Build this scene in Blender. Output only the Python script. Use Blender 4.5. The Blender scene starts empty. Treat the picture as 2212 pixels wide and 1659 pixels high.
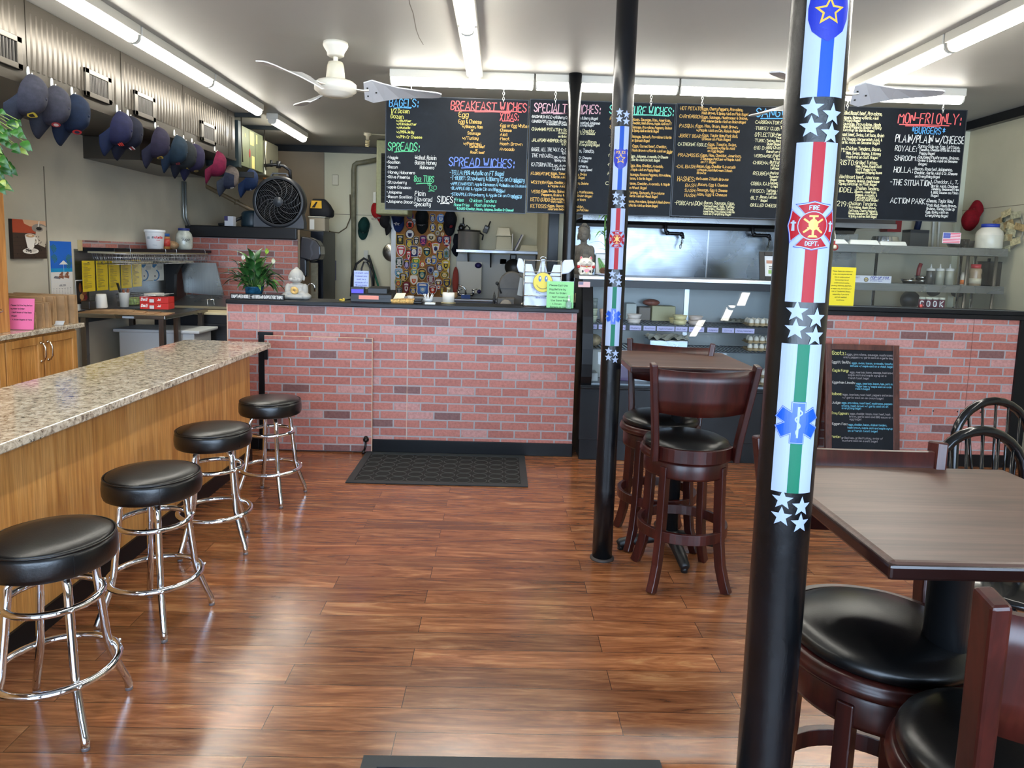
import bpy,math,random
from mathutils import Vector,Matrix,geometry
random.seed(7)
S=bpy.context.scene
COL=S.collection
PI=math.pi
F_PX,CX,CY,EYE=1510.0,1106.0,728.8,1.60
CAM_R=Matrix(((0.99945085,-0.02756073,-0.01839557),(-0.01513016,0.11432861,-0.99332776),(0.02947998,0.99306061,0.11384883)))
cam=bpy.data.cameras.new('camera')
cam.sensor_fit='HORIZONTAL';cam.sensor_width=36.0
cam.lens=F_PX/2212*36;cam.shift_y=-(829.5-CY)/2212
cam.clip_start=0.02
co=bpy.data.objects.new('camera',cam);COL.objects.link(co)
co.matrix_world=Matrix.Translation((0,0,EYE))@CAM_R.to_4x4()
S.camera=co
w=bpy.data.worlds.new('daylight');S.world=w;w.use_nodes=True
bg=w.node_tree.nodes['Background']
bg.inputs[0].default_value=(0.58,0.76,1.0,1);bg.inputs[1].default_value=10.0
S.view_settings.view_transform='Standard';S.view_settings.look='None'
S.view_settings.gamma=1;S.view_settings.use_curve_mapping=False
S.view_settings.exposure=0.65
S.cycles.max_bounces=8;S.cycles.diffuse_bounces=4;S.cycles.glossy_bounces=4
S.cycles.transparent_max_bounces=12;S.cycles.sample_clamp_indirect=6
TUBE_POWER=21.0
WINDOWS=[(-3.2,-1.15),(-0.95,1.5),(1.7,4.3)]
WZ0,WZ1,FRONT_Y=0.45,2.7,-1.9
for x0,x1 in WINDOWS:
 pl=bpy.data.lights.new('window_portal','AREA');pl.shape='RECTANGLE'
 pl.size=x1-x0;pl.size_y=WZ1-WZ0;pl.cycles.is_portal=True
 po=bpy.data.objects.new('window_portal',pl);COL.objects.link(po)
 po.location=((x0+x1)/2,FRONT_Y-0.13,(WZ0+WZ1)/2);po.rotation_euler=(PI/2,0,0)
def ray(px,py):
 q=CAM_R@Vector(((px-CX),-(py-CY),-F_PX))
 return q
def at(px,py,Y):
 q=ray(px,py);return Vector((0,0,EYE))+q*(Y/q.y)
def atz(px,py,Z):
 q=ray(px,py);return Vector((0,0,EYE))+q*((Z-EYE)/q.z)
def atx(px,py,X):
 q=ray(px,py);return Vector((0,0,EYE))+q*(X/q.x)
def lin(c):
 if isinstance(c,(int,float)):c=(c,c,c)
 return tuple((x/255/12.92 if x/255<=0.04045 else((x/255+0.055)/1.055)**2.4)for x in c)+(1,)
class NT:
 def __init__(s,name):
  s.m=bpy.data.materials.new(name);s.m.use_nodes=True
  s.t=s.m.node_tree;s.n=s.t.nodes;s.b=s.n['Principled BSDF'];s.out=s.n['Material Output']
 def new(s,typ,**kw):
  n=s.n.new(typ)
  for k,v in kw.items():
   if k.startswith('i_'):
    k2=k[2:];k2=int(k2)if k2.isdigit()else k2.replace('_',' ')
    n.inputs[k2].default_value=v
   else:setattr(n,k,v)
  return n
 def link(s,a,b):s.t.links.new(a,b)
 def coord(s,scale=(1,1,1),rot=(0,0,0),loc=(0,0,0)):
  tc=s.new('ShaderNodeTexCoord');mp=s.new('ShaderNodeMapping')
  mp.inputs['Scale'].default_value=scale;mp.inputs['Rotation'].default_value=rot;mp.inputs['Location'].default_value=loc
  s.link(tc.outputs['Object'],mp.inputs[0]);return mp.outputs[0]
 def noise(s,vec,scale,detail=4,rough=.55,dist=0):
  n=s.new('ShaderNodeTexNoise');n.inputs['Scale'].default_value=scale;n.inputs['Detail'].default_value=detail
  n.inputs['Roughness'].default_value=rough;n.inputs['Distortion'].default_value=dist
  s.link(vec,n.inputs['Vector']);return n.outputs[0]
 def ramp(s,fac,stops,const=False):
  r=s.new('ShaderNodeValToRGB');e=r.color_ramp.elements
  if const:r.color_ramp.interpolation='CONSTANT'
  while len(e)<len(stops):e.new(0.5)
  for k,(p,c)in enumerate(stops):e[k].position=p;e[k].color=lin(c)
  s.link(fac,r.inputs[0]);return r.outputs[0]
 def mix(s,fac,a,b,typ='MIX'):
  m=s.new('ShaderNodeMix',data_type='RGBA',blend_type=typ)
  for v,k in((fac,0),(a,6),(b,7)):
   if hasattr(v,'default_value')or hasattr(v,'is_linked'):s.link(v,m.inputs[k])
   else:m.inputs[k].default_value=v
  return m.outputs[2]
 def bump(s,h,strength=.2,dist=.01):
  b=s.new('ShaderNodeBump');b.inputs['Strength'].default_value=strength;b.inputs['Distance'].default_value=dist
  s.link(h,b.inputs['Height']);s.link(b.outputs[0],s.b.inputs['Normal'])
 def set(s,rough=.5,metal=0,coat=0,spec=None,col=None):
  s.b.inputs['Roughness'].default_value=rough;s.b.inputs['Metallic'].default_value=metal
  s.b.inputs['Coat Weight'].default_value=coat
  if coat:s.b.inputs['Coat Roughness'].default_value=.08
  if spec is not None:s.b.inputs['Specular IOR Level'].default_value=spec
  if col is not None:
   if hasattr(col,'is_linked'):s.link(col,s.b.inputs['Base Color'])
   else:s.b.inputs['Base Color'].default_value=lin(col)
_MC={}
def P(col,rough=.5,metal=0,coat=0,spec=None,var=0,vs=30,bump=0,bs=60,emis=0,trans=0,alpha=1,stretch=(1,1,1)):
 """painted / plastic / metal material with a little procedural variation"""
 if isinstance(col,int):col=(col,col,col)
 key=(col,rough,metal,coat,spec,var,vs,bump,bs,emis,trans,alpha,stretch)
 if key in _MC:return _MC[key]
 k=NT('paint_%d'%len(_MC));k.set(rough,metal,coat,spec,col)
 if var or bump:
  v=k.coord(stretch)
 if var:
  n=k.noise(v,vs);d=tuple(max(0,c*(1-var))for c in col);u=tuple(min(255,c*(1+var))for c in col)
  k.set(rough,metal,coat,spec,k.ramp(n,[(.3,d),(.7,u)]))
 if bump:k.bump(k.noise(v,bs),bump,.004)
 if emis:
  k.b.inputs['Emission Color'].default_value=lin(col);k.b.inputs['Emission Strength'].default_value=emis
 if trans:k.b.inputs['Transmission Weight'].default_value=trans
 if alpha<1:k.b.inputs['Alpha'].default_value=alpha
 _MC[key]=k.m;return k.m
def mat_floor():
 k=NT('laminate_planks');v=k.coord()
 br=k.new('ShaderNodeTexBrick',offset=.37,offset_frequency=2)
 for n,x in(('Scale',1),('Mortar Size',.0012),('Mortar Smooth',0),('Bias',0),('Brick Width',1.22),('Row Height',.1262)):br.inputs[n].default_value=x
 br.inputs['Color1'].default_value=(0,0,0,1);br.inputs['Color2'].default_value=(1,1,1,1);br.inputs['Mortar'].default_value=(.5,.5,.5,1)
 mp=k.new('ShaderNodeMapping');mp.inputs['Location'].default_value=(.31,.078,0);k.link(v,mp.inputs[0]);k.link(mp.outputs[0],br.inputs['Vector'])
 sep=k.new('ShaderNodeCombineXYZ');k.link(br.outputs['Color'],sep.inputs[0])
 m2=k.new('ShaderNodeVectorMath',operation='MULTIPLY_ADD');k.link(br.outputs['Color'],m2.inputs[0]);m2.inputs[1].default_value=(9,5,3);k.link(v,m2.inputs[2])
 st=k.new('ShaderNodeMapping');st.inputs['Scale'].default_value=(1.6,13,1);k.link(m2.outputs[0],st.inputs[0])
 g=k.noise(st.outputs[0],1.5,6,.62,1.1)
 st2=k.new('ShaderNodeMapping');st2.inputs['Scale'].default_value=(4,70,1);k.link(m2.outputs[0],st2.inputs[0])
 g2=k.noise(st2.outputs[0],2,3,.6,.4)
 c=k.ramp(g,[(.28,(104,60,36)),(.45,(146,90,55)),(.58,(173,114,73)),(.72,(206,152,104))])
 c2=k.ramp(g2,[(.3,(176,172,170)),(.65,(255,255,255))])
 c=k.mix(.6,c,c2,'MULTIPLY')
 tone=k.ramp(br.outputs['Color'],[(0,(205,205,205)),(1,(255,250,245))])
 c=k.mix(1,c,tone,'MULTIPLY')
 c=k.mix(br.outputs['Fac'],c,lin((40,22,14)))
 k.set(.22,0,.3,.7,c);k.b.inputs['Coat Roughness'].default_value=.2
 rr=k.new('ShaderNodeMapRange');k.link(g,rr.inputs[0]);rr.inputs[3].default_value=.17;rr.inputs[4].default_value=.28
 k.link(rr.outputs[0],k.b.inputs['Roughness'])
 k.bump(g2,.05,.002)
 return k.m
def mat_brick(w=.2175,h=.0692,loc=(0,0,0)):
 k=NT('brick_panel');tc=k.new('ShaderNodeTexCoord');sp=k.new('ShaderNodeSeparateXYZ');k.link(tc.outputs['Object'],sp.inputs[0])
 ad=k.new('ShaderNodeMath',operation='ADD');k.link(sp.outputs[0],ad.inputs[0]);k.link(sp.outputs[1],ad.inputs[1])
 cb=k.new('ShaderNodeCombineXYZ');k.link(ad.outputs[0],cb.inputs[0]);k.link(sp.outputs[2],cb.inputs[1])
 nz=k.new('ShaderNodeTexNoise');nz.inputs['Scale'].default_value=14;nz.inputs['Detail'].default_value=3;k.link(cb.outputs[0],nz.inputs['Vector'])
 ma=k.new('ShaderNodeVectorMath',operation='MULTIPLY_ADD');k.link(nz.outputs['Color'],ma.inputs[0]);ma.inputs[1].default_value=(.006,.006,0)
 mp=k.new('ShaderNodeMapping');mp.inputs['Location'].default_value=loc;k.link(cb.outputs[0],mp.inputs[0]);k.link(mp.outputs[0],ma.inputs[2])
 br=k.new('ShaderNodeTexBrick',offset=.5)
 for n,x in(('Scale',1),('Mortar Size',.0065),('Mortar Smooth',.25),('Bias',0),('Brick Width',w),('Row Height',h)):br.inputs[n].default_value=x
 br.inputs['Color1'].default_value=(0,0,0,1);br.inputs['Color2'].default_value=(1,1,1,1)
 k.link(ma.outputs[0],br.inputs['Vector'])
 base=k.ramp(br.outputs['Color'],[(0,(128,90,87)),(.1,(182,115,103)),(.34,(174,108,97)),(.6,(188,121,109)),(.86,(194,143,137))],True)
 n=k.noise(cb.outputs[0],45,5,.7)
 base=k.mix(.55,base,k.ramp(n,[(.3,(175,165,165)),(.6,(255,255,255)),(.82,(255,255,255))]),'MULTIPLY')
 sc=k.noise(cb.outputs[0],70,6,.75,1)
 base=k.mix(k.ramp(sc,[(.68,(0,0,0)),(.78,(90,90,90))]),base,lin((205,170,160)))
 c=k.mix(br.outputs['Fac'],base,lin((158,154,156)))
 k.set(.42,0,0,.4,c);inv=k.new('ShaderNodeMath',operation='SUBTRACT');inv.inputs[0].default_value=1;k.link(br.outputs['Fac'],inv.inputs[1]);k.bump(inv.outputs[0],.25,.003)
 return k.m
def mat_granite():
 k=NT('speckled_granite');v=k.coord()
 a=k.noise(v,32,6,.7,.6);b=k.noise(v,70,4,.75);c=k.noise(v,17,4,.6)
 base=k.ramp(a,[(.3,(84,74,66)),(.4,(156,142,126)),(.5,(202,190,170)),(.62,(226,218,202)),(.75,(176,162,144))])
 dk=k.ramp(b,[(.36,(16,16,20)),(.43,(255,255,255))])
 base=k.mix(.92,base,dk,'MULTIPLY')
 base=k.mix(.35,base,k.ramp(c,[(.35,(150,140,130)),(.65,(255,252,245))]),'MULTIPLY')
 k.set(.09,0,0,.5,base);return k.m
def mat_wood(name,cols,along='z',scale=1.0,rough=.4,coat=0,dist=.8):
 k=NT(name);s={'x':(1.2,14,14),'y':(14,1.2,14),'z':(14,14,1.2)}[along]
 v=k.coord(tuple(x*scale for x in s));a=k.noise(v,1.3,6,.6,dist)
 s2={'x':(3,90,90),'y':(90,3,90),'z':(90,90,3)}[along]
 v2=k.coord(tuple(x*scale for x in s2));b=k.noise(v2,1.5,2,.5)
 c=k.ramp(a,[(.3,cols[0]),(.5,cols[1]),(.72,cols[2])])
 c=k.mix(.4,c,k.ramp(b,[(.35,(170,160,150)),(.6,(255,255,255))]),'MULTIPLY')
 k.set(rough,0,coat,.5,c);return k.m
def mat_steel(col=(176,178,182),rough=.3,along='x',blot=0):
 k=NT('brushed_steel');s={'x':(2,160,160),'y':(160,2,160),'z':(160,160,2)}[along]
 v=k.coord(s);n=k.noise(v,1.5,3)
 k.set(rough,1,0,None,k.ramp(n,[(.3,tuple(x*.9 for x in col)),(.7,col)]))
 n2=k.noise(k.coord(),2.2,4,.6,.8)
 rr=k.new('ShaderNodeMapRange');k.link(n2,rr.inputs[0]);rr.inputs[1].default_value=.3;rr.inputs[2].default_value=.7;rr.inputs[3].default_value=rough*.7;rr.inputs[4].default_value=rough*1.3
 k.link(rr.outputs[0],k.b.inputs['Roughness']);k.bump(n,.04,.002)
 return k.m
def mat_plaster(col,var=.05,scale=1.3,rough=.6,bump=.08):
 k=NT('painted_plaster');v=k.coord();n=k.noise(v,scale,5,.6,.4)
 d=tuple(c*(1-var)for c in col);u=tuple(min(255,c*(1+var))for c in col)
 k.set(rough,0,0,.4,k.ramp(n,[(.3,d),(.7,u)]));k.bump(k.noise(v,120,3),bump,.002);return k.m
def mat_glass(tint=(1,1,1,1),ior=1.45,boost=1.0):
 k=NT('clear_glass');t=k.new('ShaderNodeBsdfTransparent');t.inputs[0].default_value=tint
 g=k.new('ShaderNodeBsdfGlossy');g.inputs['Roughness'].default_value=.01
 fr=k.new('ShaderNodeFresnel');fr.inputs[0].default_value=ior
 mx=k.new('ShaderNodeMixShader');fac=fr.outputs[0]
 if boost!=1:
  mm=k.new('ShaderNodeMath',operation='MULTIPLY',use_clamp=True);k.link(fac,mm.inputs[0]);mm.inputs[1].default_value=boost;fac=mm.outputs[0]
 k.link(fac,mx.inputs[0]);k.link(t.outputs[0],mx.inputs[1]);k.link(g.outputs[0],mx.inputs[2]);k.link(mx.outputs[0],k.out.inputs[0]);return k.m
def mat_chalkboard():
 k=NT('chalkboard_black');v=k.coord();n=k.noise(v,2.5,6,.7,.8)
 k.set(.55,0,0,.22,k.ramp(n,[(.4,(15,19,25)),(.62,(21,26,33)),(.85,(42,47,54))]));return k.m
def mat_mat():
 k=NT('rubber_mat');v=k.coord((1,1,1));n=k.noise(v,300,2)
 k.set(.75,0,0,.3,k.ramp(n,[(.35,(17,20,21)),(.65,(34,38,38))]));k.bump(n,.6,.003);return k.m
def mat_pole():
 k=NT('black_gloss_paint');v=k.coord((1,1,.45));n=k.noise(v,60,6,.7,.6);n2=k.noise(k.coord(),9,3)
 k.set(.26,0,0,.45,k.ramp(n2,[(.35,(6,7,9)),(.7,(12,14,18))]))
 k.bump(n,.35,.0025);return k.m
def mat_cork():
 k=NT('cork');v=k.coord();n=k.noise(v,180,4,.7)
 k.set(.9,0,0,.2,k.ramp(n,[(.35,(112,74,42)),(.55,(160,112,66)),(.7,(186,138,88))]));return k.m
def mat_leaf(dark,light):
 k=NT('leaf_green');v=k.coord();n=k.noise(v,9,4,.6)
 k.set(.38,0,0,.5,k.ramp(n,[(.35,dark),(.65,light)]));k.b.inputs['Subsurface Weight'].default_value=0;return k.m
def mat_tube():
 k=NT('fluorescent_lens');k.set(.4,0,0,None,(245,245,240))
 k.b.inputs['Emission Color'].default_value=(1,.965,.87,1);k.b.inputs['Emission Strength'].default_value=TUBE_POWER;return k.m
WHITE=P((232,232,226),.45);OFFWHITE=P((214,206,184),.45);BLACK=P((9,10,13),.4,0,0,.35);BLACKM=P((16,18,20),.6)
INK=P((24,24,26),.7);CHROME=P((226,230,236),.05,1);STEEL=mat_steel();STEELZ=mat_steel(along='z');STEELD=mat_steel((96,96,98),.35)
VINYL=P((12,13,14),.3,0,0,.6,bump=.12,bs=140);POLE=mat_pole();GRANITE=mat_granite();BRICK=mat_brick()
OAK=mat_wood('oak_veneer',((172,114,54),(204,148,80),(220,168,102)),'z',1,.38)
OAKX=mat_wood('oak_rail',((172,114,54),(204,148,80),(220,168,102)),'y',1,.38)
CHERRY=mat_wood('cherry_stain',((34,10,8),(56,17,13),(76,27,20)),'z',.8,.32,0)
CHERRYX=mat_wood('cherry_sheen_top',((74,53,45),(95,69,59),(112,85,73)),'x',.8,.36,0)  # stain tones lifted: the ceiling's hazy sheen is painted into the colour
GLASS=mat_glass();TUBE=mat_tube();CORK=mat_cork();KRAFT=P((168,134,96),.8,var=.08,vs=12,bump=.3,bs=20)
PAPER=P((236,236,232),.7);FOAM=P((236,236,230),.6)
class MB:
 def __init__(s):s.v=[];s.f=[];s.mi=[];s.sm=[]
 def add(s,vs,fs,mi=0,sm=False):
  o=len(s.v);s.v+=[Vector(v)for v in vs]
  for f in fs:s.f.append([i+o for i in f]);s.mi.append(mi);s.sm.append(sm)
  return s
 def box(s,x0,x1,y0,y1,z0,z1,mi=0):
  return s.add([(x0,y0,z0),(x1,y0,z0),(x1,y1,z0),(x0,y1,z0),(x0,y0,z1),(x1,y0,z1),(x1,y1,z1),(x0,y1,z1)],[(0,3,2,1),(4,5,6,7),(0,1,5,4),(1,2,6,5),(2,3,7,6),(3,0,4,7)],mi)
 def cbox(s,c,d,mi=0):return s.box(c[0]-d[0]/2,c[0]+d[0]/2,c[1]-d[1]/2,c[1]+d[1]/2,c[2]-d[2]/2,c[2]+d[2]/2,mi)
 def quad(s,a,b,c,d,mi=0):return s.add([a,b,c,d],[(0,1,2,3)],mi)
 def slab(s,a,b,c,d,th,mi=0):
  """quad abcd with thickness th away from its front"""
  a,b,c,d=map(Vector,(a,b,c,d));n=(b-a).cross(d-a).normalized()*th
  return s.add([a,b,c,d,a-n,b-n,c-n,d-n],[(0,1,2,3),(7,6,5,4),(0,4,5,1),(1,5,6,2),(2,6,7,3),(3,7,4,0)],mi)
 def lathe(s,prof,c=(0,0,0),n=24,mi=0,sm=True,ax='z',sx=1,sy=1):
  c=Vector(c);vs=[];fs=[]
  for r,z in prof:
   for i in range(n):
    a=2*PI*i/n;p=(r*math.cos(a)*sx,r*math.sin(a)*sy,z)
    if ax=='y':p=(p[0],p[2],p[1])
    elif ax=='x':p=(p[2],p[0],p[1])
    vs.append(c+Vector(p))
  for k in range(len(prof)-1):
   for i in range(n):
    j=(i+1)%n;q=(k*n+i,k*n+j,(k+1)*n+j,(k+1)*n+i)
    fs.append(q if ax!='y' else q[::-1])
  s.add(vs,fs,mi,sm)
  o=len(s.v)-len(vs)
  for k,rev in((0,True),(len(prof)-1,False)):
   if prof[k][0]>1e-5:
    ring=[o+k*n+i for i in range(n)]
    if rev!=(ax=='y'):ring=ring[::-1]
    s.f.append(ring);s.mi.append(mi);s.sm.append(False)
  return s
 def cyl(s,c,r,z0,z1,n=20,mi=0,ax='z',r2=None):return s.lathe([(r,z0),(r if r2 is None else r2,z1)],c,n,mi,True,ax)
 def tube(s,pts,r,n=10,closed=False,mi=0,rs=None,flat=1.0):
  pts=[Vector(p)for p in pts];N=len(pts);vs=[];fs=[];up=None
  for i,p in enumerate(pts):
   if closed:t=pts[(i+1)%N]-pts[i-1]
   else:t=pts[min(i+1,N-1)]-pts[max(i-1,0)]
   t.normalize()
   if up is None:up=Vector((0,0,1))if abs(t.z)<.9 else Vector((1,0,0))
   u=(up-t*up.dot(t)).normalized();b=t.cross(u);up=u
   rr=rs[i]if rs else r
   for k in range(n):
    a=2*PI*k/n;vs.append(p+u*(rr*math.cos(a))+b*(rr*math.sin(a)*flat))
  M=N if closed else N-1
  for i in range(M):
   for k in range(n):
    j=(i+1)%N;fs.append((i*n+k,i*n+(k+1)%n,j*n+(k+1)%n,j*n+k))
  s.add(vs,[f[::-1]for f in fs],mi,True)
  if not closed:
   o=len(s.v)-len(vs)
   s.f.append([o+k for k in range(n)]);s.mi.append(mi);s.sm.append(False)
   s.f.append([o+(N-1)*n+k for k in reversed(range(n))]);s.mi.append(mi);s.sm.append(False)
  return s
 def bar(s,pts,w,h,up=(0,0,1),mi=0,closed=False):
  """rectangular bar w (sideways) x h (along up) swept along pts"""
  pts=[Vector(p)for p in pts];N=len(pts);vs=[];fs=[]
  for i,p in enumerate(pts):
   t=(pts[(i+1)%N]-pts[i-1])if closed else pts[min(i+1,N-1)]-pts[max(i-1,0)]
   t.normalize();u=Vector(up);sd=t.cross(u).normalized();u=sd.cross(t).normalized()
   for a,b in((-1,-1),(1,-1),(1,1),(-1,1)):vs.append(p+sd*(a*w/2)+u*(b*h/2))
  for i in range(N if closed else N-1):
   j=(i+1)%N
   for k in range(4):fs.append((i*4+k,j*4+k,j*4+(k+1)%4,i*4+(k+1)%4))
  if not closed:fs+=[(0,1,2,3),tuple((N-1)*4+k for k in(3,2,1,0))]
  return s.add(vs,fs,mi)
 def ball(s,c,r,mi=0,n=14,m=9,t0=0,t1=PI):
  """ellipsoid; r is a number or (rx, ry, rz)"""
  if isinstance(r,(int,float)):r=(r,r,r)
  c=Vector(c);vs=[];fs=[]
  for k in range(m+1):
   t=t0+(t1-t0)*k/m
   for i in range(n):
    a=2*PI*i/n;vs.append(c+Vector((r[0]*math.sin(t)*math.cos(a),r[1]*math.sin(t)*math.sin(a),r[2]*math.cos(t))))
  for k in range(m):
   for i in range(n):fs.append((k*n+i,(k+1)*n+i,(k+1)*n+(i+1)%n,k*n+(i+1)%n))
  return s.add(vs,fs,mi,True)
 def prism(s,poly,a,b,ax='y',mi=0):
  """2D polygon extruded from a to b along an axis; poly gives the other two coords in xyz order"""
  n=len(poly);vs=[]
  for t in(a,b):
   for p in poly:vs.append({'x':(t,p[0],p[1]),'y':(p[0],t,p[1]),'z':(p[0],p[1],t)}[ax])
  return s.add(vs,[tuple(range(n)),tuple(reversed(range(n,2*n)))]+[(i,i+n,(i+1)%n+n,(i+1)%n)for i in range(n)],mi)
 def xf(s,M,start=0):
  for i in range(start,len(s.v)):s.v[i]=M@s.v[i]
  return s
def link(o):COL.objects.link(o);return o
def Root(o):
 while o.parent:o=o.parent
 return o
def obj(name,mb,mats,parent=None,loc=None,world=False,bevel=0,seg=2,sub=0,rotz=0):
 me=bpy.data.meshes.new(name)
 vs=mb.v
 M=None
 if parent is not None:
  if world:
   r=Root(parent);M=(Matrix.Translation(r.location)@r.rotation_euler.to_matrix().to_4x4()).inverted()
 elif loc is not None and world:M=Matrix.Translation(-Vector(loc))
 if M:vs=[M@v for v in vs]
 me.from_pydata([tuple(v)for v in vs],[],mb.f)
 if not isinstance(mats,(list,tuple)):mats=[mats]
 for m in mats:me.materials.append(m)
 me.polygons.foreach_set('material_index',mb.mi);me.polygons.foreach_set('use_smooth',mb.sm)
 me.update()
 o=bpy.data.objects.new(name,me);link(o)
 if parent is not None:o.parent=parent
 elif loc is not None:o.location=loc;o.rotation_euler=(0,0,rotz)
 if bevel:
  b=o.modifiers.new('bevel','BEVEL');b.width=bevel;b.segments=seg;b.limit_method='ANGLE';b.angle_limit=.6
 if sub:
  b=o.modifiers.new('sub','SUBSURF');b.levels=sub;b.render_levels=sub
 return o
def thing(name,label,cat,loc=(0,0,0),rotz=0,group=None):
 o=bpy.data.objects.new(name,None);link(o);o.empty_display_size=.05
 o.location=loc;o.rotation_euler=(0,0,rotz);o['label']=label;o['category']=cat
 if group:o['group']=group
 return o
def tag(o,label,cat,group=None):
 o['label']=label;o['category']=cat
 if group:o['group']=group
 return o
def struct(name,mb,mats,parent=None,**kw):
 o=obj(name,mb,mats,parent,**kw)
 if parent is None:o['kind']='structure'
 return o
def dup(r,loc,rotz=None,label=None,group=None,scale=None):
 def cp(o,par):
  c=o.copy();link(c);c.parent=par
  for ch in o.children:cp(ch,c)
  return c
 c=cp(r,None);c.location=loc
 if rotz is not None:c.rotation_euler=(0,0,rotz)
 if scale:c.scale=(scale,)*3
 if label:c['label']=label
 if group:c['group']=group
 return c
GL={'A':'022842;1434','B':'02082837362505;2534332202','C':'3728180703122233','D':'02081837331202','E':'38080232;0525','F':'380802;0525','G':'37281807031222333525','H':'0802;3832;0535','I':'1812','J':'3833221203','K':'0802;380532','L':'080232','M':'0208254842','N':'02083238','O':'180703122233372818','P':'02082837362505','Q':'180703122233372818;2431','R':'02082837362505;1532','S':'37281807063433221203','T':'0848;2822','U':'080312223338','V':'082248','W':'0812263248','X':'0832;3802','Y':'082548;2522','Z':'08380232','a':'36160503122234;3632','b':'08022233352605','c':'3526160503122233','d':'3832;3526160503122233','e':'0434352616050312223 3'.replace(' ',''),'f':'38281712;0626','g':'3631201001;3526160503122233','h':'0802;0516263532','i':'1612;1818','j':'161100;1818','k':'0802;360432','l':'1812','m':'0602;05162522;25364542','n':'0602;0516263532','o':'160503122233352616','p':'0600;0516263533221203','q':'3630;3526160503122233','r':'0602;051626','s':'35261605332212 03'.replace(' ',''),'t':'18132232;0626','u':'0603122233;3632','v':'062246','w':'0612253246','x':'0632;3602','y':'0603122233;36312010','z':'06360232','0':'180703122233372818','1':'071812','2':'07182837360232','3':'071828373625;253433221203','4':'280434;2822','5':'3808052534332202','6':'28170403122233342505','7':'083812','8':'1807061525343322120304152536372818','9':'351506071828373522',':':'1213;1516','.':'1213',',':'1301','-':'0525','/':'0138','&':'320718270413223 4'.replace(' ',''),"'":'1816','*':'1537;1735;2824','(':'28161422',')':'08161402','!':'1814;1213','\u00f1':'0602;0516263532;07182738','\u2022':'1415;1514','$':'37281807063433221203;2921','+':'0535;2824'}
_STR={}
def strokes(ch):
 if ch not in _STR:
  out=[];mx=0
  for seg in GL.get(ch,'').split(';'):
   pts=[(int(seg[i]),int(seg[i+1])-2)for i in range(0,len(seg),2)]
   if not pts:continue
   mx=max([mx]+[p[0]for p in pts])
   if len(pts)>3:
    q=[pts[0]]
    for a,b in zip(pts,pts[1:]):q+=[(a[0]*.75+b[0]*.25,a[1]*.75+b[1]*.25),(a[0]*.25+b[0]*.75,a[1]*.25+b[1]*.75)]
    pts=q+[pts[-1]]
   out.append(pts)
  _STR[ch]=(out,mx+1.15 if out else 2.2)
 return _STR[ch]
def ribbon(pts,w):
 """list of quads (2D) for a stroke of width w"""
 P2=[Vector(p)for p in pts];L=[];N=len(P2)
 for i in range(N):
  d=(P2[min(i+1,N-1)]-P2[max(i-1,0)])
  if d.length<1e-9:d=Vector((0,1))
  d.normalize();n=Vector((-d.y,d.x))*(w/2)
  p=P2[i]-(d*w/2 if i==0 else Vector((0,0)))+(d*w/2 if i==N-1 else Vector((0,0)))
  L.append((p+n,p-n))
 return[(L[i][1],L[i+1][1],L[i+1][0],L[i][0])for i in range(N-1)]
def letter_quads(s,h,w,width=None,slant=.0,jit=0):
 tot=sum(strokes(c)[1]for c in s)-1.15;u=h/6;sx=u if not width else width/max(tot,.1)
 x=0;out=[]
 for c in s:
  st,adv=strokes(c);dy=random.uniform(-jit,jit)*h
  for pts in st:
   out+=ribbon([((x+p[0])*sx+p[1]*u*slant,p[1]*u+dy)for p in pts],w)
  x+=adv
 return out,tot*sx
def write(mb,s,o,ux,uy,h,w=None,width=None,mi=0,align='l',slant=0,jit=0):
 """lettering on a plane: o is the baseline start, ux and uy unit directions"""
 q,tw=letter_quads(s,h,w or h*.13,width,slant,jit);o=Vector(o);ux=Vector(ux);uy=Vector(uy)
 if align=='c':o=o-ux*(tw/2)
 for a in q:mb.add([o+ux*p.x+uy*p.y for p in a],[(0,1,2,3)],mi)
 return tw
def poly(mb,pts,o,ux,uy,mi=0):
 o=Vector(o);ux=Vector(ux);uy=Vector(uy);mb.add([o+ux*p[0]+uy*p[1]for p in pts],[tuple(range(len(pts)))],mi)
def circ(r,n=20,cx=0,cy=0,ry=None):return[(cx+r*math.cos(2*PI*i/n),cy+(ry or r)*math.sin(2*PI*i/n))for i in range(n)]
def star(r,r2=None,n=5,rot=PI/2):return[((r if i%2==0 else(r2 or r*.42))*math.cos(rot+PI*i/n),(r if i%2==0 else(r2 or r*.42))*math.sin(rot+PI*i/n))for i in range(2*n)]
X_=Vector((1,0,0));Y_=Vector((0,1,0));Z_=Vector((0,0,1))
# ================================================================== THE ROOM
XL,XR,YB,YK,ZC=-3.73,4.66,10.1,7.15,3.07
struct('floor',MB().box(XL,XR,FRONT_Y,YB,-.1,0),mat_floor())
ceil=MB().box(XL-.1,XR+.1,FRONT_Y-.1,YB+.1,ZC,ZC+.1)
struct('ceiling',ceil,mat_plaster((172,170,163),.03,.5,.5))
cm=MB();pts=[(-.03-.52,2.9)]
for k in range(14):pts.append((pts[-1][0]+random.uniform(-.012,.016),pts[-1][1]+.16))
for a in ribbon([Vector(p)for p in pts],.006):cm.quad(*[(p.x,p.y,ZC-.001)for p in reversed(a)])
struct('trim_1',cm,P((120,114,104),.8))
LW=mat_plaster((196,190,172),.05,1.1,.55)
struct('wall_left',MB().box(XL-.12,XL,FRONT_Y,YB,0,ZC),LW)
struct('wall_right',MB().box(XR,XR+.12,FRONT_Y,YB,0,ZC),mat_plaster((176,172,150),.04,1,.55))
struct('wall_back',MB().box(XL,-2.53,YB,YB+.12,0,ZC),mat_plaster((150,132,108),.05,.9,.6))
struct('wall_back_panel',MB().box(-2.53,.62,YB,YB+.12,0,ZC),mat_plaster((205,200,172),.04,.9,.5))
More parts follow.
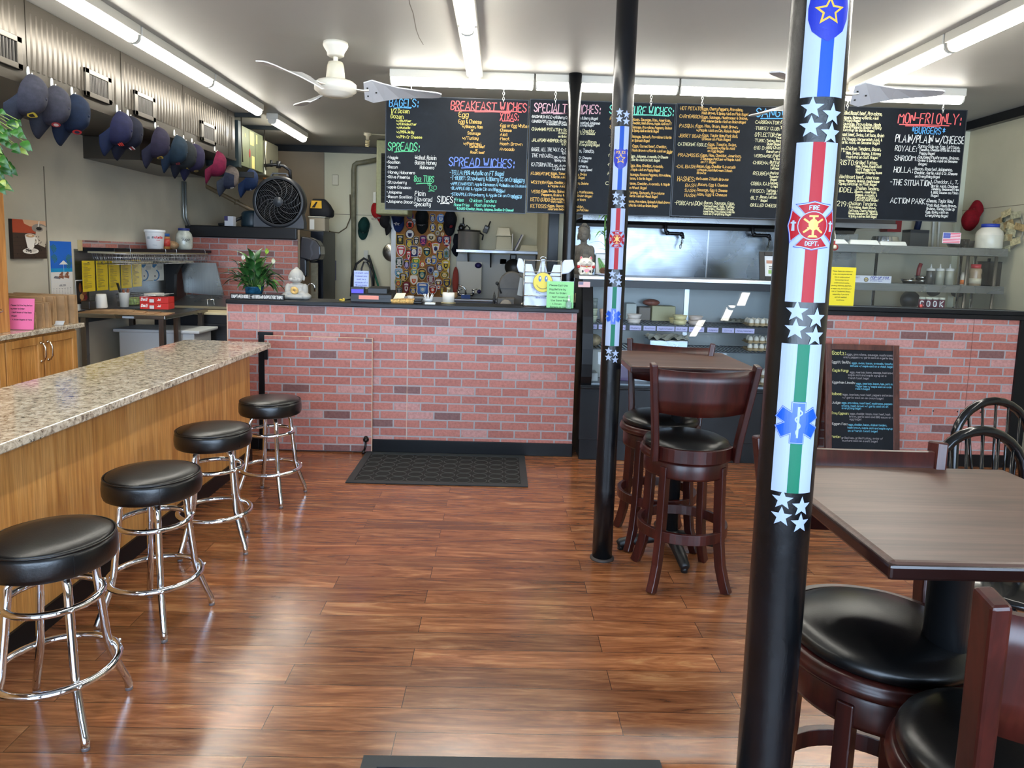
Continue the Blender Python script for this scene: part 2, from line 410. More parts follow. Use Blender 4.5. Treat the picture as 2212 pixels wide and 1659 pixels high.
struct('wall_kitchen',MB().box(.62,XR,YK,YK+.12,0,ZC),mat_plaster((176,172,152),.04,1,.55))
struct('wall_side',MB().box(.5,.62,YK,YB,0,ZC),mat_plaster((200,196,170),.04,1,.55))
fw=MB();xs=[XL]+[v for w_ in WINDOWS for v in w_]+[XR]
fw.box(XL,XR,FRONT_Y-.12,FRONT_Y,0,WZ0);fw.box(XL,XR,FRONT_Y-.12,FRONT_Y,WZ1,ZC)
for i in range(0,len(xs),2):fw.box(xs[i],xs[i+1],FRONT_Y-.12,FRONT_Y,WZ0,WZ1)
struct('wall_front',fw,mat_plaster((150,146,132),.05,1.1,.55))
for k,(x0,x1)in enumerate(WINDOWS):
 f=MB()
 for a,b,c,d in((x0,x0+.06,WZ0,WZ1),(x1-.06,x1,WZ0,WZ1),(x0,x1,WZ0,WZ0+.06),(x0,x1,WZ1-.06,WZ1),(x0,x1,1.98,2.02),((x0+x1)/2-.025,(x0+x1)/2+.025,WZ0,WZ1)):
  f.box(a,b,FRONT_Y-.09,FRONT_Y-.03,c,d)
 if k==1:
  for j in range(1,8):
   a=PI*j/8;f.tube([((x0+x1)/2+.14*math.cos(a),FRONT_Y-.06,2.05+.12*math.sin(a)),((x0+x1)/2+.95*math.cos(a),FRONT_Y-.06,2.05+.58*math.sin(a))],.012,6)
 wo=struct('window_%d'%(k+1),f,P((60,62,64),.5))
 struct('window_pane',MB().box(x0+.05,x1-.05,FRONT_Y-.064,FRONT_Y-.058,WZ0+.05,WZ1-.05),GLASS,wo)
struct('trim_2',MB().box(XL,.5,YB-.05,YB,2.985,ZC-.001),P((14,16,20),.4))
struct('trim_3',MB().box(XR-.07,XR,0,YK,2.985,ZC-.001).box(.62,XR-.07,YK-.06,YK,2.985,ZC-.001),P((14,16,20),.3))
struct('trim_4',MB().box(4.6,4.66,YK-.03,YK,0,2.985),mat_plaster((196,200,180),.03,1,.45))
sm=MB()
for y in(4.6,6.0):
 sm.box(XR-.003,XR,y-.004,y+.004,.1,2.98)
sm.box(XR-.002,XR,3,YK,2.2,2.206)
sm.box(XL,XL+.003,5.84,5.85,.9,2.22)
for x in(-2.53,):sm.box(x-.003,x+.003,YB-.003,YB,.1,2.98)
sm.box(-2.53,-1.75,YB-.002,YB,2.13,2.137)
struct('trim_5',sm,P((118,112,96),.7))
DX=-2.93
duct=thing('air_duct','long taupe ribbed metal air duct under the ceiling along the left wall','duct',((XL+DX)/2,5.5,2.555))
DM=P((80,74,66),.3,.55,0,.5,var=.05,vs=3)
d=MB();y=1.0
d.box(XL,DX-.004,1.0,7.84,2.556,ZC-.004)
for s0,s1 in((1.0,2.3),(2.31,3.4),(3.41,4.475),(4.485,5.545),(5.56,6.59),(6.605,7.64),(7.655,7.84)):
 d.box(DX-.02,DX,s0,s1,2.575,ZC-.006)
 yy=s0+.05
 while yy<s1-.04:
  d.prism([(DX-.001,yy-.012),(DX+.0065,yy-.005),(DX+.0065,yy+.005),(DX-.001,yy+.012)],2.66,3.0,'z');yy+=.052
d.box(DX-.03,DX+.012,1.0,7.84,2.553,2.578)
obj('duct_body',d,DM,duct,world=True)
obj('lower_soffit',MB().box(XL,XL+.5,6.4,7.8,2.36,2.553),DM,duct,world=True)
for y0,y1 in((3.98,4.415),(5.06,5.385),(5.715,6.045),(6.945,7.29)):
 v=MB()
 for a,b,c,e in((y0,y0+.045,2.63,2.82),(y1-.045,y1,2.63,2.82),(y0,y1,2.63,2.665),(y0,y1,2.785,2.82)):v.box(DX,DX+.02,a,b,c,e)
 fr=obj('vent_frame',v,P((98,92,83),.33,.5),duct,world=True,bevel=.003)
 l=MB();n=12
 for k in range(n):l.prism([(DX+.004,y0+.05+(y1-y0-.1)*k/n),(DX+.016,y0+.055+(y1-y0-.1)*k/n),(DX+.016,y0+.062+(y1-y0-.1)*k/n),(DX+.004,y0+.057+(y1-y0-.1)*k/n)],2.66,2.79,'z')
 obj('louvers',l,P((62,57,50),.4,.3),fr,world=True)
 obj('opening_shade',MB().box(DX+.0072,DX+.009,y0+.04,y1-.04,2.66,2.79),P((12,10,9),.9),fr,world=True)  # near-black sheet on the duct face paints the shade inside the vent
HOUS=P((206,202,190),.5)
def fluo(cx,cy,along,label,L=1.205,w_=.125):
 t=thing('fluorescent_light',label,'ceiling light',(cx,cy,ZC),0 if along=='y' else-PI/2,'fluorescent ceiling lights')
 obj('housing',MB().box(-w_/2,w_/2,-L/2,L/2,-.062,0),HOUS,t,bevel=.006)
 prof=[(-.042,-.06),(-.04,-.085),(-.03,-.104),(-.012,-.114),(.012,-.114),(.03,-.104),(.04,-.085),(.042,-.06)]
 obj('lens',MB().prism(prof,-L/2+.012,L/2-.012,'y'),TUBE,t)
 for s in(-1,1):obj('end_cap',MB().prism([(p[0]*1.12,p[1]*1.02+.001)for p in prof][::s],s*(L/2-.012),s*(L/2-.001),'y'),HOUS,t)
for k in range(5):
 fluo(-2.52,7.385-1.222*(k+.5),'y',['white fluorescent light nearest the furnace end of the long left row','fluorescent light above the first group of hanging caps in the left row','left-row fluorescent light that runs off the top of the photo','left-row fluorescent light above the granite bar, ahead of the viewer','left-row fluorescent light closest to the shop windows'][k])
fluo(-2.52,8.42,'y','lone fluorescent light at the back left beside the furnace')
for k in range(4):
 fluo(-.25,5.74-1.222*(k+.5),'y',['centre-row fluorescent light that meets the row above the menus','centre-row fluorescent light cut by the top of the photo','centre-row fluorescent light overhead in the middle of the shop','centre-row fluorescent light closest to the shop windows'][k])
 fluo(2.79,5.74-1.222*(k+.5),'y',['right-row fluorescent light that ends beside the big pole','right-row fluorescent light at the top right of the photo','right-row fluorescent light above the near table','right-row fluorescent light closest to the shop windows'][k])
 fluo(-.355+1.172*k,5.87,'x',['leftmost fluorescent light above the bagels menu board','fluorescent light above the specialty wiches board, left of the middle pole','fluorescent light above the hot potato menu board','rightmost fluorescent light above the Mon-Fri only board'][k],1.16)
def fan(cx,cy,z,a0,label):
 t=thing('ceiling_fan',label,'ceiling fan',(cx,cy,ZC),a0,'three-blade ceiling fans')
 cr=P((226,220,204),.35);h=z-ZC
 obj('canopy',MB().lathe([(.085,0),(.088,-.02),(.082,-.035),(.06,-.07),(.058,-.09),(.045,-.098),(.0,-.098)],n=28),cr,t)
 obj('downrod',MB().cyl((0,0,0),.017,h+.17,-.095,14),cr,t)
 obj('motor_cover',MB().lathe([(.02,h+.185),(.05,h+.18),(.058,h+.155),(.068,h+.06),(.06,h+.055)],n=26),P((214,206,182),.4),t)
 obj('motor',MB().lathe([(.05,h+.056),(.125,h+.048),(.146,h+.03),(.147,h-.015),(.125,h-.03),(.122,h-.037),(.1,h-.04),(.098,h-.047),(.07,h-.05),(.068,h-.056),(0,h-.058)],n=32),cr,t)
 for k in range(3):
  a=2*PI*k/3;R=Matrix.Rotation(a,4,'Z')
  b=MB();prof=[(.2,.06,.62),(.26,.085,.6),(.34,.075,.5),(.45,.06,.36),(.58,.054,.24),(.68,.054,.16),(.73,.045,.12),(.75,.03,.1)]
  for x,hw,tw in prof:
   for s in(-1,1):
    for dz in(-.004,.004):b.v.append(Vector((x,s*hw,h-.005-s*hw*math.tan(tw)+dz+.0)))
  n=len(prof)
  for i in range(n-1):
   o=i*4
   for q in((o,o+4,o+6,o+2),(o+1,o+3,o+7,o+5),(o,o+1,o+5,o+4),(o+2,o+6,o+7,o+3)):b.f.append(list(q));b.mi.append(0);b.sm.append(False)
  b.f+=[[0,2,3,1],[(n-1)*4+i for i in(0,1,3,2)]];b.mi+=[0,0];b.sm+=[False]*2
  b.xf(R);bl=obj('blade',b,P((206,206,206),.4),t)
  ir=MB().bar([(.12,0,h),(.2,0,h-.006),(.235,0,h-.002)],.05,.008).xf(R)
  obj('blade_iron',ir,cr,bl)
  sc=MB()
  for p in((.225,.03),(.225,-.03),(.285,0)):sc.lathe([(.006,-.0035),(.006,-.012),(0,-.013)],(p[0],p[1],h-.005-p[1]*.7),8)
  obj('screw',sc.xf(R),P((60,58,54),.4,.6),bl)
fc=atz(725,92,ZC)
fan(fc.x,fc.y,2.755,math.radians(6),'cream three-blade ceiling fan hanging left of the menu boards')
fan(2.13,4.86,2.755,math.radians(-14),'ceiling fan whose hub hides behind the big striped pole')
def on_pole(cx,cy,R,face):
 """map (u metres around, z) onto the pole, u=0 looks along angle face"""
 def f(u,z,e=.0006):
  a=face+u/R;return Vector((cx+(R+e)*math.cos(a),cy+(R+e)*math.sin(a),z))
 return f
def wrap(mb,pts,f,u0,z0,mi=0,e=.0006,edge=.007):
 """lay a flat polygon (u, z) on the pole"""
 tris=[[pts[i]for i in t]for t in geometry.tessellate_polygon([[Vector((p[0],p[1],0))for p in pts]])]
 tris=[[Vector((p[0],p[1]))for p in t]for t in tris];out=[]
 while tris:
  t=tris.pop();L=[abs((t[(i+1)%3]-t[i]).x)for i in range(3)];m=max(L)
  if m>edge:
   i=L.index(m);a,b,c=t[i],t[(i+1)%3],t[(i+2)%3];h=(a+b)/2;tris+=[[a,h,c],[h,b,c]]
  else:out.append(t)
 for t in out:
  a,b,c=t
  if(b-a).cross(c-a)<0:b,c=c,b
  mb.add([f(u0+p.x,z0+p.y,e)for p in(a,b,c)],[(0,1,2)],mi)
def wtext(mb,s,f,u0,z0,h,mi,e,w_=None,width=None):
 q,tw=letter_quads(s,h,w_ or h*.2,width)
 for a in q:wrap(mb,[(p.x-tw/2,p.y)for p in a],f,u0,z0,mi,e)
VW=P((158,170,194),.45,0,0,.25);VBLU=P((16,68,160),.45,0,0,.25);VRED=P((158,18,30),.45,0,0,.25);VGRN=P((6,104,76),.45,0,0,.25);VNAV=P((22,40,150),.3);VGOLD=P((206,160,48),.3);VMED=P((14,76,184),.3)
def sticker_pole(cx,cy,R,label,px,Yf,spans,stars4,badges,uoff,hw,sc):
 t=thing('support_pole',label,'pole',(cx,cy,0),0,'black steel support poles')
 body=MB().lathe([(R,0.0),(R,.4),(R,1),(R,1.7),(R,2.4),(R,ZC-.001)],(cx,cy,0),40)
 obj('pole_shaft',body,POLE,t,world=True)
 face=math.atan2(-cy,-cx);f=on_pole(cx,cy,R,face)
 z=lambda y:at(px,y,Yf).z
 for(ya,yb,mi)in spans:
  m=MB();a,b=z(yb),z(ya);N=14
  for k in range(N):
   u0,u1=uoff-hw+2*hw*k/N,uoff-hw+2*hw*(k+1)/N
   m.quad(f(u0,a),f(u1,a),f(u1,b),f(u0,b),0)
  s0,s1=uoff-hw*.26,uoff+hw*.3
  for k in range(5):
   u0,u1=s0+(s1-s0)*k/5,s0+(s1-s0)*(k+1)/5
   m.quad(f(u0,a,.001),f(u1,a,.001),f(u1,b,.001),f(u0,b,.001),1)
  obj('flag_sticker',m,[VW,(VBLU,VRED,VGRN)[mi]],t,world=True)
 for yc in stars4:
  zc=z(yc)
  for du,dz in((-.42,.95),(.52,.45),(-.42,-.5),(.52,-1.0)):
   m=MB();wrap(m,star(.0215*sc),f,uoff+du*hw,zc+dz*.024*sc,0,.0012)
   obj('star_sticker',m,VW,t,world=True)
 for yc,kind in badges:
  zc=z(yc);m=MB();k=1.0*sc
  U=lambda pts,mi,e:wrap(m,[(p[0]*k,p[1]*k)for p in pts],f,uoff,zc,mi,e)
  if kind==0:
   sh=[(-.037,.044),(-.031,.052),(-.018,.046),(0,.054),(.018,.046),(.031,.052),(.037,.044),(.033,.03),(.037,.008),(.036,-.012),(.028,-.034),(.014,-.046),(0,-.054),(-.014,-.046),(-.028,-.034),(-.036,-.012),(-.037,.008),(-.033,.03)]
   U(sh,0,.0016);U(star(.027,.0125),1,.002);U(star(.0185,.0085),0,.0024)
   wtext(m,'POLICE',f,uoff,zc+.0265*k,.0135*k,1,.002,.0022*k,.048*k)
   obj('police_badge_sticker',m,[VNAV,VGOLD],t,world=True)
  elif kind==1:
   for j in range(4):
    R2=Matrix.Rotation(PI/2*j,2)
    def arm(g,h):return[tuple(R2@Vector(p))for p in((-.012*h,.018),(-.026*h-g,.034+g),(-.03*h-g,.038+g),(-.016,.04+g),(0,.044+g),(.016,.04+g),(.03*h+g,.038+g),(.026*h+g,.034+g),(.012*h,.018))]
    U(arm(.003,1.02),3,.0016);U(arm(.0018,1),1,.0019);U(arm(0,.96),0,.0022)
   U(circ(.0275,26),1,.0024);U(circ(.0258,26),0,.0027)
   for a in(38,142,218,322):
    a=math.radians(a);d_=Vector((math.cos(a),math.sin(a)));n_=Vector((-d_.y,d_.x))*.0018
    U([tuple(d_*.006-n_),tuple(d_*.021-n_),tuple(d_*.021+n_),tuple(d_*.006+n_)],2,.003)
   U(circ(.0085,14,0,.002,.011),2,.0033);U([(-.011,-.003),(.011,-.003),(.009,-.007),(-.009,-.007)],2,.0035)
   U([(-.002,-.02),(.002,-.02),(.002,.019),(-.002,.019)],2,.0031);U([(-.008,.0165),(.008,.0165),(.008,.02),(-.008,.02)],2,.0031);U([(-.009,-.022),(.009,-.022),(.006,-.018),(-.006,-.018)],2,.0031)
   wtext(m,'FIRE',f,uoff,zc+.0305*k,.0075*k,1,.0026,.0016*k);wtext(m,'DEPT.',f,uoff,zc-.0375*k,.0075*k,1,.0026,.0016*k)
   for sx in(-1,1):U([(sx*.035-.003,-.01),(sx*.035+.003,-.01),(sx*.035+.0018,.01),(sx*.035-.0018,.01)],1,.0026);U([(sx*.035-.005,.004),(sx*.035+.005,.004),(sx*.035+.005,.007),(sx*.035-.005,.007)],1,.0027)
   obj('fire_badge_sticker',m,[VRED,VW,VGOLD,VNAV],t,world=True)
  else:
   for e_,g,mi in((.0016,.0022,2),(.002,.0012,1),(.0024,0,0)):
    for j in range(3):
     R2=Matrix.Rotation(PI/3*j,2);U([tuple(R2@Vector(p))for p in((-.0115-g,-.04-g),(.0115+g,-.04-g),(.0115+g,.04+g),(-.0115-g,.04+g))],mi,e_)
   U([(-.0018,-.03),(.0018,-.03),(.0024,.033),(-.0024,.033)],1,.0028)
   sn=[(.0075*math.sin(i*.62)*(1-i/26),.027-i*.0026)for i in range(20)]
   for a in ribbon([Vector(p)for p in sn],.003):U([tuple(p)for p in a],1,.003)
   obj('medic_star_sticker',m,[VMED,VW,VMED],t,world=True)
 sl=MB().lathe([(R+.012,0),(R+.011,.006),(R+.003,.012),(R,.013)],(cx,cy,0),32)
 obj('floor_collar',sl,P((52,44,40),.6),t,world=True)
sticker_pole(.602,1.40,.0555,'nearest thick black pole with large police, fire and medic stickers',1730,1.345,[(-60,207,0),(305,653,1),(744,1066,2)],[258,699,1106],[(22,0),(487,1),(914,2)],.015,.041,1.0)
sticker_pole(.588,3.611,.0535,'middle black pole with small police, fire and medic stickers beside the far table',1335,3.557,[(272,410,0),(450,582,1),(620,748,2)],[251,431,601,768],[(343,0),(517,1),(684,2)],.002,.038,.96)
t=thing('support_pole','plain black pole standing behind the counter in front of the specialty board','pole',(.552,5.78,0),0,'black steel support poles')
obj('pole_shaft',MB().lathe([(.0525,0),(.0525,1),(.0525,2),(.0525,ZC-.001)],(.552,5.78,0),32),POLE,t,world=True)
tag(obj('corner_post',MB().box(.46,.56,6.98,YK-.002,0,ZC-.002),P((10,12,15),.3),loc=(.51,7.06,0),world=True,bevel=.004),'black square post at the end of the kitchen wall behind the plain pole','post')
# ================================================================== COUNTERS
EDGE=P((206,176,150),.6);KICK=P((7,9,13),.4,0,0,.3)
CTOP=P((10,12,17),.36,0,0,.35,var=.2,vs=8)
t=thing('service_counter','long brick-faced service counter with a black ledge top, behind the black floor mat','counter',(-.77,5.7,0))
obj('brick_panel',MB().prism([(-2.15,5.545),(.615,5.545),(.615,5.70),(.47,5.70),(.47,5.86),(-2.15,5.86)],0,1.172,'z'),BRICK,t,world=True)
obj('ledge_top',MB().prism([(-2.16,5.527),(.63,5.527),(.63,5.71),(.47,5.71),(.47,5.9),(-2.16,5.9)],1.172,1.207,'z'),CTOP,t,world=True,bevel=.006)
for q in((-1.0,.62),(-2.15,-1.91)):obj('kick_board',MB().box(q[0],q[1],5.53,5.544,0,.108),KICK,t,world=True,bevel=.004)
for q in((-2.157,-2.15,5.543,5.86),(-1.912,-1.909,5.5435,5.545),(-.73,-.727,5.5435,5.545)):obj('edge_strip',MB().box(*q,.1,1.172),EDGE,t,world=True)
obj('work_shelf',MB().box(-2.1,.6,5.901,6.7,1.06,1.1),STEEL,t,world=True)
t=thing('half_door','brick-faced swinging half door standing against the service counter beside the granite bar','door',(-1.43,5.51,0))
obj('door_panel',MB().box(-1.85,-1.004,5.503,5.522,.014,.928),mat_brick(loc=(.07,0,.02)),t,world=True)
obj('panel_edge',MB().box(-1.85,-1.004,5.503,5.523,.928,.932).box(-1.004,-.999,5.503,5.523,.014,.932),EDGE,t,world=True)
obj('hinge_post',MB().box(-1.905,-1.835,5.524,5.54,0,.955).box(-1.905,-1.79,5.515,5.53,.932,.955),KICK,t,world=True)
obj('latch',MB().box(-1.853,-1.82,5.488,5.503,.74,.82),KICK,t,world=True,bevel=.004)
m=MB().tube([(-1.045,5.49,.125),(-1.047,5.484,.06),(-1.06,5.47,.012)],.008,8).lathe([(.022,.1),(.024,.115),(.012,.14),(0,.145)],(-1.045,5.492,0),12).lathe([(.014,.001),(.012,.03),(0,.031)],(-1.06,5.468,0),10)
obj('kick_down_stop',m,P((22,20,20),.3,.5),t,world=True)
t=thing('brick_half_wall','brick-faced half wall with a black ledge on the right, behind the chalkboard easel','half wall',(3.4,5.7,0))
obj('brick_panel',MB().box(2.52,4.19,5.55,5.85,0,1.215),mat_brick(loc=(.1,0,.03)),t,world=True)
obj('ledge_top',MB().box(2.51,4.3,5.535,5.9,1.215,1.25).box(2.51,4.3,5.56,5.88,1.25,1.284),CTOP,t,world=True,bevel=.004)
obj('kick_board',MB().box(2.52,4.2,5.53,5.549,0,.1),KICK,t,world=True)
obj('end_post',MB().box(4.19,4.31,5.53,5.86,0,1.215),KICK,t,world=True)
obj('panel_seam',MB().box(3.818,3.821,5.5485,5.55,.1,1.215),P((110,70,62),.7),t,world=True)
for x in(3.37,3.56,3.76,3.95):obj('screw',MB().lathe([(.0065,-.0012),(0,-.0013)],(x,5.55,.455),10,ax='y'),BLACK,t,world=True)
t=thing('granite_bar','low oak-panelled bar with a speckled granite top in front of the four chrome stools','counter',(-2.05,3.5,0))
top=MB().prism([(-2.37,.3),(-1.70,.3),(-1.70,5.2),(-1.725,5.245),(-1.76,5.262),(-2.33,5.285),(-2.37,5.25)],.873,.91,'z')
obj('granite_top',top,GRANITE,t,world=True,bevel=.006)
obj('oak_panel',MB().box(-2.3,-1.86,.35,5.2,.1,.872),OAK,t,world=True)
obj('baseboard',MB().box(-2.29,-1.848,.35,5.2,0,.1),KICK,t,world=True)
t=thing('oak_side_cabinet','oak base cabinet with a granite top along the left wall, under the paper bags','cabinet',(-3.47,4.4,0))
obj('granite_top',MB().box(XL+.004,-3.21,3.3,5.44,.965,1.0),GRANITE,t,world=True,bevel=.005)
obj('cabinet_body',MB().box(XL+.004,-3.262,3.35,5.40,0,.964),OAK,t,world=True)
for y0,y1,hy in((3.75,4.24,4.2),(4.25,4.60,None),(4.61,4.985,4.955),(5.0,5.385,5.03)):
 d=MB();z0,z1=.12,.945;fw_=.055
 for a,b,c,e in((y0,y0+fw_,z0,z1),(y1-fw_,y1,z0,z1),(y0+fw_,y1-fw_,z0,z0+fw_),(y0+fw_,y1-fw_,z1-fw_,z1)):d.box(-3.262,-3.242,a,b,c,e)
 d.box(-3.262,-3.252,y0+fw_,y1-fw_,z0+fw_,z1-fw_)
 dr=obj('cabinet_door',d,OAK,t,world=True,bevel=.003)
 if hy:
  obj('door_handle',MB().tube([(-3.243,hy,.9),(-3.22,hy,.895),(-3.206,hy,.87),(-3.204,hy,.835),(-3.206,hy,.8),(-3.22,hy,.775),(-3.243,hy,.77)],.006,8).ball((-3.238,hy,.9),.011).ball((-3.238,hy,.77),.011),P((200,186,164),.22,1),dr,world=True)
t=thing('oak_hutch','tall oak hutch cut by the left edge of the photo, under the trailing plant','cabinet',(-3.5,4.1,1.0))
ye=atx(12,520,-3.3).y
obj('hutch_body',MB().box(XL+.004,-3.3,3.4,ye,1.001,2.26),mat_wood('oak_hutch',((156,98,48),(194,136,76),(212,158,98)),'z',1,.4),t,world=True)
for z,px in((1.43,3),(1.14,6)):
 y=atx(px,600,-3.26).y-.02
 obj('hutch_handle',MB().tube([(-3.3,y-.13,z),(-3.27,y-.12,z),(-3.258,y-.05,z),(-3.258,y,z+.01),(-3.27,y+.012,z+.02),(-3.3,y+.015,z+.02)],.005,8),P((200,186,164),.22,1),t,world=True)
tag(obj('wooden_holder',MB().prism([(0,0),(.11,0),(.105,.15),(.012,.16)],-.05,.05,'y'),OAK,loc=(-3.44,atx(16,700,-3.32).y-.03,1.0),bevel=.004),'small oak block holder beside the pink sign','holder')
# ================================================================== CHROME STOOLS
def chrome_stool():
 t=thing('chrome_stool','x','stool',(0,0,0),0,'chrome and black vinyl bar stools')
 s=MB().lathe([(0,.56),(.178,.56),(.187,.565),(.192,.58),(.193,.606),(.191,.63),(.186,.645)],n=40).lathe([(.186,.645),(.172,.654),(.12,.662),(.06,.664),(0,.6645)],n=40)
 st=obj('seat',s,VINYL,t)
 obj('piping',MB().tube([(.1855*math.cos(2*PI*i/40),.1855*math.sin(2*PI*i/40),.6465)for i in range(40)],.0035,6,True),VINYL,st)
 obj('side_seam',MB().box(.19,.1935,-.001,.001,.575,.637),P((4,4,5),.5),st)
 for k in range(4):
  a=PI/2*k;c,s_=math.cos(a),math.sin(a);L=[]
  for r,z in((.05,.548),(.088,.547),(.114,.537),(.128,.512),(.131,.47),(.14,.38),(.15,.29),(.157,.225),(.168,.175),(.195,.1),(.217,.045),(.222,.03),(.223,.012)):L.append((r*c,r*s_,z))
  lg=obj('leg',MB().tube(L,.0135,12),CHROME,t)
  obj('rivet',MB().ball(((.154)*c,.154*s_,.442),.008).ball((.196*c,.196*s_,.2),.008),CHROME,lg)
  obj('foot_tip',MB().lathe([(.0125,0),(.0125,.014),(.011,.016)],(.223*c,.223*s_,0),12),P((150,150,155),.3,.6),lg)
 obj('upper_ring',MB().tube([(.142*math.cos(2*PI*i/48),.142*math.sin(2*PI*i/48),.442)for i in range(48)],.012,10,True),CHROME,t)
 obj('foot_ring',MB().tube([(.182*math.cos(2*PI*i/56),.182*math.sin(2*PI*i/56),.2)for i in range(56)],.013,10,True),CHROME,t)
 return t
st0=chrome_stool()
SL=['chrome stool nearest the viewer, black round seat cut by the left edge of the photo','second chrome stool from the viewer along the granite bar','third chrome stool from the viewer along the granite bar','farthest chrome stool, standing in front of the brick half door']
for k,(x,y,r)in enumerate(((-1.452,2.228,-40),(-1.452,2.9,-57),(-1.505,3.66,-27),(-1.455,4.43,-57))):
 c=st0 if k==0 else dup(st0,(x,y,0))
 c.location=(x,y,0);c.rotation_euler=(0,0,math.radians(r));c['label']=SL[k]
 # ================================================================== PUB TABLES
def pub_table(cx,cy,bx,by,w_,dp,cr,label,rot=0):
 t=thing('pub_table',label,'table',(bx,by,0),0,'square pub tables')
 q=obj('tabletop',MB().box(cx-w_/2,cx+w_/2,cy-dp/2,cy+dp/2,1.034,1.067),CHERRYX,t,world=True,bevel=.012,seg=3)
 obj('table_edge',MB().bar([(cx-w_/2+.006,cy-dp/2+.006,1.047),(cx+w_/2-.006,cy-dp/2+.006,1.047),(cx+w_/2-.006,cy+dp/2-.006,1.047),(cx-w_/2+.006,cy+dp/2-.006,1.047)],.024,.03,closed=True),P((40,20,18),.25,0,.2),q,world=True,bevel=.006)
 IR=P((12,14,17),.45,0,0,.5)
 obj('column',MB().lathe([(cr,.06),(cr,1.0),(cr*1.8,1.03),(cr*1.8,1.034)],(bx,by,0),28),IR,t,world=True)
 b=MB().lathe([(cr*1.5,.055),(cr*1.3,.1),(cr*1.05,.12)],(bx,by,0),24)
 for k in range(4):
  a=PI/2*k+rot;c,s=math.cos(a),math.sin(a)
  pts=[(bx+r*c,by+r*s,z)for r,z in((.0,.085),(.1,.075),(.2,.055),(.285,.036),(.3,.03))]
  b.tube(pts,.03,8,rs=[.036,.034,.03,.026,.016],flat=1.1)
  b.cyl((bx+.28*c,by+.28*s,0),.018,0,.03,12)
 obj('cross_base',b,IR,t,world=True)
 return t
pub_table(1.01,3.83,.99,3.74,.665,.63,.036,'far square dark-topped pub table with a wooden stool on either side',.02)
pub_table(1.055,1.522,1.055,1.52,.655,.62,.046,'near square dark-topped pub table at the right edge of the photo')
# ================================================================== WOODEN SWIVEL STOOLS
def wood_stool():
 t=thing('swivel_bar_stool','x','bar stool',(0,0,0),0,'dark cherry swivel bar stools')
 up=[]
 cu=MB().lathe([(0,.688),(.2,.688),(.211,.698),(.213,.71),(.206,.724),(.17,.742),(.1,.754),(.04,.758),(0,.7585)],n=44)
 up.append(obj('cushion',cu,P((9,10,11),.3,0,0,.5,bump=.06,bs=160),t))
 up.append(obj('seat_ring',MB().lathe([(.19,.648),(.222,.65),(.228,.66),(.226,.672),(.22,.678),(.222,.684),(.214,.69),(.19,.69)],n=44),CHERRY,t))
 obj('apron',MB().lathe([(.17,.565),(.204,.565),(.206,.575),(.206,.635),(.2,.646),(.17,.646)],n=44),CHERRY,t)
 for sx in(-1,1):
  for sy in(-1,1):
   pts=[Vector((sx*a,sy*a,z))for a,z in((.135,.62),(.138,.5),(.141,.36),(.146,.24),(.156,.13),(.172,.05),(.186,.0005))]
   lg=MB().bar(pts,.045,.037,up=(sx,sy,0))if False else MB().bar(pts,.038,.046,up=Vector((sx,sy,0)))
   obj('leg',lg,CHERRY,t,bevel=.004)
 ring=MB();vs=[];N=48
 ring.bar([(.213*math.cos(2*PI*i/N),.213*math.sin(2*PI*i/N),.28)for i in range(N)],.022,.05,closed=True)
 obj('foot_ring',ring,CHERRY,t,bevel=.002)
 for sx in(-1,1):
  pts=[(sx*.196,-.155,.655),(sx*.2,-.17,.745),(sx*.212,-.19,.86),(sx*.226,-.212,.98),(sx*.243,-.238,1.135)]
  up.append(obj('back_post',MB().bar(pts,.03,.052,up=(0,1,0)),CHERRY,t,bevel=.006))
 def arc(w0,yb,sag,z,n=12):return[(w0*(2*i/n-1),yb-sag*(1-(2*i/n-1)**2),z)for i in range(n+1)]
 sl=MB();n=14
 rows=[arc(.217,-.196,.035,.9,n),arc(.226,-.208,.035,.96,n),arc(.232,-.219,.035,1.04,n),arc(.24,-.23,.035,1.105,n)]
 for e in(0,.016):
  for r in rows:
   for i,p in enumerate(r):
    z=p[2]+(.012*((2*i/n-1)**2-1)+.006 if r is rows[3]else 0)-(.018*((2*i/n-1)**2-1)+.0 if r is rows[0]else 0)*-1
    sl.v.append(Vector((p[0],p[1]+e,z)))
 W=n+1;R4=len(rows);o2=R4*W
 for k in range(R4-1):
  for i in range(n):
   a=k*W+i;sl.f+=[[a,a+1,a+W+1,a+W],[o2+a,o2+a+W,o2+a+W+1,o2+a+1]];sl.mi+=[0,0];sl.sm+=[True,True]
 for i in range(n):
  a=i;sl.f.append([a,o2+a,o2+a+1,a+1]);a=(R4-1)*W+i;sl.f.append([a,a+1,o2+a+1,o2+a]);sl.mi+=[0,0];sl.sm+=[False,False]
 up.append(obj('back_slat',sl,CHERRY,t))
 up.append(obj('back_rail',MB().bar([(.225*math.sin(a),-.225*math.cos(a),.688)for a in[math.radians(-58+116*i/16)for i in range(17)]],.02,.066),CHERRY,t,bevel=.003))
 return t,up
w0,up0=wood_stool()
def place(x,y,rz,swivel,label,first=False):
 c=w0 if first else dup(w0,(x,y,0))
 c.location=(x,y,0);c.rotation_euler=(0,0,math.radians(rz));c['label']=label
 for ch in c.children:
  if ch.name.split('.')[0]not in('leg','apron','foot_ring'):ch.rotation_euler=(0,0,math.radians(swivel))
place(.953,3.41,1,0,'dark cherry swivel stool seen from behind at the front of the far pub table',True)
place(.93,3.885,180,-22,'cherry swivel stool between the far pub table and the display case')
place(.955,1.615,180,-2,'dark cherry swivel stool tucked under the near pub table, beside the big pole')
place(.985,1.165,-3,-2,'dark cherry swivel stool in the bottom right corner of the photo')
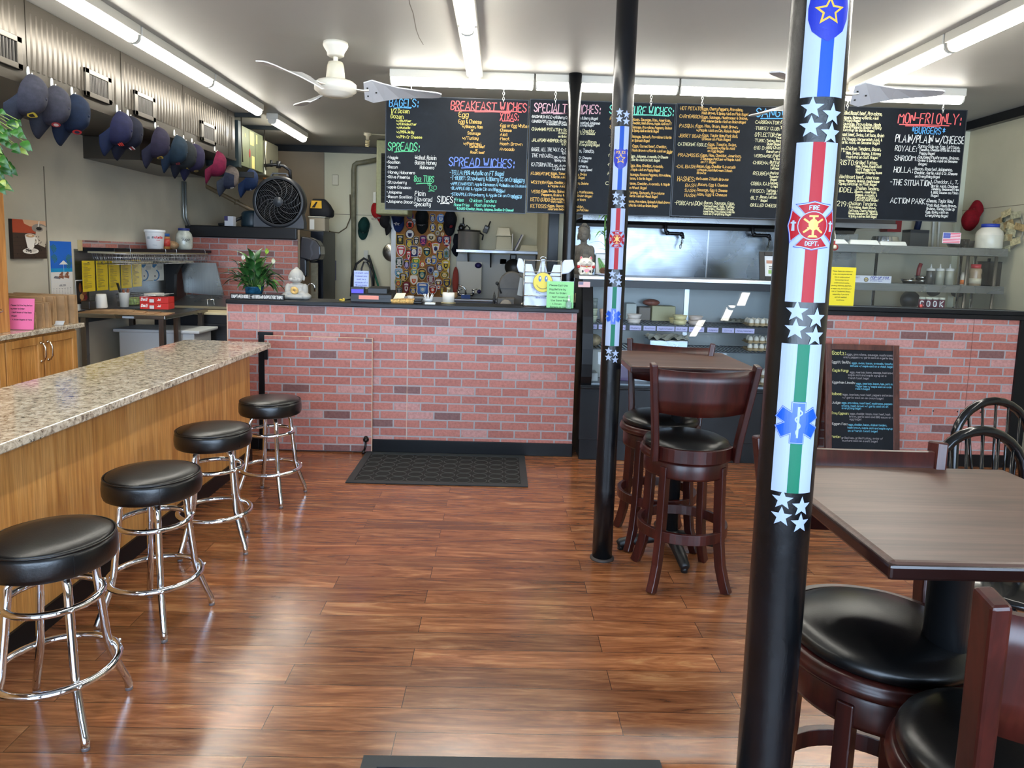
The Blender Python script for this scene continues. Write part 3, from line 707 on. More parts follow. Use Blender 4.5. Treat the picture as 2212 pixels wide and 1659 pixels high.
# ================================================================== FLOOR MATS
RUB=mat_mat()
def mat_rug(x0,x1,y0,y1,label,nx,ny,r,skew=0):
 t=thing('rubber_mat',label,'mat',((x0+x1)/2,(y0+y1)/2,0),0,'black rubber floor mats')
 obj('mat_base',MB().box(x0,x1,y0,y1,.0005,.006),RUB,t,world=True,bevel=.003)
 b=.05;m=MB()
 for a,c,d,e in((x0,x1,y0,y0+b),(x0,x1,y1-b,y1),(x0,x0+b,y0+b,y1-b),(x1-b,x1,y0+b,y1-b)):m.box(a,c,d,e,.006,.009)
 obj('mat_border',m,P((40,46,48),.6),t,world=True)
 m=MB();px,py=(x1-x0-2*b)/nx,(y1-y0-2*b)/ny
 for i in range(nx):
  for j in range(ny):
   c=(x0+b+px*(i+.5),y0+b+py*(j+.5))
   for q in range(18):
    a0,a1=2*PI*q/18,2*PI*(q+1)/18
    m.add([(c[0]+rr*math.cos(a),c[1]+rr*math.sin(a),z)for a in(a0,a1)for rr,z in((r-.004,.006),(r,.0095),(r+.004,.006))],[(0,3,4,1),(1,4,5,2)][::1],0,True)
 obj('ring_pattern',m,P((44,48,48),.6),t,world=True)
mat_rug(-1.045,.232,4.745,5.515,'large black rubber mat on the floor in front of the service counter',10,6,.052)
mat_rug(-.395,.554,1.3,2.07,'black rubber mat cut by the bottom edge of the photo',8,6,.05)
# ================================================================== DISPLAY CASE
CX0,CX1=.655,2.485
case=thing('display_case','refrigerated glass display case with curved front, right of the service counter','display case',(1.57,5.8,0))
CBK=P((7,9,13),.36,0,0,.35)
obj('base_panel',MB().box(CX0,CX1,5.44,6.2,.17,.585).box(CX0,CX1,5.428,5.44,.585,.6),CBK,case,world=True,bevel=.004)
obj('kick_panel',MB().box(CX0+.01,CX1-.01,5.47,6.15,0,.168),CBK,case,world=True,bevel=.003)
def cprof(o=0):
 return[(5.47-o,.6),(5.445-o,.68),(5.437-o,.78),(5.445-o,.9),(5.468-o,1.02),(5.505-o,1.15),(5.55-o,1.27),(5.60-o,1.385)]
side=cprof()+[(5.62,1.44),(6.18,1.44),(6.18,.585),(5.47,.585)]
for x0,x1 in((CX0,CX0+.012),(CX1-.035,CX1)):
 sp=MB().prism(side,x0,x1,'x')
 obj('end_panel',sp,CBK,case,world=True)
pr=cprof(.006);inn=[(y+.05,z)for y,z in pr]
for q in((CX0,CX0+.085),(CX1-.08,CX1)):obj('front_frame',MB().prism(pr+inn[::-1],q[0],q[1],'x'),CBK,case,world=True)
g=MB();pr=cprof();N=len(pr)
for i in range(N-1):
 g.quad((CX0+.085,pr[i][0],pr[i][1]),(CX1-.08,pr[i][0],pr[i][1]),(CX1-.08,pr[i+1][0],pr[i+1][1]),(CX0+.085,pr[i+1][0],pr[i+1][1]));g.sm[-1]=True
obj('curved_glass',g,mat_glass((.97,.99,.98,1),1.45,1.0),case,world=True)
obj('header',MB().box(CX0,CX1,5.585,5.63,1.385,1.44),CBK,case,world=True);obj('sill',MB().box(CX0,CX1,5.44,5.48,.588,.612),CBK,case,world=True)
obj('top_deck',MB().box(CX0-.03,CX1+.02,5.605,6.22,1.44,1.472),mat_steel((196,200,206),.32),case,world=True,bevel=.005)
bk=MB().box(CX0+.012,CX1-.035,6.14,6.17,.6,1.44)
obj('back_panel',bk,P((150,158,160),.35),case,world=True)
for q in(1.62,CX0+.012):obj('back_rail',MB().box(q,q+.04,6.125,6.139,.6,1.43),P((176,180,184),.3,.8),case,world=True)
obj('case_floor',MB().box(CX0+.012,CX1-.035,5.48,6.14,.6,.625),P((190,198,204),.35),case,world=True)
zs1=at(1400,701,5.62).z;zs2=at(1400,755,5.6).z
for zs,yf in((zs1,5.6),(zs2,5.58)):
 s=MB().box(CX0+.02,CX1-.045,yf,yf+.012,zs-.008,zs).box(CX0+.02,CX1-.045,6.0,6.012,zs-.008,zs)
 for k in range(52):x=CX0+.03+k*.0335;s.box(x,x+.007,yf,6.01,zs-.006,zs-.001)
 sh=obj('wire_shelf',s,P((66,72,80),.4,.5),case,world=True)
 if zs==zs1:
  obj('tag_rail',MB().box(CX0+.03,CX1-.05,yf-.012,yf,zs-.05,zs-.004),P((30,34,42),.5),sh,world=True)
  for a,b,txt in((1267,1289,'Plain'),(1293,1310,'Veggie'),(1340,1351,'Berry'),(1360,1385,'Blueberry'),(1390,1416,'Scallion'),(1419,1457,'Apple Cinnamon'),(1459,1485,'Butter'),(1488,1521,'Honey Walnut'),(1528,1552,'Jalapeno'),(1560,1586,'Olive'),(1588,1630,'Honey Habanero')):
   p=at(a,712,yf-.013);q=at(b,712,yf-.013);m=MB();z0,z1=zs-.046,zs-.008
   m.quad((p.x,yf-.0125,z0),(q.x,yf-.0125,z0),(q.x,yf-.0125,z1),(p.x,yf-.0125,z1),0)
   write(m,txt,((p.x+q.x)/2,yf-.0132,z0+.012),X_,Z_,.012,.002,min((q.x-p.x)*.8,.012*len(txt)),1,'c')
   obj('flavour_tag',m,[P((186,184,226),.5),P((96,92,150),.6)],sh,world=True)
   # ================================================================== MENU BOARDS
CHALK=[P((226,228,222),.8),P((236,232,120),.8),P((96,176,240),.8),P((236,104,104),.8),P((96,196,140),.8),P((236,190,104),.8),P((230,224,176),.8),P((150,206,232),.8),P((110,140,236),.8),P((226,176,186),.8),P((120,224,196),.8)]
BOARD=mat_chalkboard()
BY=5.84
MPP=BY/F_PX
def board(name_label,x0,x1,z0,z1,crop,lines,unders=(),zl=None):
 """crop = (ox, oy, s): where the notes on the lettering were read; lines = (X0, X1, base, caps, ink, words)"""
 ox,oy,s=crop
 t=thing('menu_board',name_label,'menu board',((x0+x1)/2,BY+.01,z0),0,'hand-lettered menu boards')
 obj('board_panel',MB().box(x0,x1,BY,BY+.02,z0,z1),BOARD,t,world=True)
 e=.006;f=MB()
 for a,b,c,d in((x0-e,x1+e,z0-e,z0),(x0-e,x1+e,z1,z1+e),(x0-e,x0,z0,z1),(x1,x1+e,z0,z1)):f.box(a,b,BY-.004,BY+.022,c,d)
 obj('board_rim',f,P((60,64,68),.4,.4),t,world=True)
 m=MB()
 for(a,b,yb,h,ink,txt)in lines:
  p=at(ox+a/s,oy+yb/s,BY);hh=h/s*MPP*(.8 if h<48 else.92)
  q=at(ox+(a+100)/s,oy+yb/s,BY);wd=(b-a)/s*MPP if b else None
  write(m,txt,(p.x,BY-.0012-random.random()*.0004,p.z),X_,Z_,hh,max(.0034,hh*.115),wd,ink,slant=.06,jit=.05)
 for(a,y,b,y2,ink)in unders:
  y,y2=y+6,y2+6;p=at(ox+a/s,oy+y/s,BY);q=at(ox+b/s,oy+y2/s,BY)
  for r in ribbon([Vector((p.x,p.z)),Vector(((p.x+q.x)/2,(p.z+q.z)/2+.004)),Vector((q.x,q.z))],.007):m.quad(*[(v.x,BY-.0018,v.y)for v in r],ink)
 obj('chalk_lettering',m,CHALK,t,world=True)
 for x in(x0+.2,x1-.2):
  c=MB();z=z1-.015;k=0
  while z<2.99:
   c.tube([(x+(.0075*math.cos(2*PI*i/10)if k%2 else 0),BY-.006+(0 if k%2 else.0075*math.cos(2*PI*i/10)),z+.013*math.sin(2*PI*i/10))for i in range(10)],.0022,5,True);z+=.021;k+=1
  obj('hanging_chain',c,P((200,200,196),.3,1),t,world=True)
 return t
B1=(820,180,5.529)
board('black menu board headed Bagels and Breakfast Wiches, leftmost of the four',-.962,.183,1.965,2.862,B1,[(115,445,275,95,2,'BAGELS:'),(118,128,330,40,1,'\u2022'),(135,345,350,52,1,'1/2 Dozen'),(118,128,405,40,1,'\u2022'),(135,278,418,52,1,'Dozen'),(200,370,458,30,1,'w/Butter'),(204,430,496,30,1,'w/Cinnabutter'),(204,358,540,30,1,'w/Nutella'),(204,402,594,38,1,'w/PB&Jelly'),(204,496,652,38,1,'w/Pln Cr Cheese'),(100,460,800,100,4,'SPREADS:'),(90,215,898,38,0,'-Veggie'),(85,238,955,38,0,'-Scallion'),(88,210,1012,38,0,'-Bacon'),(92,412,1075,40,0,'-Honey Habanero'),(88,354,1132,40,0,'-Olive Pimento'),(85,315,1195,40,0,'-Strawberry'),(85,366,1252,38,0,'-Apple Cinnamon'),(85,258,1312,36,0,'-Jalapeno'),(85,380,1366,38,0,'-Bacon Scallion'),(82,395,1425,40,0,'-Jalapeno Bacon'),(410,668,905,48,0,'\u2022Walnut Raisin'),(410,668,965,48,0,'\u2022Bacon Honey'),(482,646,1022,46,0,'Habanero'),(412,640,1172,75,4,'8oz TUBS'),(570,606,1222,40,4,'to'),(592,676,1268,48,4,'GO'),(405,542,1340,58,0,'\u2022Plain'),(405,620,1405,52,0,'\u2022Flavored'),(402,605,1462,50,0,'\u2022Specialty'),(850,1750,315,105,3,'BREAKFAST WICHES:'),(922,1055,400,60,5,'\u2022Egg'),(930,1206,475,50,5,'\u2022Egg & Cheese'),(988,1222,530,40,5,'w/Bacon, Ham'),(1092,1118,572,34,5,'or'),(1050,1198,610,40,5,'Sausage'),(990,1172,668,42,5,'w/Turkey'),(1002,1212,735,42,5,'w/Pastrami,'),(1076,1250,768,36,5,'Corned beef'),(1145,1168,805,30,5,'or'),(1085,1248,836,34,5,'Roast beef'),(1438,1648,440,85,3,'XTRAS:'),(1432,1772,520,45,5,'\u2022Egg or Egg Whites'),(1430,1570,576,40,5,'\u2022Cheese'),(1428,1520,626,40,5,'\u2022Aioli'),(1428,1548,676,40,5,'\u2022Meat'),(1424,1696,736,42,5,'\u2022Hash Brown'),(1424,1602,800,42,5,'\u2022Avocado'),(828,1585,985,105,8,'SPREAD WICHES:'),(838,1468,1085,52,7,'-TELLA: PB& Nutella on FT Bagel'),(845,1712,1150,50,7,'-T-BERRY: Strawberry & BBerry CC on Cranberry'),(1608,1696,1186,36,7,'Bagel'),(845,1515,1212,40,7,'-APPLE HARVEST: Apple Cinnamon & Walnut'),(1472,1752,1236,34,7,'Raisin on Cin Raisin'),(848,1450,1268,42,7,'-BLAPPLE: BB & Apple Cin on BBerry'),(1398,1492,1300,36,7,'Bagel'),(850,1680,1338,42,7,'-STRAPPLE: Strawberry & Apple Cin on Cranberry'),(1582,1678,1376,34,7,'Bagel'),(688,890,1418,75,0,'SIDES:'),(900,1002,1408,46,10,'Fries'),(1065,1390,1415,46,10,'\u2022Chicken Tenders'),(880,1068,1465,40,10,'\u2022Home Fries'),(1124,1376,1470,42,10,'\u2022Hash Browns'),(918,1586,1508,34,10,'*LOADED (Cheddar, Bacon, Jalapeno, Scallion Cr Cheese)')],[(175,290,370,292,2),(180,815,405,810,4),(900,322,1690,335,3),(1140,335,1560,345,3),(1470,445,1600,452,3),(980,1005,1460,998,8),(730,1430,830,1432,0),(440,1195,620,1190,4),(590,1282,650,1282,4)])
B2=(1130,200,5.926)
board('black menu board headed Specialty Wiches and Signature Wiches, second from the left',.203,1.379,1.975,2.872,B2,[(140,960,245,110,9,'SPECIALTY WICHES:'),(105,930,322,40,0,'\u2022BACON BLU: B.E.C w/B.Berry Cr Cheese on B.Berry Bagel'),(105,960,380,38,0,'\u2022LOADED POTATO: Hash Brown, Cheddar, Roasted Jalapeno'),(300,885,415,32,0,'& Scallion Cr Cheese on Everything Bagel'),(100,905,485,46,6,'\u2022CHANNING POTATUM: Bacon, Ham, Cheddar,'),(450,905,528,34,6,'Avocado w/Eggs & Cr Cheese'),(450,560,572,32,6,'on Onion'),(100,918,625,46,6,'\u2022JALAPENO WHOPPER: Grilled Jalapenos w/Bacon'),(492,965,672,36,6,'& Cr Cheese on Everything Bagel'),(98,890,745,48,0,'\u2022BAGEL ALL THE WAY: Cr Cheese, Lox, Tomato,'),(502,600,790,34,0,'Onion'),(95,360,825,48,0,'\u2022THE MIYAGI:'),(380,862,838,38,0,'Lox, Avocado, Plain Cr Cheese'),(400,818,878,34,0,'Spicy Aioli on Wheat Bagel'),(95,362,940,50,0,'\u2022KATSUMATO:'),(375,822,945,38,0,'Lox, Avocado, Habanero,'),(380,870,988,34,0,'L,T,O & Garlic Aioli on Poppy Seed'),(100,350,1052,46,5,'FLORENTINE:'),(360,805,1048,38,5,'Eggs, Tomato, Spinach, Swiss'),(360,778,1092,34,5,'& Garlic Aioli on Wheat Bagel'),(100,300,1165,44,5,'WESTERN:'),(312,826,1162,36,5,'Eggs, Cheddar, Ham, Peppers, Onions'),(318,690,1208,32,5,'& Maple Aioli on Plain'),(102,225,1285,46,5,'VEGG:'),(235,886,1272,38,5,'Eggs, Swiss, Spinach, Tomato, Mushrooms,'),(235,870,1320,34,5,'Peppers, Onions & Garlic on Onion Bagel'),(95,348,1388,48,5,'KETO GUIDO:'),(362,792,1372,38,5,'Sausage, Egg, American'),(362,530,1408,32,5,'Between 2'),(95,305,1472,48,5,'KETOSIS:'),(318,770,1462,38,5,'Eggs, Bacon, Ham, Cheddar,'),(318,828,1502,32,5,'American between Sausage Patties'),(1105,1900,268,105,10,'SIGNATURE WICHES:'),(1095,1135,350,46,5,'\u2022F'),(1395,1875,358,40,5,'Bacon, Sausage, Ham, American,'),(1395,1888,402,36,5,'Cheddar, Hash Brown, Maple Aioli on FT'),(1090,1135,455,46,5,'\u2022S'),(1395,1892,455,38,5,'Sausage, Provolone, Peppers, Onions'),(1395,1725,500,36,5,'& Spicy Aioli on Garlic Bagel'),(1090,1120,570,46,5,'\u2022I'),(1388,1888,575,38,5,'Sausage, Spinach, Provolone & Garlic'),(1385,1610,625,38,5,'on Spinach Bagel'),(1085,1130,690,46,6,'\u2022C'),(1400,1830,698,40,5,'Eggs, Corned beef, Cheddar,'),(1395,1908,752,36,5,'Hash Brown w/Garlic Aioli on Onion'),(1838,1895,782,24,5,'Bagel'),(1080,1125,815,46,6,'\u2022M'),(1370,1845,828,38,6,'Eggs, Jalapeno, Avocado, Cr Cheese'),(1370,1740,872,36,6,'& Garlic Aioli on Salt Bagel'),(1075,1115,935,46,6,'\u2022N'),(1365,1785,948,40,5,'Eggs, Ham, Cheddar, Avocado,'),(1362,1740,998,36,5,'& Maple Aioli on Poppy Bagel'),(1065,1110,1055,46,6,'\u2022P'),(1358,1882,1060,38,5,'Sausage, Banana Peppers, Provolone,'),(1355,1640,1110,36,5,'Bacon, & Garlic Bagel'),(1055,1095,1178,46,6,'C'),(1350,1868,1175,38,5,'Bacon, Cheddar, Avocado, & Maple'),(1350,1575,1230,38,5,'on Wheat Bagel'),(1345,1800,1292,38,5,'Turkey, Spinach, Provolone'),(1340,1712,1336,36,5,'& Garlic Aioli on Wheat Bagel'),(1340,1874,1405,36,5,'Bacon, Provolone, Spinach & Hash Brown'),(1338,1715,1455,36,5,'w/Garlic Aioli on Onion Bagel')],[(235,258,565,262,9),(390,268,775,268,9),(1400,280,1860,296,10)])
B3=(1440,200,5.267)
board('black menu board starting with Hot Potato, third from the left behind the big pole',1.396,2.57,1.983,2.876,B3,[(145,400,195,46,5,'\u2022HOT POTATO:'),(405,858,198,40,5,'Eggs, Cherry Peppers, Provolone,'),(400,912,245,34,5,'Hash Brown, & Spicy Aioli on Plain Bagel'),(135,395,285,44,5,'\u2022CARMENGOCH:'),(400,912,292,36,5,'Eggs, Sausage, Mushrooms & Onions,'),(398,888,335,32,5,'Provolone Garlic Aioli on Onion Bagel'),(132,320,395,46,5,'\u2022PASQUA:'),(335,802,392,38,5,'Eggs, Ham, Onion, Hash Brown,'),(338,818,440,34,5,'w/Maple Aioli on Cin. Raisin Bagel'),(125,388,505,44,5,'\u2022JERSEY BOAR:'),(405,800,500,38,5,'Eggs, Taylor Ham/Pork Roll,'),(402,718,540,34,5,'Cheese on Plain Bagel'),(118,455,602,42,6,'\u2022CATHERINE EGGLE:'),(470,790,602,38,5,'Eggs, Tomato, Swiss,'),(462,768,640,32,5,'Avocado w/Garlic Aioli'),(466,645,675,30,5,'on Egg Bagel'),(118,375,725,44,5,'\u2022PRAZNOSIS:'),(388,842,724,36,5,'Eggs, Ham, Cheddar, American,'),(384,828,764,32,5,'2 Sausage Patties w/Maple Aioli'),(388,555,800,30,5,'on FT Bagel'),(105,328,855,42,5,'-CALIBASH:'),(342,776,850,36,5,'Bacon, Egg, Cheddar & Avocado'),(344,738,890,30,5,'w/Maple Aioli Between 2 Hash'),(344,446,924,30,5,'Browns'),(105,315,1005,54,5,'\u2022HASHES:'),(338,698,992,36,5,'Between 2 Hash Browns'),(212,345,1072,44,5,'BASH:'),(358,690,1060,38,5,'Bacon, Egg & Cheese'),(205,332,1128,40,5,'SASH:'),(346,684,1120,36,5,'Sausage, Egg & Cheese'),(205,332,1185,42,5,'HASH:'),(348,680,1170,38,5,'Ham, Egg & Cheese'),(90,410,1275,48,6,'-PORKAMADON:'),(428,770,1268,42,6,'Bacon, Sausage, Eggs,'),(424,768,1302,30,6,'Corned beef, Ham, Turkey,'),(424,760,1332,28,6,'Pastrami, Cheddar, Swiss,'),(414,770,1360,28,6,'American, Provolone & Garlic'),(414,728,1388,28,6,'Aioli on Everything Bagel'),(1015,1700,270,100,2,'SANGWICHES:'),(998,1285,352,44,6,'\u2022CARBONATOR:'),(1300,1345,350,40,6,'B'),(998,1280,420,42,6,'\u2022TURKEY CLUB:'),(1290,1345,415,38,6,'Tu'),(992,1235,498,48,6,"\u2022D'FLECTOR:"),(1250,1325,490,36,6,'Pastr'),(1250,1320,522,26,6,'Mush'),(988,1120,560,40,6,'\u2022TURK:'),(1135,1312,560,36,6,'Turkey, Bacon'),(1140,1292,595,30,6,'Onion Bagel'),(980,1120,645,46,6,'\u2022BIG D:'),(1135,1305,640,42,6,'BBQ Chick'),(1135,1305,682,32,6,'Ranch on Pl'),(980,1200,735,40,6,'\u2022VERDANSK:'),(1215,1300,730,38,6,'Pastr'),(1215,1300,765,30,6,'& Rom'),(972,1160,812,42,6,'\u2022CHIGENA:'),(1175,1295,806,38,6,'Buffalo'),(1185,1290,838,30,6,'Ranch'),(1182,1280,872,30,6,'Lettuce'),(968,1170,935,46,6,'\u2022REUBEN:'),(1180,1288,928,36,6,'Pastrami'),(1172,1270,968,30,6,'Sauerkr'),(1180,1250,1000,28,6,'Bagel'),(948,1165,1052,46,6,'\u2022COBRA KAI:'),(1175,1280,1042,36,6,'Sausage'),(1182,1275,1080,30,6,'& Maple'),(940,1112,1135,44,6,'\u2022FRISCO:'),(1132,1270,1128,38,6,'Turkey, E'),(1132,1270,1160,30,6,'Aioli on S'),(945,1050,1215,46,6,'\u2022BLT:'),(1065,1262,1200,36,6,'Bacon, Lettuce'),(1070,1142,1238,30,6,'Bagel'),(940,1255,1295,42,6,'\u2022GRILLED CHEESE')],[(1070,290,1600,300,2)])
B4=(1780,160,4.88)
board('black menu board headed Mon-Fri Only with the burgers, rightmost of the four',2.587,3.775,2.005,2.9,B4,[(182,605,425,44,6,'Grilled Roast beef, Provolone,'),(182,565,468,34,6,'Peppers, Onions w/Garlic Aioli'),(178,376,498,30,6,'on Poppy Bagel'),(168,590,538,40,6,': Sausage, Provolone, Hash'),(205,596,568,32,6,'Brown, Peppers, Onions w/Spicy'),(203,522,600,30,6,'Ketchup on Garlic Bagel'),(168,626,650,40,6,'Roast beef, Swiss, Lettuce, Onion'),(170,605,695,34,6,'Oil & Vinegar, Horseradish Aioli, &'),(170,578,730,34,6,'Garlic Aioli, on Sesame Bagel'),(145,218,818,50,6,'MM:'),(232,596,800,44,6,'Chicken Tenders, Bacon,'),(230,592,845,38,6,'Ham, Swiss, Onions, & Honey'),(232,562,885,34,6,'Mustard on Salt Bagel'),(130,322,955,54,6,'CRISTO:'),(335,562,948,44,6,'Grilled Turkey,'),(335,600,982,32,6,'Ham, Swiss, Maple Aioli'),(332,540,1015,30,6,'on FT Bagel w/a'),(334,606,1045,30,6,'Raspberry Dipping Sauce'),(125,575,1095,42,6,'Grilled Roast beef, American'),(125,580,1132,32,6,'Cheese, Peppers, Onions, Mushrooms'),(128,550,1165,32,6,'w/Spicy Ketchup on Plain Bagel'),(115,322,1242,52,6,'LIDDEL:'),(338,578,1218,40,6,'Chicken Tenders,'),(328,552,1252,32,6,'Bacon, American,'),(328,555,1284,30,6,'Cheese, Avocado, &'),(328,540,1310,26,6,'Lettuce w/Spicy'),(324,566,1335,26,6,'Aioli on Salt Bagel'),(110,248,1390,54,6,'1219:'),(262,555,1380,44,6,'Chicken Tenders,'),(262,548,1415,32,6,'Provolone, Hash Brown,'),(262,560,1450,32,6,'Lettuce, Cherry Peppers,'),(256,562,1478,28,6,'Honey Habanero Cr. Cheese'),(258,550,1508,28,6,'& Spicy Aioli on Salt Bagel'),(780,1430,510,108,3,'MON-FRI ONLY:'),(915,1265,625,70,2,'*BURGERS*'),(730,1470,712,78,0,'\u2022PLAIN/PLAIN w/CHEESE'),(730,970,808,58,0,'\u2022ROYALE:'),(990,1428,775,40,0,'Sunny-Side up Egg, Lettuce,'),(1002,1428,808,32,0,'Tomato, Cheese & Garlic Aioli on'),(1002,1164,845,32,0,'Poppy Bagel'),(722,978,908,54,0,'\u2022SHROOM:'),(992,1422,888,36,0,'Sauteed Mushrooms, Onions,'),(992,1402,922,32,0,'Swiss & Garlic Aioli on Sesame'),(995,1080,960,32,0,'Bagel'),(715,930,1035,60,0,'\u2022HOLLA:'),(955,1352,1012,38,0,'Bacon, Roasted Jalapenos,'),(952,1402,1052,34,0,'Cheddar, Garlic Aioli & Cr. Cheese'),(958,1215,1090,32,0,'on Everything Bagel'),(695,1140,1168,62,0,'-THE SITUATION:'),(1158,1412,1150,42,0,'Cheddar, L, T,'),(1128,1410,1192,32,0,'Garlic Aioli, Chicken'),(1128,1420,1222,30,0,'Tenders, Seasoned Fries'),(1124,1412,1258,30,0,'& BBQ Sauce on Plain'),(1126,1202,1292,30,0,'Bagel'),(678,1078,1358,58,0,'\u2022ACTION PARK:'),(1088,1364,1350,42,0,'Cheese, Taylor Ham/'),(1086,1395,1396,36,0,'Pork Roll, Hash Brown,'),(1078,1376,1430,32,0,'Onions, Sunny-Side Up'),(1070,1308,1464,30,0,'Egg, Spicy Aioli on'),(1068,1304,1502,32,0,'Everything Bagel')],[(795,525,1315,540,3),(860,540,1220,552,3)])
t=thing('easel_chalkboard','standing wood-framed chalkboard easel in front of the brick half wall','chalkboard',(2.86,5.3,0))
lean=lambda z:5.24+z*.17
ex0,ex1=2.565,3.15
f=MB()
def eslab(x0,x1,z0,z1,off,th=.02):
 m=MB();m.slab((x0,lean(z0)+off,z0),(x1,lean(z0)+off,z0),(x1,lean(z1)+off,z1),(x0,lean(z1)+off,z1),th);return m
WF=mat_wood('easel_frame',((56,26,19),(84,43,31),(104,58,42)),'z',1,.4)
obj('chalk_panel',eslab(ex0+.045,ex1-.045,.1,.97,.006,.01),BOARD,t,world=True)
for a in((ex0,ex0+.05,.0,1.0),(ex1-.05,ex1,.0,1.0),(ex0+.05,ex1-.05,.955,1.0),(ex0+.05,ex1-.05,.08,.125)):obj('frame_rail',eslab(*a,0,.024),WF,t,world=True,bevel=.003)
b=MB()
for x in(ex0+.03,ex1-.03):obj('rear_leg',MB().bar([(x,lean(.95)+.03,.95),(x,5.525,.0)],.035,.02,up=(0,1,0)),WF,t,world=True)
m=MB();EO=(1740,680,4.367)
ins=[P((214,212,130),.8),P((206,206,200),.8),P((110,190,220),.8),P((150,146,150),.8)]
for(a,b_,yb,h,ink,txt)in((275,405,382,44,0,'Gootz:'),(412,868,388,24,3,'eggs, provolone, sausage, mushrooms,'),(380,880,414,22,3,'onion, peppers w/ garlic aioli on a garlic bagel'),(265,445,460,28,1,'Eggitt Smith:'),(455,858,468,22,2,'eggs, swiss, bacon, avocado, tomato,'),(435,852,494,22,2,'lettuce w/ maple aioli on a wheat bagel'),(265,420,538,30,0,'Eagle Fang:'),(430,858,552,22,3,'eggs, American, bacon, sausage, hash brown,'),(410,780,578,22,3,'maple aioli and maple syrup on a'),(410,608,606,22,3,'French toast bagel'),(255,475,646,26,1,'Eggerham Lincoln:'),(482,858,656,22,2,'eggs, American, bacon, ham, pork roll/'),(470,820,682,22,2,'Taylor ham w/ maple aioli on a cin'),(470,606,704,22,2,'raisin bagel'),(235,338,752,30,0,'Balboa:'),(345,830,756,22,3,'eggs, American, roast beef, peppers and onions'),(340,735,784,22,3,'w/ garlic aioli on an onion bagel'),(236,322,830,26,1,'Judge:'),(328,838,832,22,2,'eggs, provolone, roast beef, mushrooms, peppers +'),(325,776,858,22,2,'onions, hash brown w/ garlic aioli on an'),(325,510,880,22,2,'everything bagel'),(222,392,926,26,0,'Troy Eggman:'),(400,788,930,22,3,'eggs, cheddar, bacon, roast beef, hash'),(388,830,956,22,3,'brown, garlic aioli and BBQ sauce on an'),(390,502,980,22,3,'egg bagel'),(222,370,1022,26,1,'Eggan Fox:'),(375,748,1028,22,2,'eggs, cheddar, bacon, chicken tenders,'),(365,800,1056,22,2,'hash brown, maple aioli and maple syrup'),(365,650,1084,22,2,'on a French toast bagel'),(208,290,1138,28,0,'Monte:'),(300,700,1146,22,3,'grilled ham, grilled turkey, swiss w/'),(305,645,1172,22,3,'mustard aioli on a salt bagel')):
 p=at(EO[0]+a/EO[2],EO[1]+yb/EO[2],5.36);k=5.36/F_PX/EO[2]
 y=lean(p.z)+.0045
 write(m,txt,(p.x,y,p.z),X_,Vector((0,.17,1)).normalized(),h*k*.82,max(.002,h*k*.11),(b_-a)*k,ink)
obj('chalk_lettering',m,ins,t,world=True)
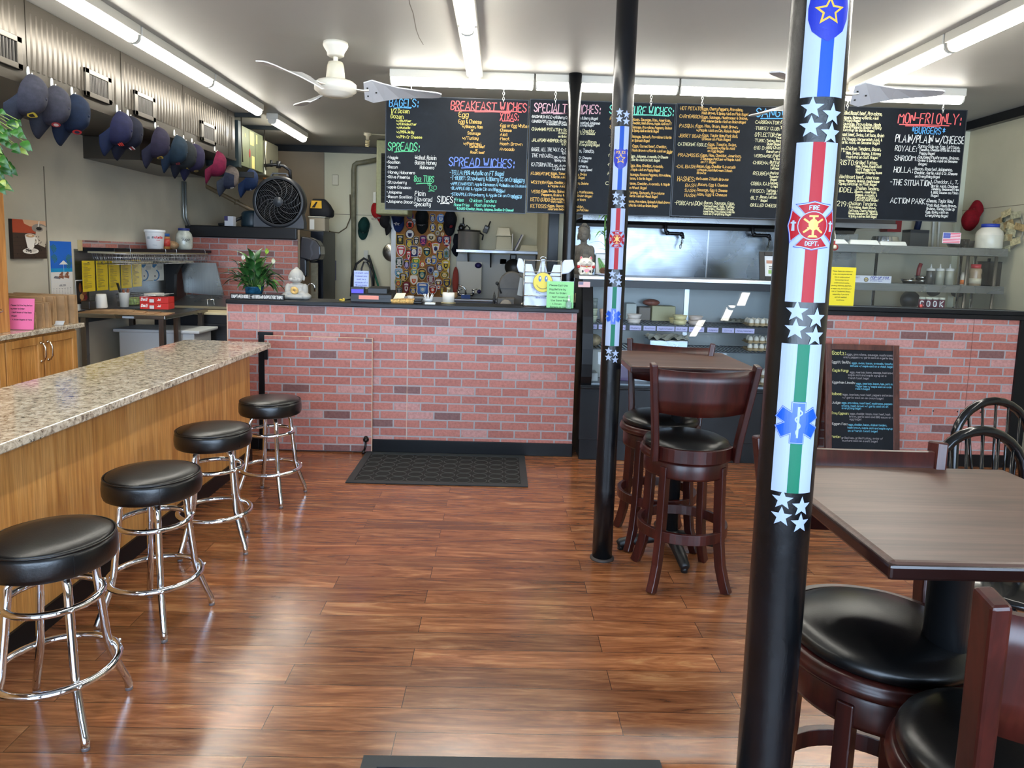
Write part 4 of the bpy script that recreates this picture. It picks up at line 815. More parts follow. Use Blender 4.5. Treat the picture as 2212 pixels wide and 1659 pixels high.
# ================================================================== CAPS
def basis(xd,zd,tilt=0,spin=0):
 x=Vector(xd).normalized();z=Vector(zd);z=(z-x*x.dot(z)).normalized();y=z.cross(x)
 R=Matrix((x,y,z)).transposed()
 return R@Matrix.Rotation(tilt,3,'Y')@Matrix.Rotation(spin,3,'X')
def cap(label,hook,R,col,brim=None,emblem=None,sc=1.15,group='caps hanging on hooks',open_strap=False,front=None):
 brim=brim or col
 t=thing('baseball_cap',label,'cap',(0,0,0),0,group)
 fab=lambda c:P(c,.8,0,0,.2,var=.12,vs=40,bump=.15,bs=260)
 c=MB();n,m_=28,9;vs=[]
 for k in range(m_+1):
  th=PI/2*k/m_
  for i in range(n):
   a=2*PI*i/n;sq=1-.035*abs(math.cos(3*a))**12;r=math.sin(th)**.86
   x,y,z=.108*r*math.cos(a)*sq,.075*r*math.sin(a)*sq*(1 if math.cos(a)>-.2 else 1-.22*(-math.cos(a)-.2)),.092*math.cos(th)**.9
   if math.cos(a)>0:z+=.012*math.cos(a)*r*(1-r)*3
   vs.append((x,y,z))
 fs=[]
 for k in range(m_):
  for i in range(n):fs.append((k*n+i,(k+1)*n+i,(k+1)*n+(i+1)%n,k*n+(i+1)%n))
 mi=[]
 c.add(vs,fs,0,True)
 if front:
  for q,f in enumerate(c.f[-len(fs):]):
   i=q%n
   if(i<n//4 or i>=n*3//4)and q//n>3:c.mi[len(c.mi)-len(fs)+q]=1
 cr=obj('crown',c,[fab(col),fab(front or col)],t)
 obj('button',MB().ball((0,0,.092),(.008,.008,.005),n=10,m=5),fab(col),cr)
 b=MB();U,V=14,5
 for lay in(0,-.0035):
  for v in range(V+1):
   for u in range(U+1):
    ph=math.radians(-72+144*u/U);e=.085*v/V*math.cos(ph*.72)**.6
    b.v.append(Vector((.106*math.cos(ph)+e,.075*math.sin(ph)*(1-.06*v/V),.004-.03*math.sin(ph)**2*(v/V)-.018*(v/V)**1.4+lay)))
 W=U+1;o2=(V+1)*W
 for v in range(V):
  for u in range(U):
   a=v*W+u;b.f+=[[a,a+W,a+W+1,a+1],[o2+a,o2+a+1,o2+a+W+1,o2+a+W]];b.mi+=[0,0];b.sm+=[True,True]
 for u in range(U):a=V*W+u;b.f.append([a,o2+a,o2+a+1,a+1]);b.mi.append(0);b.sm.append(False)
 obj('brim',b,fab(brim),t)
 st=MB().bar([(-.102*math.cos(a),.062*math.sin(a),.008 if not open_strap else.0)for a in[math.radians(-35+70*i/8)for i in range(9)]],.004,.018)
 obj('strap',st,fab(tuple(int(v*.7)for v in col)),t)
 if emblem:
  kind,ec,size=emblem[:3];e=math.radians(30)
  o=Vector((.108*math.cos(e)+.003,0,.092*math.sin(e)+.007));up=Vector((-math.sin(e)*.9,0,math.cos(e))).normalized();rt=Vector((0,1,0));nrm=rt.cross(up)
  m=MB()
  def pl(pts,k,off):poly(m,pts,o+nrm*off,rt*size,up*size,k)
  if kind=='star':pl(star(1,.48),0,.003);pl(star(.42,.2),1,.0045)
  elif kind=='round':pl(circ(1,18,ry=.75),0,.003);pl(circ(.6,14,ry=.4),1,.0045)
  elif kind=='shield':pl([(-1,.6),(-.6,.8),(.6,.8),(1,.6),(.8,-.5),(0,-.8),(-.8,-.5)],0,.003);pl([(-.6,.4),(.6,.4),(.5,-.3),(0,-.5),(-.5,-.3)],1,.0045)
  elif kind=='bars':
   for k,(a,y)in enumerate(((.9,.45),(1,.1),(.7,-.3))):pl([(-a,y-.13),(a*.8,y-.13),(a,y+.13),(-a*.8,y+.13)],k%2,.003+k*.0003)
  elif kind=='text':write(m,emblem[3],o+nrm*.004,rt,up,size*1.2,size*.28,None,0,'c')
  elif kind=='wing':
   pl([(-1.3,.1),(-.4,.25),(.4,.2),(1.4,.45),(.5,.05),(-.5,.0)],0,.003);pl(circ(.5,14,0,-.1,.3),0,.003);pl(circ(.36,14,0,-.1,.18),1,.0045)
  obj('emblem',m,[P(ec[0],.7),P(ec[1],.7)],cr)
 t.rotation_euler=R.to_euler();t.scale=(sc,)*3
 t.location=Vector(hook)-R@Vector((-.108*sc,0,.004))
 return t
def wall_hook(label,p,n=(1,0,0),grp='white adhesive hooks on the duct'):
 p=Vector(p);n=Vector(n);m=MB();s=n.cross(Z_)
 m.prism([(a*.011,b*.034)for a,b in circ(1,16)],0,.006,'x')
 m.tube([(.006,0,-.014),(.018,0,-.02),(.026,0,-.012),(.027,0,-.004)],.0035,8)
 ang=math.atan2(n.y,n.x)
 o=obj('adhesive_hook',m,P((236,236,230),.35),loc=p,rotz=ang);return tag(o,label,'hook',grp)
LWX=DX+.008
NAVY,DNAVY,SLATE,BLK=(22,26,44),(16,19,34),(46,47,58),(18,20,24)
CAPS=[(66,164,SLATE,(36,41,54),('shield',((196,178,60),(26,26,28)),.026),'grey-navy cap with a gold crest, first from the left on the duct'),(117,188,SLATE,(34,38,50),('round',((150,44,52),(196,180,180)),.026),'grey-navy cap with a dark red round patch, second from the left on the duct'),(160,206,(17,29,50),(15,26,46),('round',((190,44,50),(30,36,66)),.028),'bright navy cap with a red round patch, third from the left on the duct'),(257,243,(25,27,54),(17,27,54),('bars',((206,62,50),(206,62,50)),.026),'royal navy cap with red lettering, left one of the overlapping pair'),(280,253,DNAVY,(15,18,34),('bars',((210,204,204),(170,50,56)),.026),'dark navy cap with white and red lettering, right one of the overlapping pair'),(339,276,(32,29,46),(26,27,44),('shield',((170,150,60),(20,20,24)),.024),'purple-navy cap hanging alone between the second vent and the trio of caps'),(380,294,(19,35,48),(16,31,50),('bars',((140,44,56),(110,36,50)),.024),'teal-navy cap with a red tab, left one of the three overlapping caps'),(400,306,(27,31,34),(19,22,34),('wing',((170,150,60),(26,30,40)),.018),'charcoal cap in the middle of the three overlapping caps'),(418,312,(32,29,52),(22,24,48),('round',((110,96,50),(90,80,46)),.022),'purple-navy cap with a dull gold patch, right one of the three overlapping caps'),(467,328,(92,17,46),(88,16,44),None,'maroon cap on the duct')]
for k,(px,py,c,b,e,lb)in enumerate(CAPS):
 p=atx(px,py,LWX+.01);hk=atx(px,py-10,LWX)
 wall_hook('white adhesive hook holding the '+lb.split(',')[0].split(' hanging')[0].split(' in the')[0],(DX+.001,p.y,p.z+.022))
 R=basis((.02,-.3+.05*(k%3),-.93),(1,.12+.06*(k%3),0),math.radians(9),math.radians((-6,4,8,-3,6,2,-8,3,8,-14)[k]))
 cap(lb,(DX+.034,p.y,p.z+.006),R,c,b,e,1.24)
p=at(499,358,7.93)
cap('two-tone cap, stone crown over a slate front, hanging below the end of the duct',p,basis((0,-.4,-.9),(1,.1,0),.12),(96,87,83),(44,50,62),('text',((220,220,214),)*2,.02,'D'),1.3,front=(36,41,58))
tag(obj('wire_hook',MB().tube([(0,0,.2),(0,0,.02),(.004,-.01,.0),(0,-.022,.012)],.003,6),P((60,56,50),.5,.5),loc=p),'thin wire hook holding the two-tone cap','hook')
p=at(542,366,8.32)
cap('denim blue cap hanging from the furnace, nearest the grey floor fan',p,basis((0,-.4,-.9),(1,.1,0),.12),(22,38,68),(19,36,68),('wing',((200,200,200),(30,56,104)),.02),1.25)
# ================================================================== THINGS ON THE LEFT WALL
def sheet(name,label,cat,o,ux,uy,w_,h_,mats,th=.003,fill=None,group=None,part='sheet',border=0):
 """a printed sheet: base slab plus print drawn by fill(mb, o, ux, uy, w, h, n)"""
 o=Vector(o);ux=Vector(ux).normalized();uy=Vector(uy).normalized();n=ux.cross(uy)
 t=thing(name,label,cat,o+ux*w_/2,0,group)
 m=MB().slab(o,o+ux*w_,o+ux*w_+uy*h_,o+uy*h_,th)
 ms=mats if isinstance(mats,list)else[mats]
 b=obj(part,m,ms[0],t,world=True)
 if fill:
  m=MB();fill(m,o+n*.0006,ux,uy,w_,h_,n);obj('print',m,ms,t,world=True)
 return t
def rect(m,o,ux,uy,x0,y0,x1,y1,k):m.quad(o+ux*x0+uy*y0,o+ux*x1+uy*y0,o+ux*x1+uy*y1,o+ux*x0+uy*y1,k)
def coffee(m,o,ux,uy,w_,h_,n):
 R_=lambda a,b,c,d,k,e=0:rect(m,o+n*e,ux*w_,uy*h_,a,b,c,d,k)
 C_=lambda pts,k,e:poly(m,pts,o+n*e,ux*w_,uy*h_,k)
 R_(0,0,1,.66,1);R_(0,.66,1,1,2)
 for i in range(6):R_(0,.1*i+.03,1,.1*i+.036,3,.0002)
 C_([(.3,1),(.34,.9),(.5,.84),(.8,.82),(1,.86),(1,1)],4,.0003);C_(circ(.24,20,.8,.8,.12),5,.0004)
 C_([(.6,.42),(.95,.3),(1,.5),(1,.85),(.85,.88),(.7,.75)],6,.0005);C_(circ(.13,16,.78,.78,.07),5,.0007);C_(circ(.09,14,.78,.79,.045),3,.0009)
 C_([(.74,.84),(.78,.99),(.81,.99),(.78,.84)],7,.001)
 random.seed(5)
 for i in range(150):x,y=random.gauss(.55,.2),random.gauss(.28,.13);(0.02<x<.98 and.02<y<.6)and C_(circ(.018,7,x,y,.012),3 if i%3 else 8,.0008+i*1e-6)
 C_(circ(.24,24,.5,.2,.075),7,.0012);C_(circ(.18,22,.5,.215,.05),9,.0014)
 C_([(.34,.6),(.66,.6),(.6,.3),(.53,.24),(.45,.24),(.4,.3)],7,.0016);C_(circ(.16,22,.5,.6,.055),9,.0018);C_(circ(.13,20,.5,.595,.042),10,.002);C_(circ(.06,12,.5,.6,.02),11,.0022)
 for i in range(8):
  a0,a1=-PI/2+PI*i/8,-PI/2+PI*(i+1)/8
  C_([(.64+.06*math.cos(a0),.46+.07*math.sin(a0)),(.64+.09*math.cos(a0),.46+.1*math.sin(a0)),(.64+.09*math.cos(a1),.46+.1*math.sin(a1)),(.64+.06*math.cos(a1),.46+.07*math.sin(a1))],7,.0015)
 for i in range(22):C_(circ(.02,7,.36+random.random()*.16,.16+random.random()*.1,.012),3,.0024+i*1e-6)
a,b=atx(30,559,XL+.03),atx(98,478,XL+.03)
CF=[P(x,.6)for x in((40,30,26),(62,46,36),(176,74,44),(34,24,20),(226,178,140),(150,140,130),(196,184,164),(236,230,220),(58,38,28),(206,198,186),(196,152,110),(226,206,180))]
sheet('canvas_print','square canvas print of a coffee cup and beans on the left wall','picture',(XL+.03,a.y,a.z),Y_,Z_,b.y-a.y,b.z-a.z,CF,.028,coffee)
def cal(m,o,ux,uy,w_,h_,n):
 R_=lambda a,b,c,d,k,e=0:rect(m,o+n*e,ux*w_,uy*h_,a,b,c,d,k)
 C_=lambda pts,k,e:poly(m,pts,o+n*e,ux*w_,uy*h_,k)
 R_(0,.48,1,1,1);R_(0,.42,1,.5,2,.0002);R_(0,.26,1,.43,3,.0004)
 for cx,cy,s in((.0,.9,1),(.02,.72,1),(1,.72,-1),(1,.6,-1)):
  for j in range(7):
   a=-.9+.3*j;C_([(cx,cy),(cx+s*.3*math.cos(a),cy+.1*math.sin(a)-.03),(cx+s*.28*math.cos(a),cy+.1*math.sin(a)-.045)],4,.0006+j*2e-5)
 C_([(.38,.57),(.58,.645),(.6,.645),(.8,.57)],3,.0008);R_(.585,.4,.595,.6,3,.0007)
 for x in(.36,.62):C_([(x,.38),(x+.16,.36),(x+.2,.42),(x+.14,.44),(x+.08,.41)],5,.0009);C_([(x-.04,.33),(x+.2,.3),(x+.22,.36),(x,.37)],5,.001)
 C_([(.1,.32),(.4,.3),(.45,.34),(.16,.36)],6,.00085)
 R_(0,0,1,.24,3,.0003)
 write(m,'APRIL 2024',o+ux*(w_*.5)+uy*(h_*.165)+n*.0008,ux,uy,.014,.003,None,6,'c')
 for i in range(7):
  R_(.06+i*.13,.12,.12+i*.13,.128,6,.0006)
  for j in range(4):R_(.08+i*.13,.09-j*.025,.1+i*.13,.098-j*.025,6,.0006)
a,b=atx(112,634,XL+.006),atx(152,522,XL+.006)
sheet('wall_calendar','wall calendar with a blue beach picture above the page for April','calendar',(XL+.006,a.y,a.z-.02),Y_,Z_,b.y-a.y+.01,b.z-a.z+.02,[P(x,.5)for x in((232,232,228),(28,104,206),(20,150,206),(234,232,226),(56,120,70),(150,96,70),(120,120,126))],.004,cal)
def cal2(m,o,ux,uy,w_,h_,n):
 R_=lambda a,b,c,d,k,e=0:rect(m,o+n*e,ux*w_,uy*h_,a,b,c,d,k)
 R_(.02,.22,.98,.97,1)
 for cx,cy,rx,ry,k in((.3,.75,.1,.16,2),(.65,.85,.14,.1,3),(.6,.6,.2,.12,2),(.4,.45,.16,.1,4),(.7,.42,.12,.1,3),(.5,.3,.2,.06,2)):poly(m,circ(rx,14,cx,cy,ry),o+n*.0004,ux*w_,uy*h_,k)
 for j in range(2):
  for i in range(3):R_(.06+i*.3,.03+j*.09,.3+i*.3,.1+j*.09,5,.0003)
a,b=atx(166,672,XL+.012),atx(184,604,XL+.012)
sheet('wall_calendar','black food calendar low on the left wall, beside the yellow sheets','calendar',(XL+.012,a.y,a.z),Y_,Z_,b.y-a.y+.06,b.z-a.z,[P(x,.5)for x in((232,232,226),(26,22,22),(150,84,46),(120,30,32),(196,150,90),(236,236,230))],.004,cal2)
ST_L=mat_steel((150,152,152),.34,'y')
tag(obj('steel_wall_sheet',MB().box(XL,XL+.006,6.2,8.35,.9,1.56),ST_L,loc=(XL+.003,7.3,.9),world=True),'brushed steel sheet on the left wall behind the yellow sheets','wall panel')
def menu_fill(sd):
 def f(m,o,ux,uy,w_,h_,n):
  rr=random.Random(sd)
  write(m,'2024',o+ux*(w_*.42)+uy*(h_*.94)+n*.0004,ux,uy,.008,.0022,.02,1)if False else rect(m,o+n*.0004,ux*w_,uy*h_,.4,.93,.56,.955,1)
  for k in range(22):
   y=.9-k*.038;rect(m,o+n*.0004,ux*w_,uy*h_,.08,y,.08+rr.choice((.2,.3,.34,.5,.62)),y+.01,1)
   if k%5==0:rect(m,o+n*.0004,ux*w_,uy*h_,.08,y-.012,.7,y-.008,1)
 return f
YEL=P((224,196,26),.25,0,.3)
NTH=['leftmost','second','middle','fourth','rightmost']
for k,(x0,x1,y0,y1)in enumerate(((180,208,563,631),(210,236,563,628),(237,262,563,628),(263,287,562,623),(287,309,561,620))):
 a,b=atx(x0,y1,XL+.06),atx(x1-4,y0,XL+.06)
 sheet('price_sheet','%s of the five yellow laminated sheets hanging under the wire baskets'%NTH[k],'sheet',(XL+.06,a.y,a.z),Y_,Z_,b.y-a.y,b.z-a.z,[YEL,P((44,40,24),.5)],.003,menu_fill(k),'yellow laminated sheets')
def blue_fill(m,o,ux,uy,w_,h_,n):
 poly(m,[(.0,1),(.42,1),(.36,.8),(.15,.68),(0,.72)],o+n*.0004,ux*w_,uy*h_,1)
 for i in range(9):
  a0,a1=-1.9+.35*i,-1.9+.35*(i+1)
  poly(m,[(.2+.3*math.cos(a0),.3+.24*math.sin(a0)),(.2+.42*math.cos(a0),.3+.3*math.sin(a0)),(.2+.42*math.cos(a1),.3+.3*math.sin(a1)),(.2+.3*math.cos(a1),.3+.24*math.sin(a1))],o+n*.0004,ux*w_,uy*h_,1)
 for k in range(3):rect(m,o+n*.0004,ux*w_,uy*h_,.4,.74-k*.07,.85,.76-k*.07,2)
 rect(m,o+n*.0004,ux*w_,uy*h_,.14,.2,.26,.3,2)
for k,(x0,x1)in enumerate(((307,329),(330,353))):
 a,b=atx(x0,607,XL+.03),atx(x1,565,XL+.03)
 sheet('notice_sheet','%s of two white notices with a blue swoosh, right of the yellow sheets'%('left' if k==0 else 'right'),'notice',(XL+.03,a.y,a.z),Y_,Z_,b.y-a.y,b.z-a.z,[P((206,210,206),.5),P((44,112,166),.5),P((110,110,116),.5)],.003,blue_fill,'white and blue notices')
t=thing('wall_shelf','black wall shelf with a thin brick-faced upstand above the wire baskets','shelf',(-3.6,7.3,1.55))
obj('shelf_board',MB().box(XL+.002,-3.42,6.28,8.36,1.545,1.575),BLACK,t,world=True,bevel=.003)
obj('brick_upstand',MB().box(XL+.002,XL+.03,6.28,8.36,1.576,1.638),BRICK,t,world=True)
obj('end_trim',MB().box(XL+.002,XL+.032,6.255,6.279,1.545,1.638),P((196,176,130),.6),t,world=True)
obj('under_strip',MB().box(XL+.05,-3.44,6.32,8.3,1.527,1.544),P((190,176,140),.6),t,world=True)
def wire_basket(name,label,x0,x1,y0,y1,z0,z1,col,pitch=.03,r=.0022,slope=.03,grp=None):
 t=thing(name,label,'basket',((x0+x1)/2,(y0+y1)/2,z0),0,grp);m=MB();s=slope
 def ringz(k):
  z=z0+(z1-z0)*k;e=s*(1-k);return[(x0+e,y0+e,z),(x1-e,y0+e,z),(x1-e,y1-e,z),(x0+e,y1-e,z)]
 for k in(0,.33,.66,1):
  q=ringz(k);rr=r*(1.8 if k==1 else 1)
  for i in range(4):m.tube([q[i],q[(i+1)%4]],rr,5)
 lo,hi=ringz(0),ringz(1)
 for i in range(4):
  A,B,C,D=map(Vector,(lo[i],lo[(i+1)%4],hi[i],hi[(i+1)%4]));n=max(2,int((D-C).length/pitch))
  for j in range(n+1):m.tube([A.lerp(B,j/n),C.lerp(D,j/n)],r*.8,4)
 n=int((y1-y0)/pitch)
 for j in range(1,n):y=y0+s+(y1-y0-2*s)*j/n;m.tube([(x0+s,y,z0),(x1-s,y,z0)],r*.8,4)
 obj('wire_frame',m,P(col,.3,.9),t,world=True);return t
for k,(y0,y1)in enumerate(((6.42,7.3),(7.34,8.25))):
 b=wire_basket('wire_basket','%s white wire basket hanging under the black wall shelf'%('nearer' if k==0 else 'farther'),-3.70,-3.41,y0,y1,1.43,1.525,(206,208,210),.034,.0024,.02,'hanging wire baskets')
 hk=MB()
 for y in(y0+.1,y1-.1):hk.tube([(-3.41,y,1.525),(-3.405,y,1.56),(-3.41,y,1.579),(-3.45,y,1.579)],.003,6)
 obj('hanger',hk,P((206,208,210),.3,.9),b,world=True)
 tag(obj('paper_stack',MB().box(-3.66,-3.46,y0+.25,y0+.62,1.436,1.45),P((216,210,190),.7),loc=(-3.56,y0+.4,1.436),world=True),'cream paper lying in the %s wire basket'%('nearer' if k==0 else 'farther'),'paper')
t=thing('shelf_bracket','black flared post under the far end of the wall shelf','post',(-3.56,7.92,1.0))
q=[at(x,y,7.9)for x,y in((349,566),(396,565),(380,592),(379,640),(361,640),(361,593))]
obj('post',MB().prism([(p.x,p.z)for p in q],7.86,7.93,'y'),BLACKM,t,world=True)
z=1.5755
p=at(335,528,7.28)
t=thing('spread_tub','large white tub with a red and black brand word, on the wall shelf','tub',(p.x,7.28,z))
obj('tub',MB().lathe([(.0,0),(.072,0),(.076,.004),(.092,.165),(.094,.17),(.09,.172)],n=30),P((232,232,232),.35),t)
obj('lid',MB().lathe([(.095,.168),(.1,.172),(.1,.19),(.094,.196),(0,.197)],n=30),P((236,236,236),.35),t)
m=MB();f=on_pole(0,0,.0885,-PI/2+.42)
def tubtext(s,u0,z0,h,mi,wd):
 q,tw=letter_quads(s,h,h*.24,wd)
 for a in q:wrap(m,[(v.x,v.y)for v in a],f,u0,z0,mi,.0035)
tubtext('n',-.02,.108,.022,1,.014);tubtext('utella',-.001,.108,.022,0,.075)
wrap(m,[(-.075,.1),(-.045,.1),(-.045,.125),(-.075,.125)],f,0,0,2,.003);wrap(m,[(-.02,.04),(.02,.04),(.02,.043),(-.02,.043)],f,0,0,2,.001);wrap(m,[(.015,.088),(.05,.088),(.05,.092),(.015,.092)],f,0,0,0,.002)
obj('label_print',m,[P((206,34,38),.4),P((24,24,26),.4),P((170,176,180),.4)],t)
p=at(358,525,7.5)
t=thing('spread_jar','small jar with a blue lid half hidden behind the white tub on the shelf','jar',(p.x,7.5,z))
obj('jar',MB().lathe([(0,0),(.04,0),(.044,.01),(.044,.12),(.036,.135)],n=20),P((176,120,66),.3),t);obj('lid',MB().cyl((0,0,0),.04,.135,.165,20),P((36,92,160),.4),t)
obj('label_band',MB().lathe([(.0446,.03),(.0446,.11)],n=20),P((200,70,60),.4),t)
p=at(369,530,7.6)
tag(obj('bread_loaf',MB().ball((0,0,.045),(.075,.06,.045)),P((160,128,92),.8,var=.2,vs=40),loc=(p.x,7.62,z)),'small brown bag of bread between the two containers on the shelf','bread')
p=at(398,530,7.85)
t=thing('sugar_jar','cloudy plastic jar with a blue lid at the far end of the wall shelf','jar',(p.x,7.85,z))
obj('jar',MB().lathe([(0,0),(.07,0),(.082,.015),(.088,.06),(.088,.13),(.078,.175),(.058,.2),(.056,.21)],n=28),P((186,190,178),.25,0,.3,var=.12,vs=14),t)
obj('lid',MB().cyl((0,0,0),.06,.21,.235,28),P((28,44,110),.4),t)
m=MB();f=on_pole(0,0,.0882,-PI/2+.42)
q,tw=letter_quads('Sugar',.028,.0035)
for a in q:wrap(m,[(v.x-tw/2+.02,v.y+.1)for v in a],f,0,0,0,.0015)
obj('marker_word',m,INK,t)
TT=1.0
t=thing('work_table','stainless work table at the left, behind the granite bar','table',(-3.33,6.6,0))
obj('table_top',MB().box(XL+.01,-2.93,6.15,7.05,TT-.035,TT),mat_steel((150,148,142),.3),t,world=True,bevel=.006)
for x,y in((-2.98,6.2),(-2.98,6.48),(-3.66,6.2),(-2.98,7.0),(-3.66,7.0)):obj('leg',MB().box(x-.022,x+.022,y-.022,y+.022,0,TT-.036),mat_steel((128,120,112),.35,'z'),t,world=True)
obj('front_plate',MB().box(-3.3,-3.2,6.146,6.15,TT-.03,TT-.012),P((150,160,170),.4),t,world=True)
tag(obj('storage_bin',MB().box(-3.56,-2.86,6.56,6.95,0,.8).box(-3.6,-2.8,6.53,6.98,.8,.83),P((206,210,210),.4),loc=(-3.2,6.75,0),world=True,bevel=.01),'white lidded storage bin under the stainless work table','bin')
m=MB();random.seed(3)
for k in range(4):x=-3.72+.02*k;m.slab((x,6.18+.012*k,TT+.004+k*.006),(-2.95-.1*k,6.17+.02*k,TT+.004+k*.006),(-2.97-.12*k,6.42,TT+.006+k*.006),(x,6.42,TT+.006+k*.006),.004)
tag(obj('kraft_paper',m,KRAFT,loc=(-3.3,6.3,TT),world=True),'flat stack of brown paper bags lying along the front of the work table','paper')
def deli(y0,x0,z,lab,top):
 t=thing('deli_paper_box',lab,'box',(x0+.15,y0+.07,z),0,'red deli paper boxes');w_,d_,h_=.25,.14,.055
 RD=P((196,40,34),.5)
 obj('carton',MB().box(0-w_/2,w_/2,-d_/2,d_/2,0,h_),RD,t,bevel=.002)
 m=MB();write(m,'Deli',(-w_/2+.012,-d_/2-.001,.02),X_,Z_,.024,.006,.05,0,slant=.2);write(m,'Jel',(.03,-d_/2-.001,.022),X_,Z_,.018,.004,.025,0,slant=.2)
 m.quad((-.04,-d_/2-.001,.004),(0,-d_/2-.001,.004),(0,-d_/2-.001,.034),(-.04,-d_/2-.001,.034),1);obj('carton_print',m,[PAPER,P((206,206,206),.5)],t)
 if top:obj('torn_flap',MB().slab((-.1,-.09,h_+.001),(.11,-.09,h_+.03),(.13,.05,h_+.03),(-.06,.05,h_+.006),.002),PAPER,t)
 t.rotation_euler=(0,0,.06)
deli(6.4,-3.3,TT+.034,'lower red deli paper box on the work table',False);deli(6.4,-3.3,TT+.0905,'upper red deli paper box with a torn white flap on top',True)
wire_basket('wire_tray','grey wire tray full of packets on the work table',-3.66,-3.28,6.72,6.98,TT+.03,TT+.14,(150,150,150),.026,.0018,.01)
tag(obj('packet_pile',MB().box(-3.62,-3.5,6.76,6.95,TT+.036,TT+.1),P((150,170,110),.6,var=.3,vs=30),loc=(-3.56,6.85,TT),world=True,bevel=.01),'green packets at the left of the grey wire tray','packets')
tag(obj('carton_pile',MB().box(-3.42,-3.31,6.76,6.95,TT+.036,TT+.15),P((216,214,206),.6),loc=(-3.37,6.85,TT),world=True,bevel=.004),'white cartons at the right of the grey wire tray','cartons')
t=thing('utensil_cup','white cup holding dark utensil handles beside the wire tray','cup',(-3.53,6.62,TT+.03))
obj('cup',MB().lathe([(0,0),(.036,0),(.047,.13),(.049,.135),(.045,.135),(.035,.01),(0,.01)],n=22),P((214,214,208),.4),t)
for k,(a,r,c)in enumerate(((-.5,.2,BLACKM),(-.1,.14,P((120,66,46),.5)),(.25,.15,P((130,74,50),.5)))):obj('utensil',MB().tube([(0,.01*k,.02),(a*.12,.01*k,.02+r)],.011,8),c,t)
tag(obj('foam_cups',MB().lathe([(0,0),(.042,0),(.05,.01),(.044,.1),(.04,.13),(0,.13)],n=22),FOAM,loc=(-3.62,6.4,TT+.03)),'upturned stack of white foam cups on the work table','cups')
tag(obj('napkin_holder',MB().box(-.04,.04,-.05,.05,0,.075),STEELD,loc=(-3.66,6.27,TT+.03),bevel=.008),'small steel napkin holder at the left end of the work table','holder')
t=thing('prep_fridge','stainless sandwich prep fridge with a lid and cutting board, left behind the counter','fridge',(-3.0,7.6,0))
obj('fridge_body',MB().box(-3.5,-2.2,7.12,8.1,.1,.93),P((34,36,40),.4,.3),t,world=True)
for x in(-3.06,-2.63):obj('fridge_door',MB().box(x,x+.41,7.095,7.12,.14,.84),STEELD,t,world=True,bevel=.004)
obj('cutting_board',MB().box(-3.48,-2.24,7.1,7.42,.93,.955),P((214,200,160),.6),t,world=True,bevel=.006)
obj('lid',MB().slab((-3.5,7.43,.99),(-2.8,7.43,.99),(-2.8,7.9,1.08),(-3.5,7.9,1.08),.03),STEEL,t,world=True)
obj('lid_handle',MB().tube([(-3.12,7.5,1.0),(-3.12,7.49,1.06),(-3.05,7.49,1.06),(-3.05,7.5,1.0)],.006,8),CHROME,t,world=True)
q=[at(x,y,8.0)for x,y in((398,632),(484,640),(466,568),(390,566))]
obj('raised_lid',MB().slab(*[(v.x,8.0,v.z)for v in q],.02),mat_steel((170,172,170),.3,'z'),t,world=True)
m=MB()
for dx in(0,.045):m.tube([(XL+.03+dx*.2,8.28+dx,2.36),(XL+.03+dx*.2,8.28+dx,1.95),(XL+.05+dx*.2,8.32+dx,1.86)],.014,8)
tag(obj('wall_conduit',m,P((150,154,150),.35,.6),loc=(XL+.03,8.3,1.9),world=True),'pair of grey conduits on the left wall above the sugar jar','conduit')
CT=1.0005
def paper_bag(x1,y,w_,h_,th,label,grp):
 t=thing('paper_bag',label,'paper bag',(x1-w_/2,y,CT),0,grp);m=MB();n=8
 for k in range(n+1):
  u=k/n;x=-w_/2+w_*u;b=.004*math.sin(u*9+y*40)
  m.v+=[Vector((x,-th/2+b,0)),Vector((x,th/2+b,0)),Vector((x,th*.35+b,h_*(1-.03*u))),Vector((x,-th*.35+b,h_*(1-.03*u)))]
 for k in range(n):
  for i in range(4):a=k*4+i;b_=k*4+(i+1)%4;m.f.append([a,a+4,b_+4,b_]);m.mi.append(0);m.sm.append(False)
 m.f+=[[0,1,2,3],[n*4+3,n*4+2,n*4+1,n*4]];m.mi+=[0,0];m.sm+=[False]*2
 obj('bag_body',m,KRAFT,t)
 obj('bag_fold',MB().bar([(w_/2+.0015,-th*.25,.004),(w_/2-.004+.0015,0,h_*.5),(w_/2+.0015,-th*.2,h_*.96)],.004,.003,up=(0,1,0)),P((140,108,74),.8),t)
ORD=['farthest back','third from the front','second from the front','frontmost']
for k in range(4):paper_bag(-3.235+.012*k-.045*k,5.38-.075*k,.46-.03*k,.222-.002*k,.05,'large brown paper bag on the oak cabinet, %s of four'%ORD[k],'large brown paper bags')
for k in range(2):paper_bag(-3.235-.02*k,5.065-.045*k,.24,.185-.006*k,.04,'medium brown paper bag on the oak cabinet, the %s one'%('rear' if k==0 else 'front'),'medium brown paper bags')
for k in range(2):paper_bag(-3.28-.02*k,4.975-.025*k,.1,.115-.006*k,.02,'small brown paper bag behind the pink sign, the %s one'%('rear' if k==0 else 'front'),'small brown paper bags')
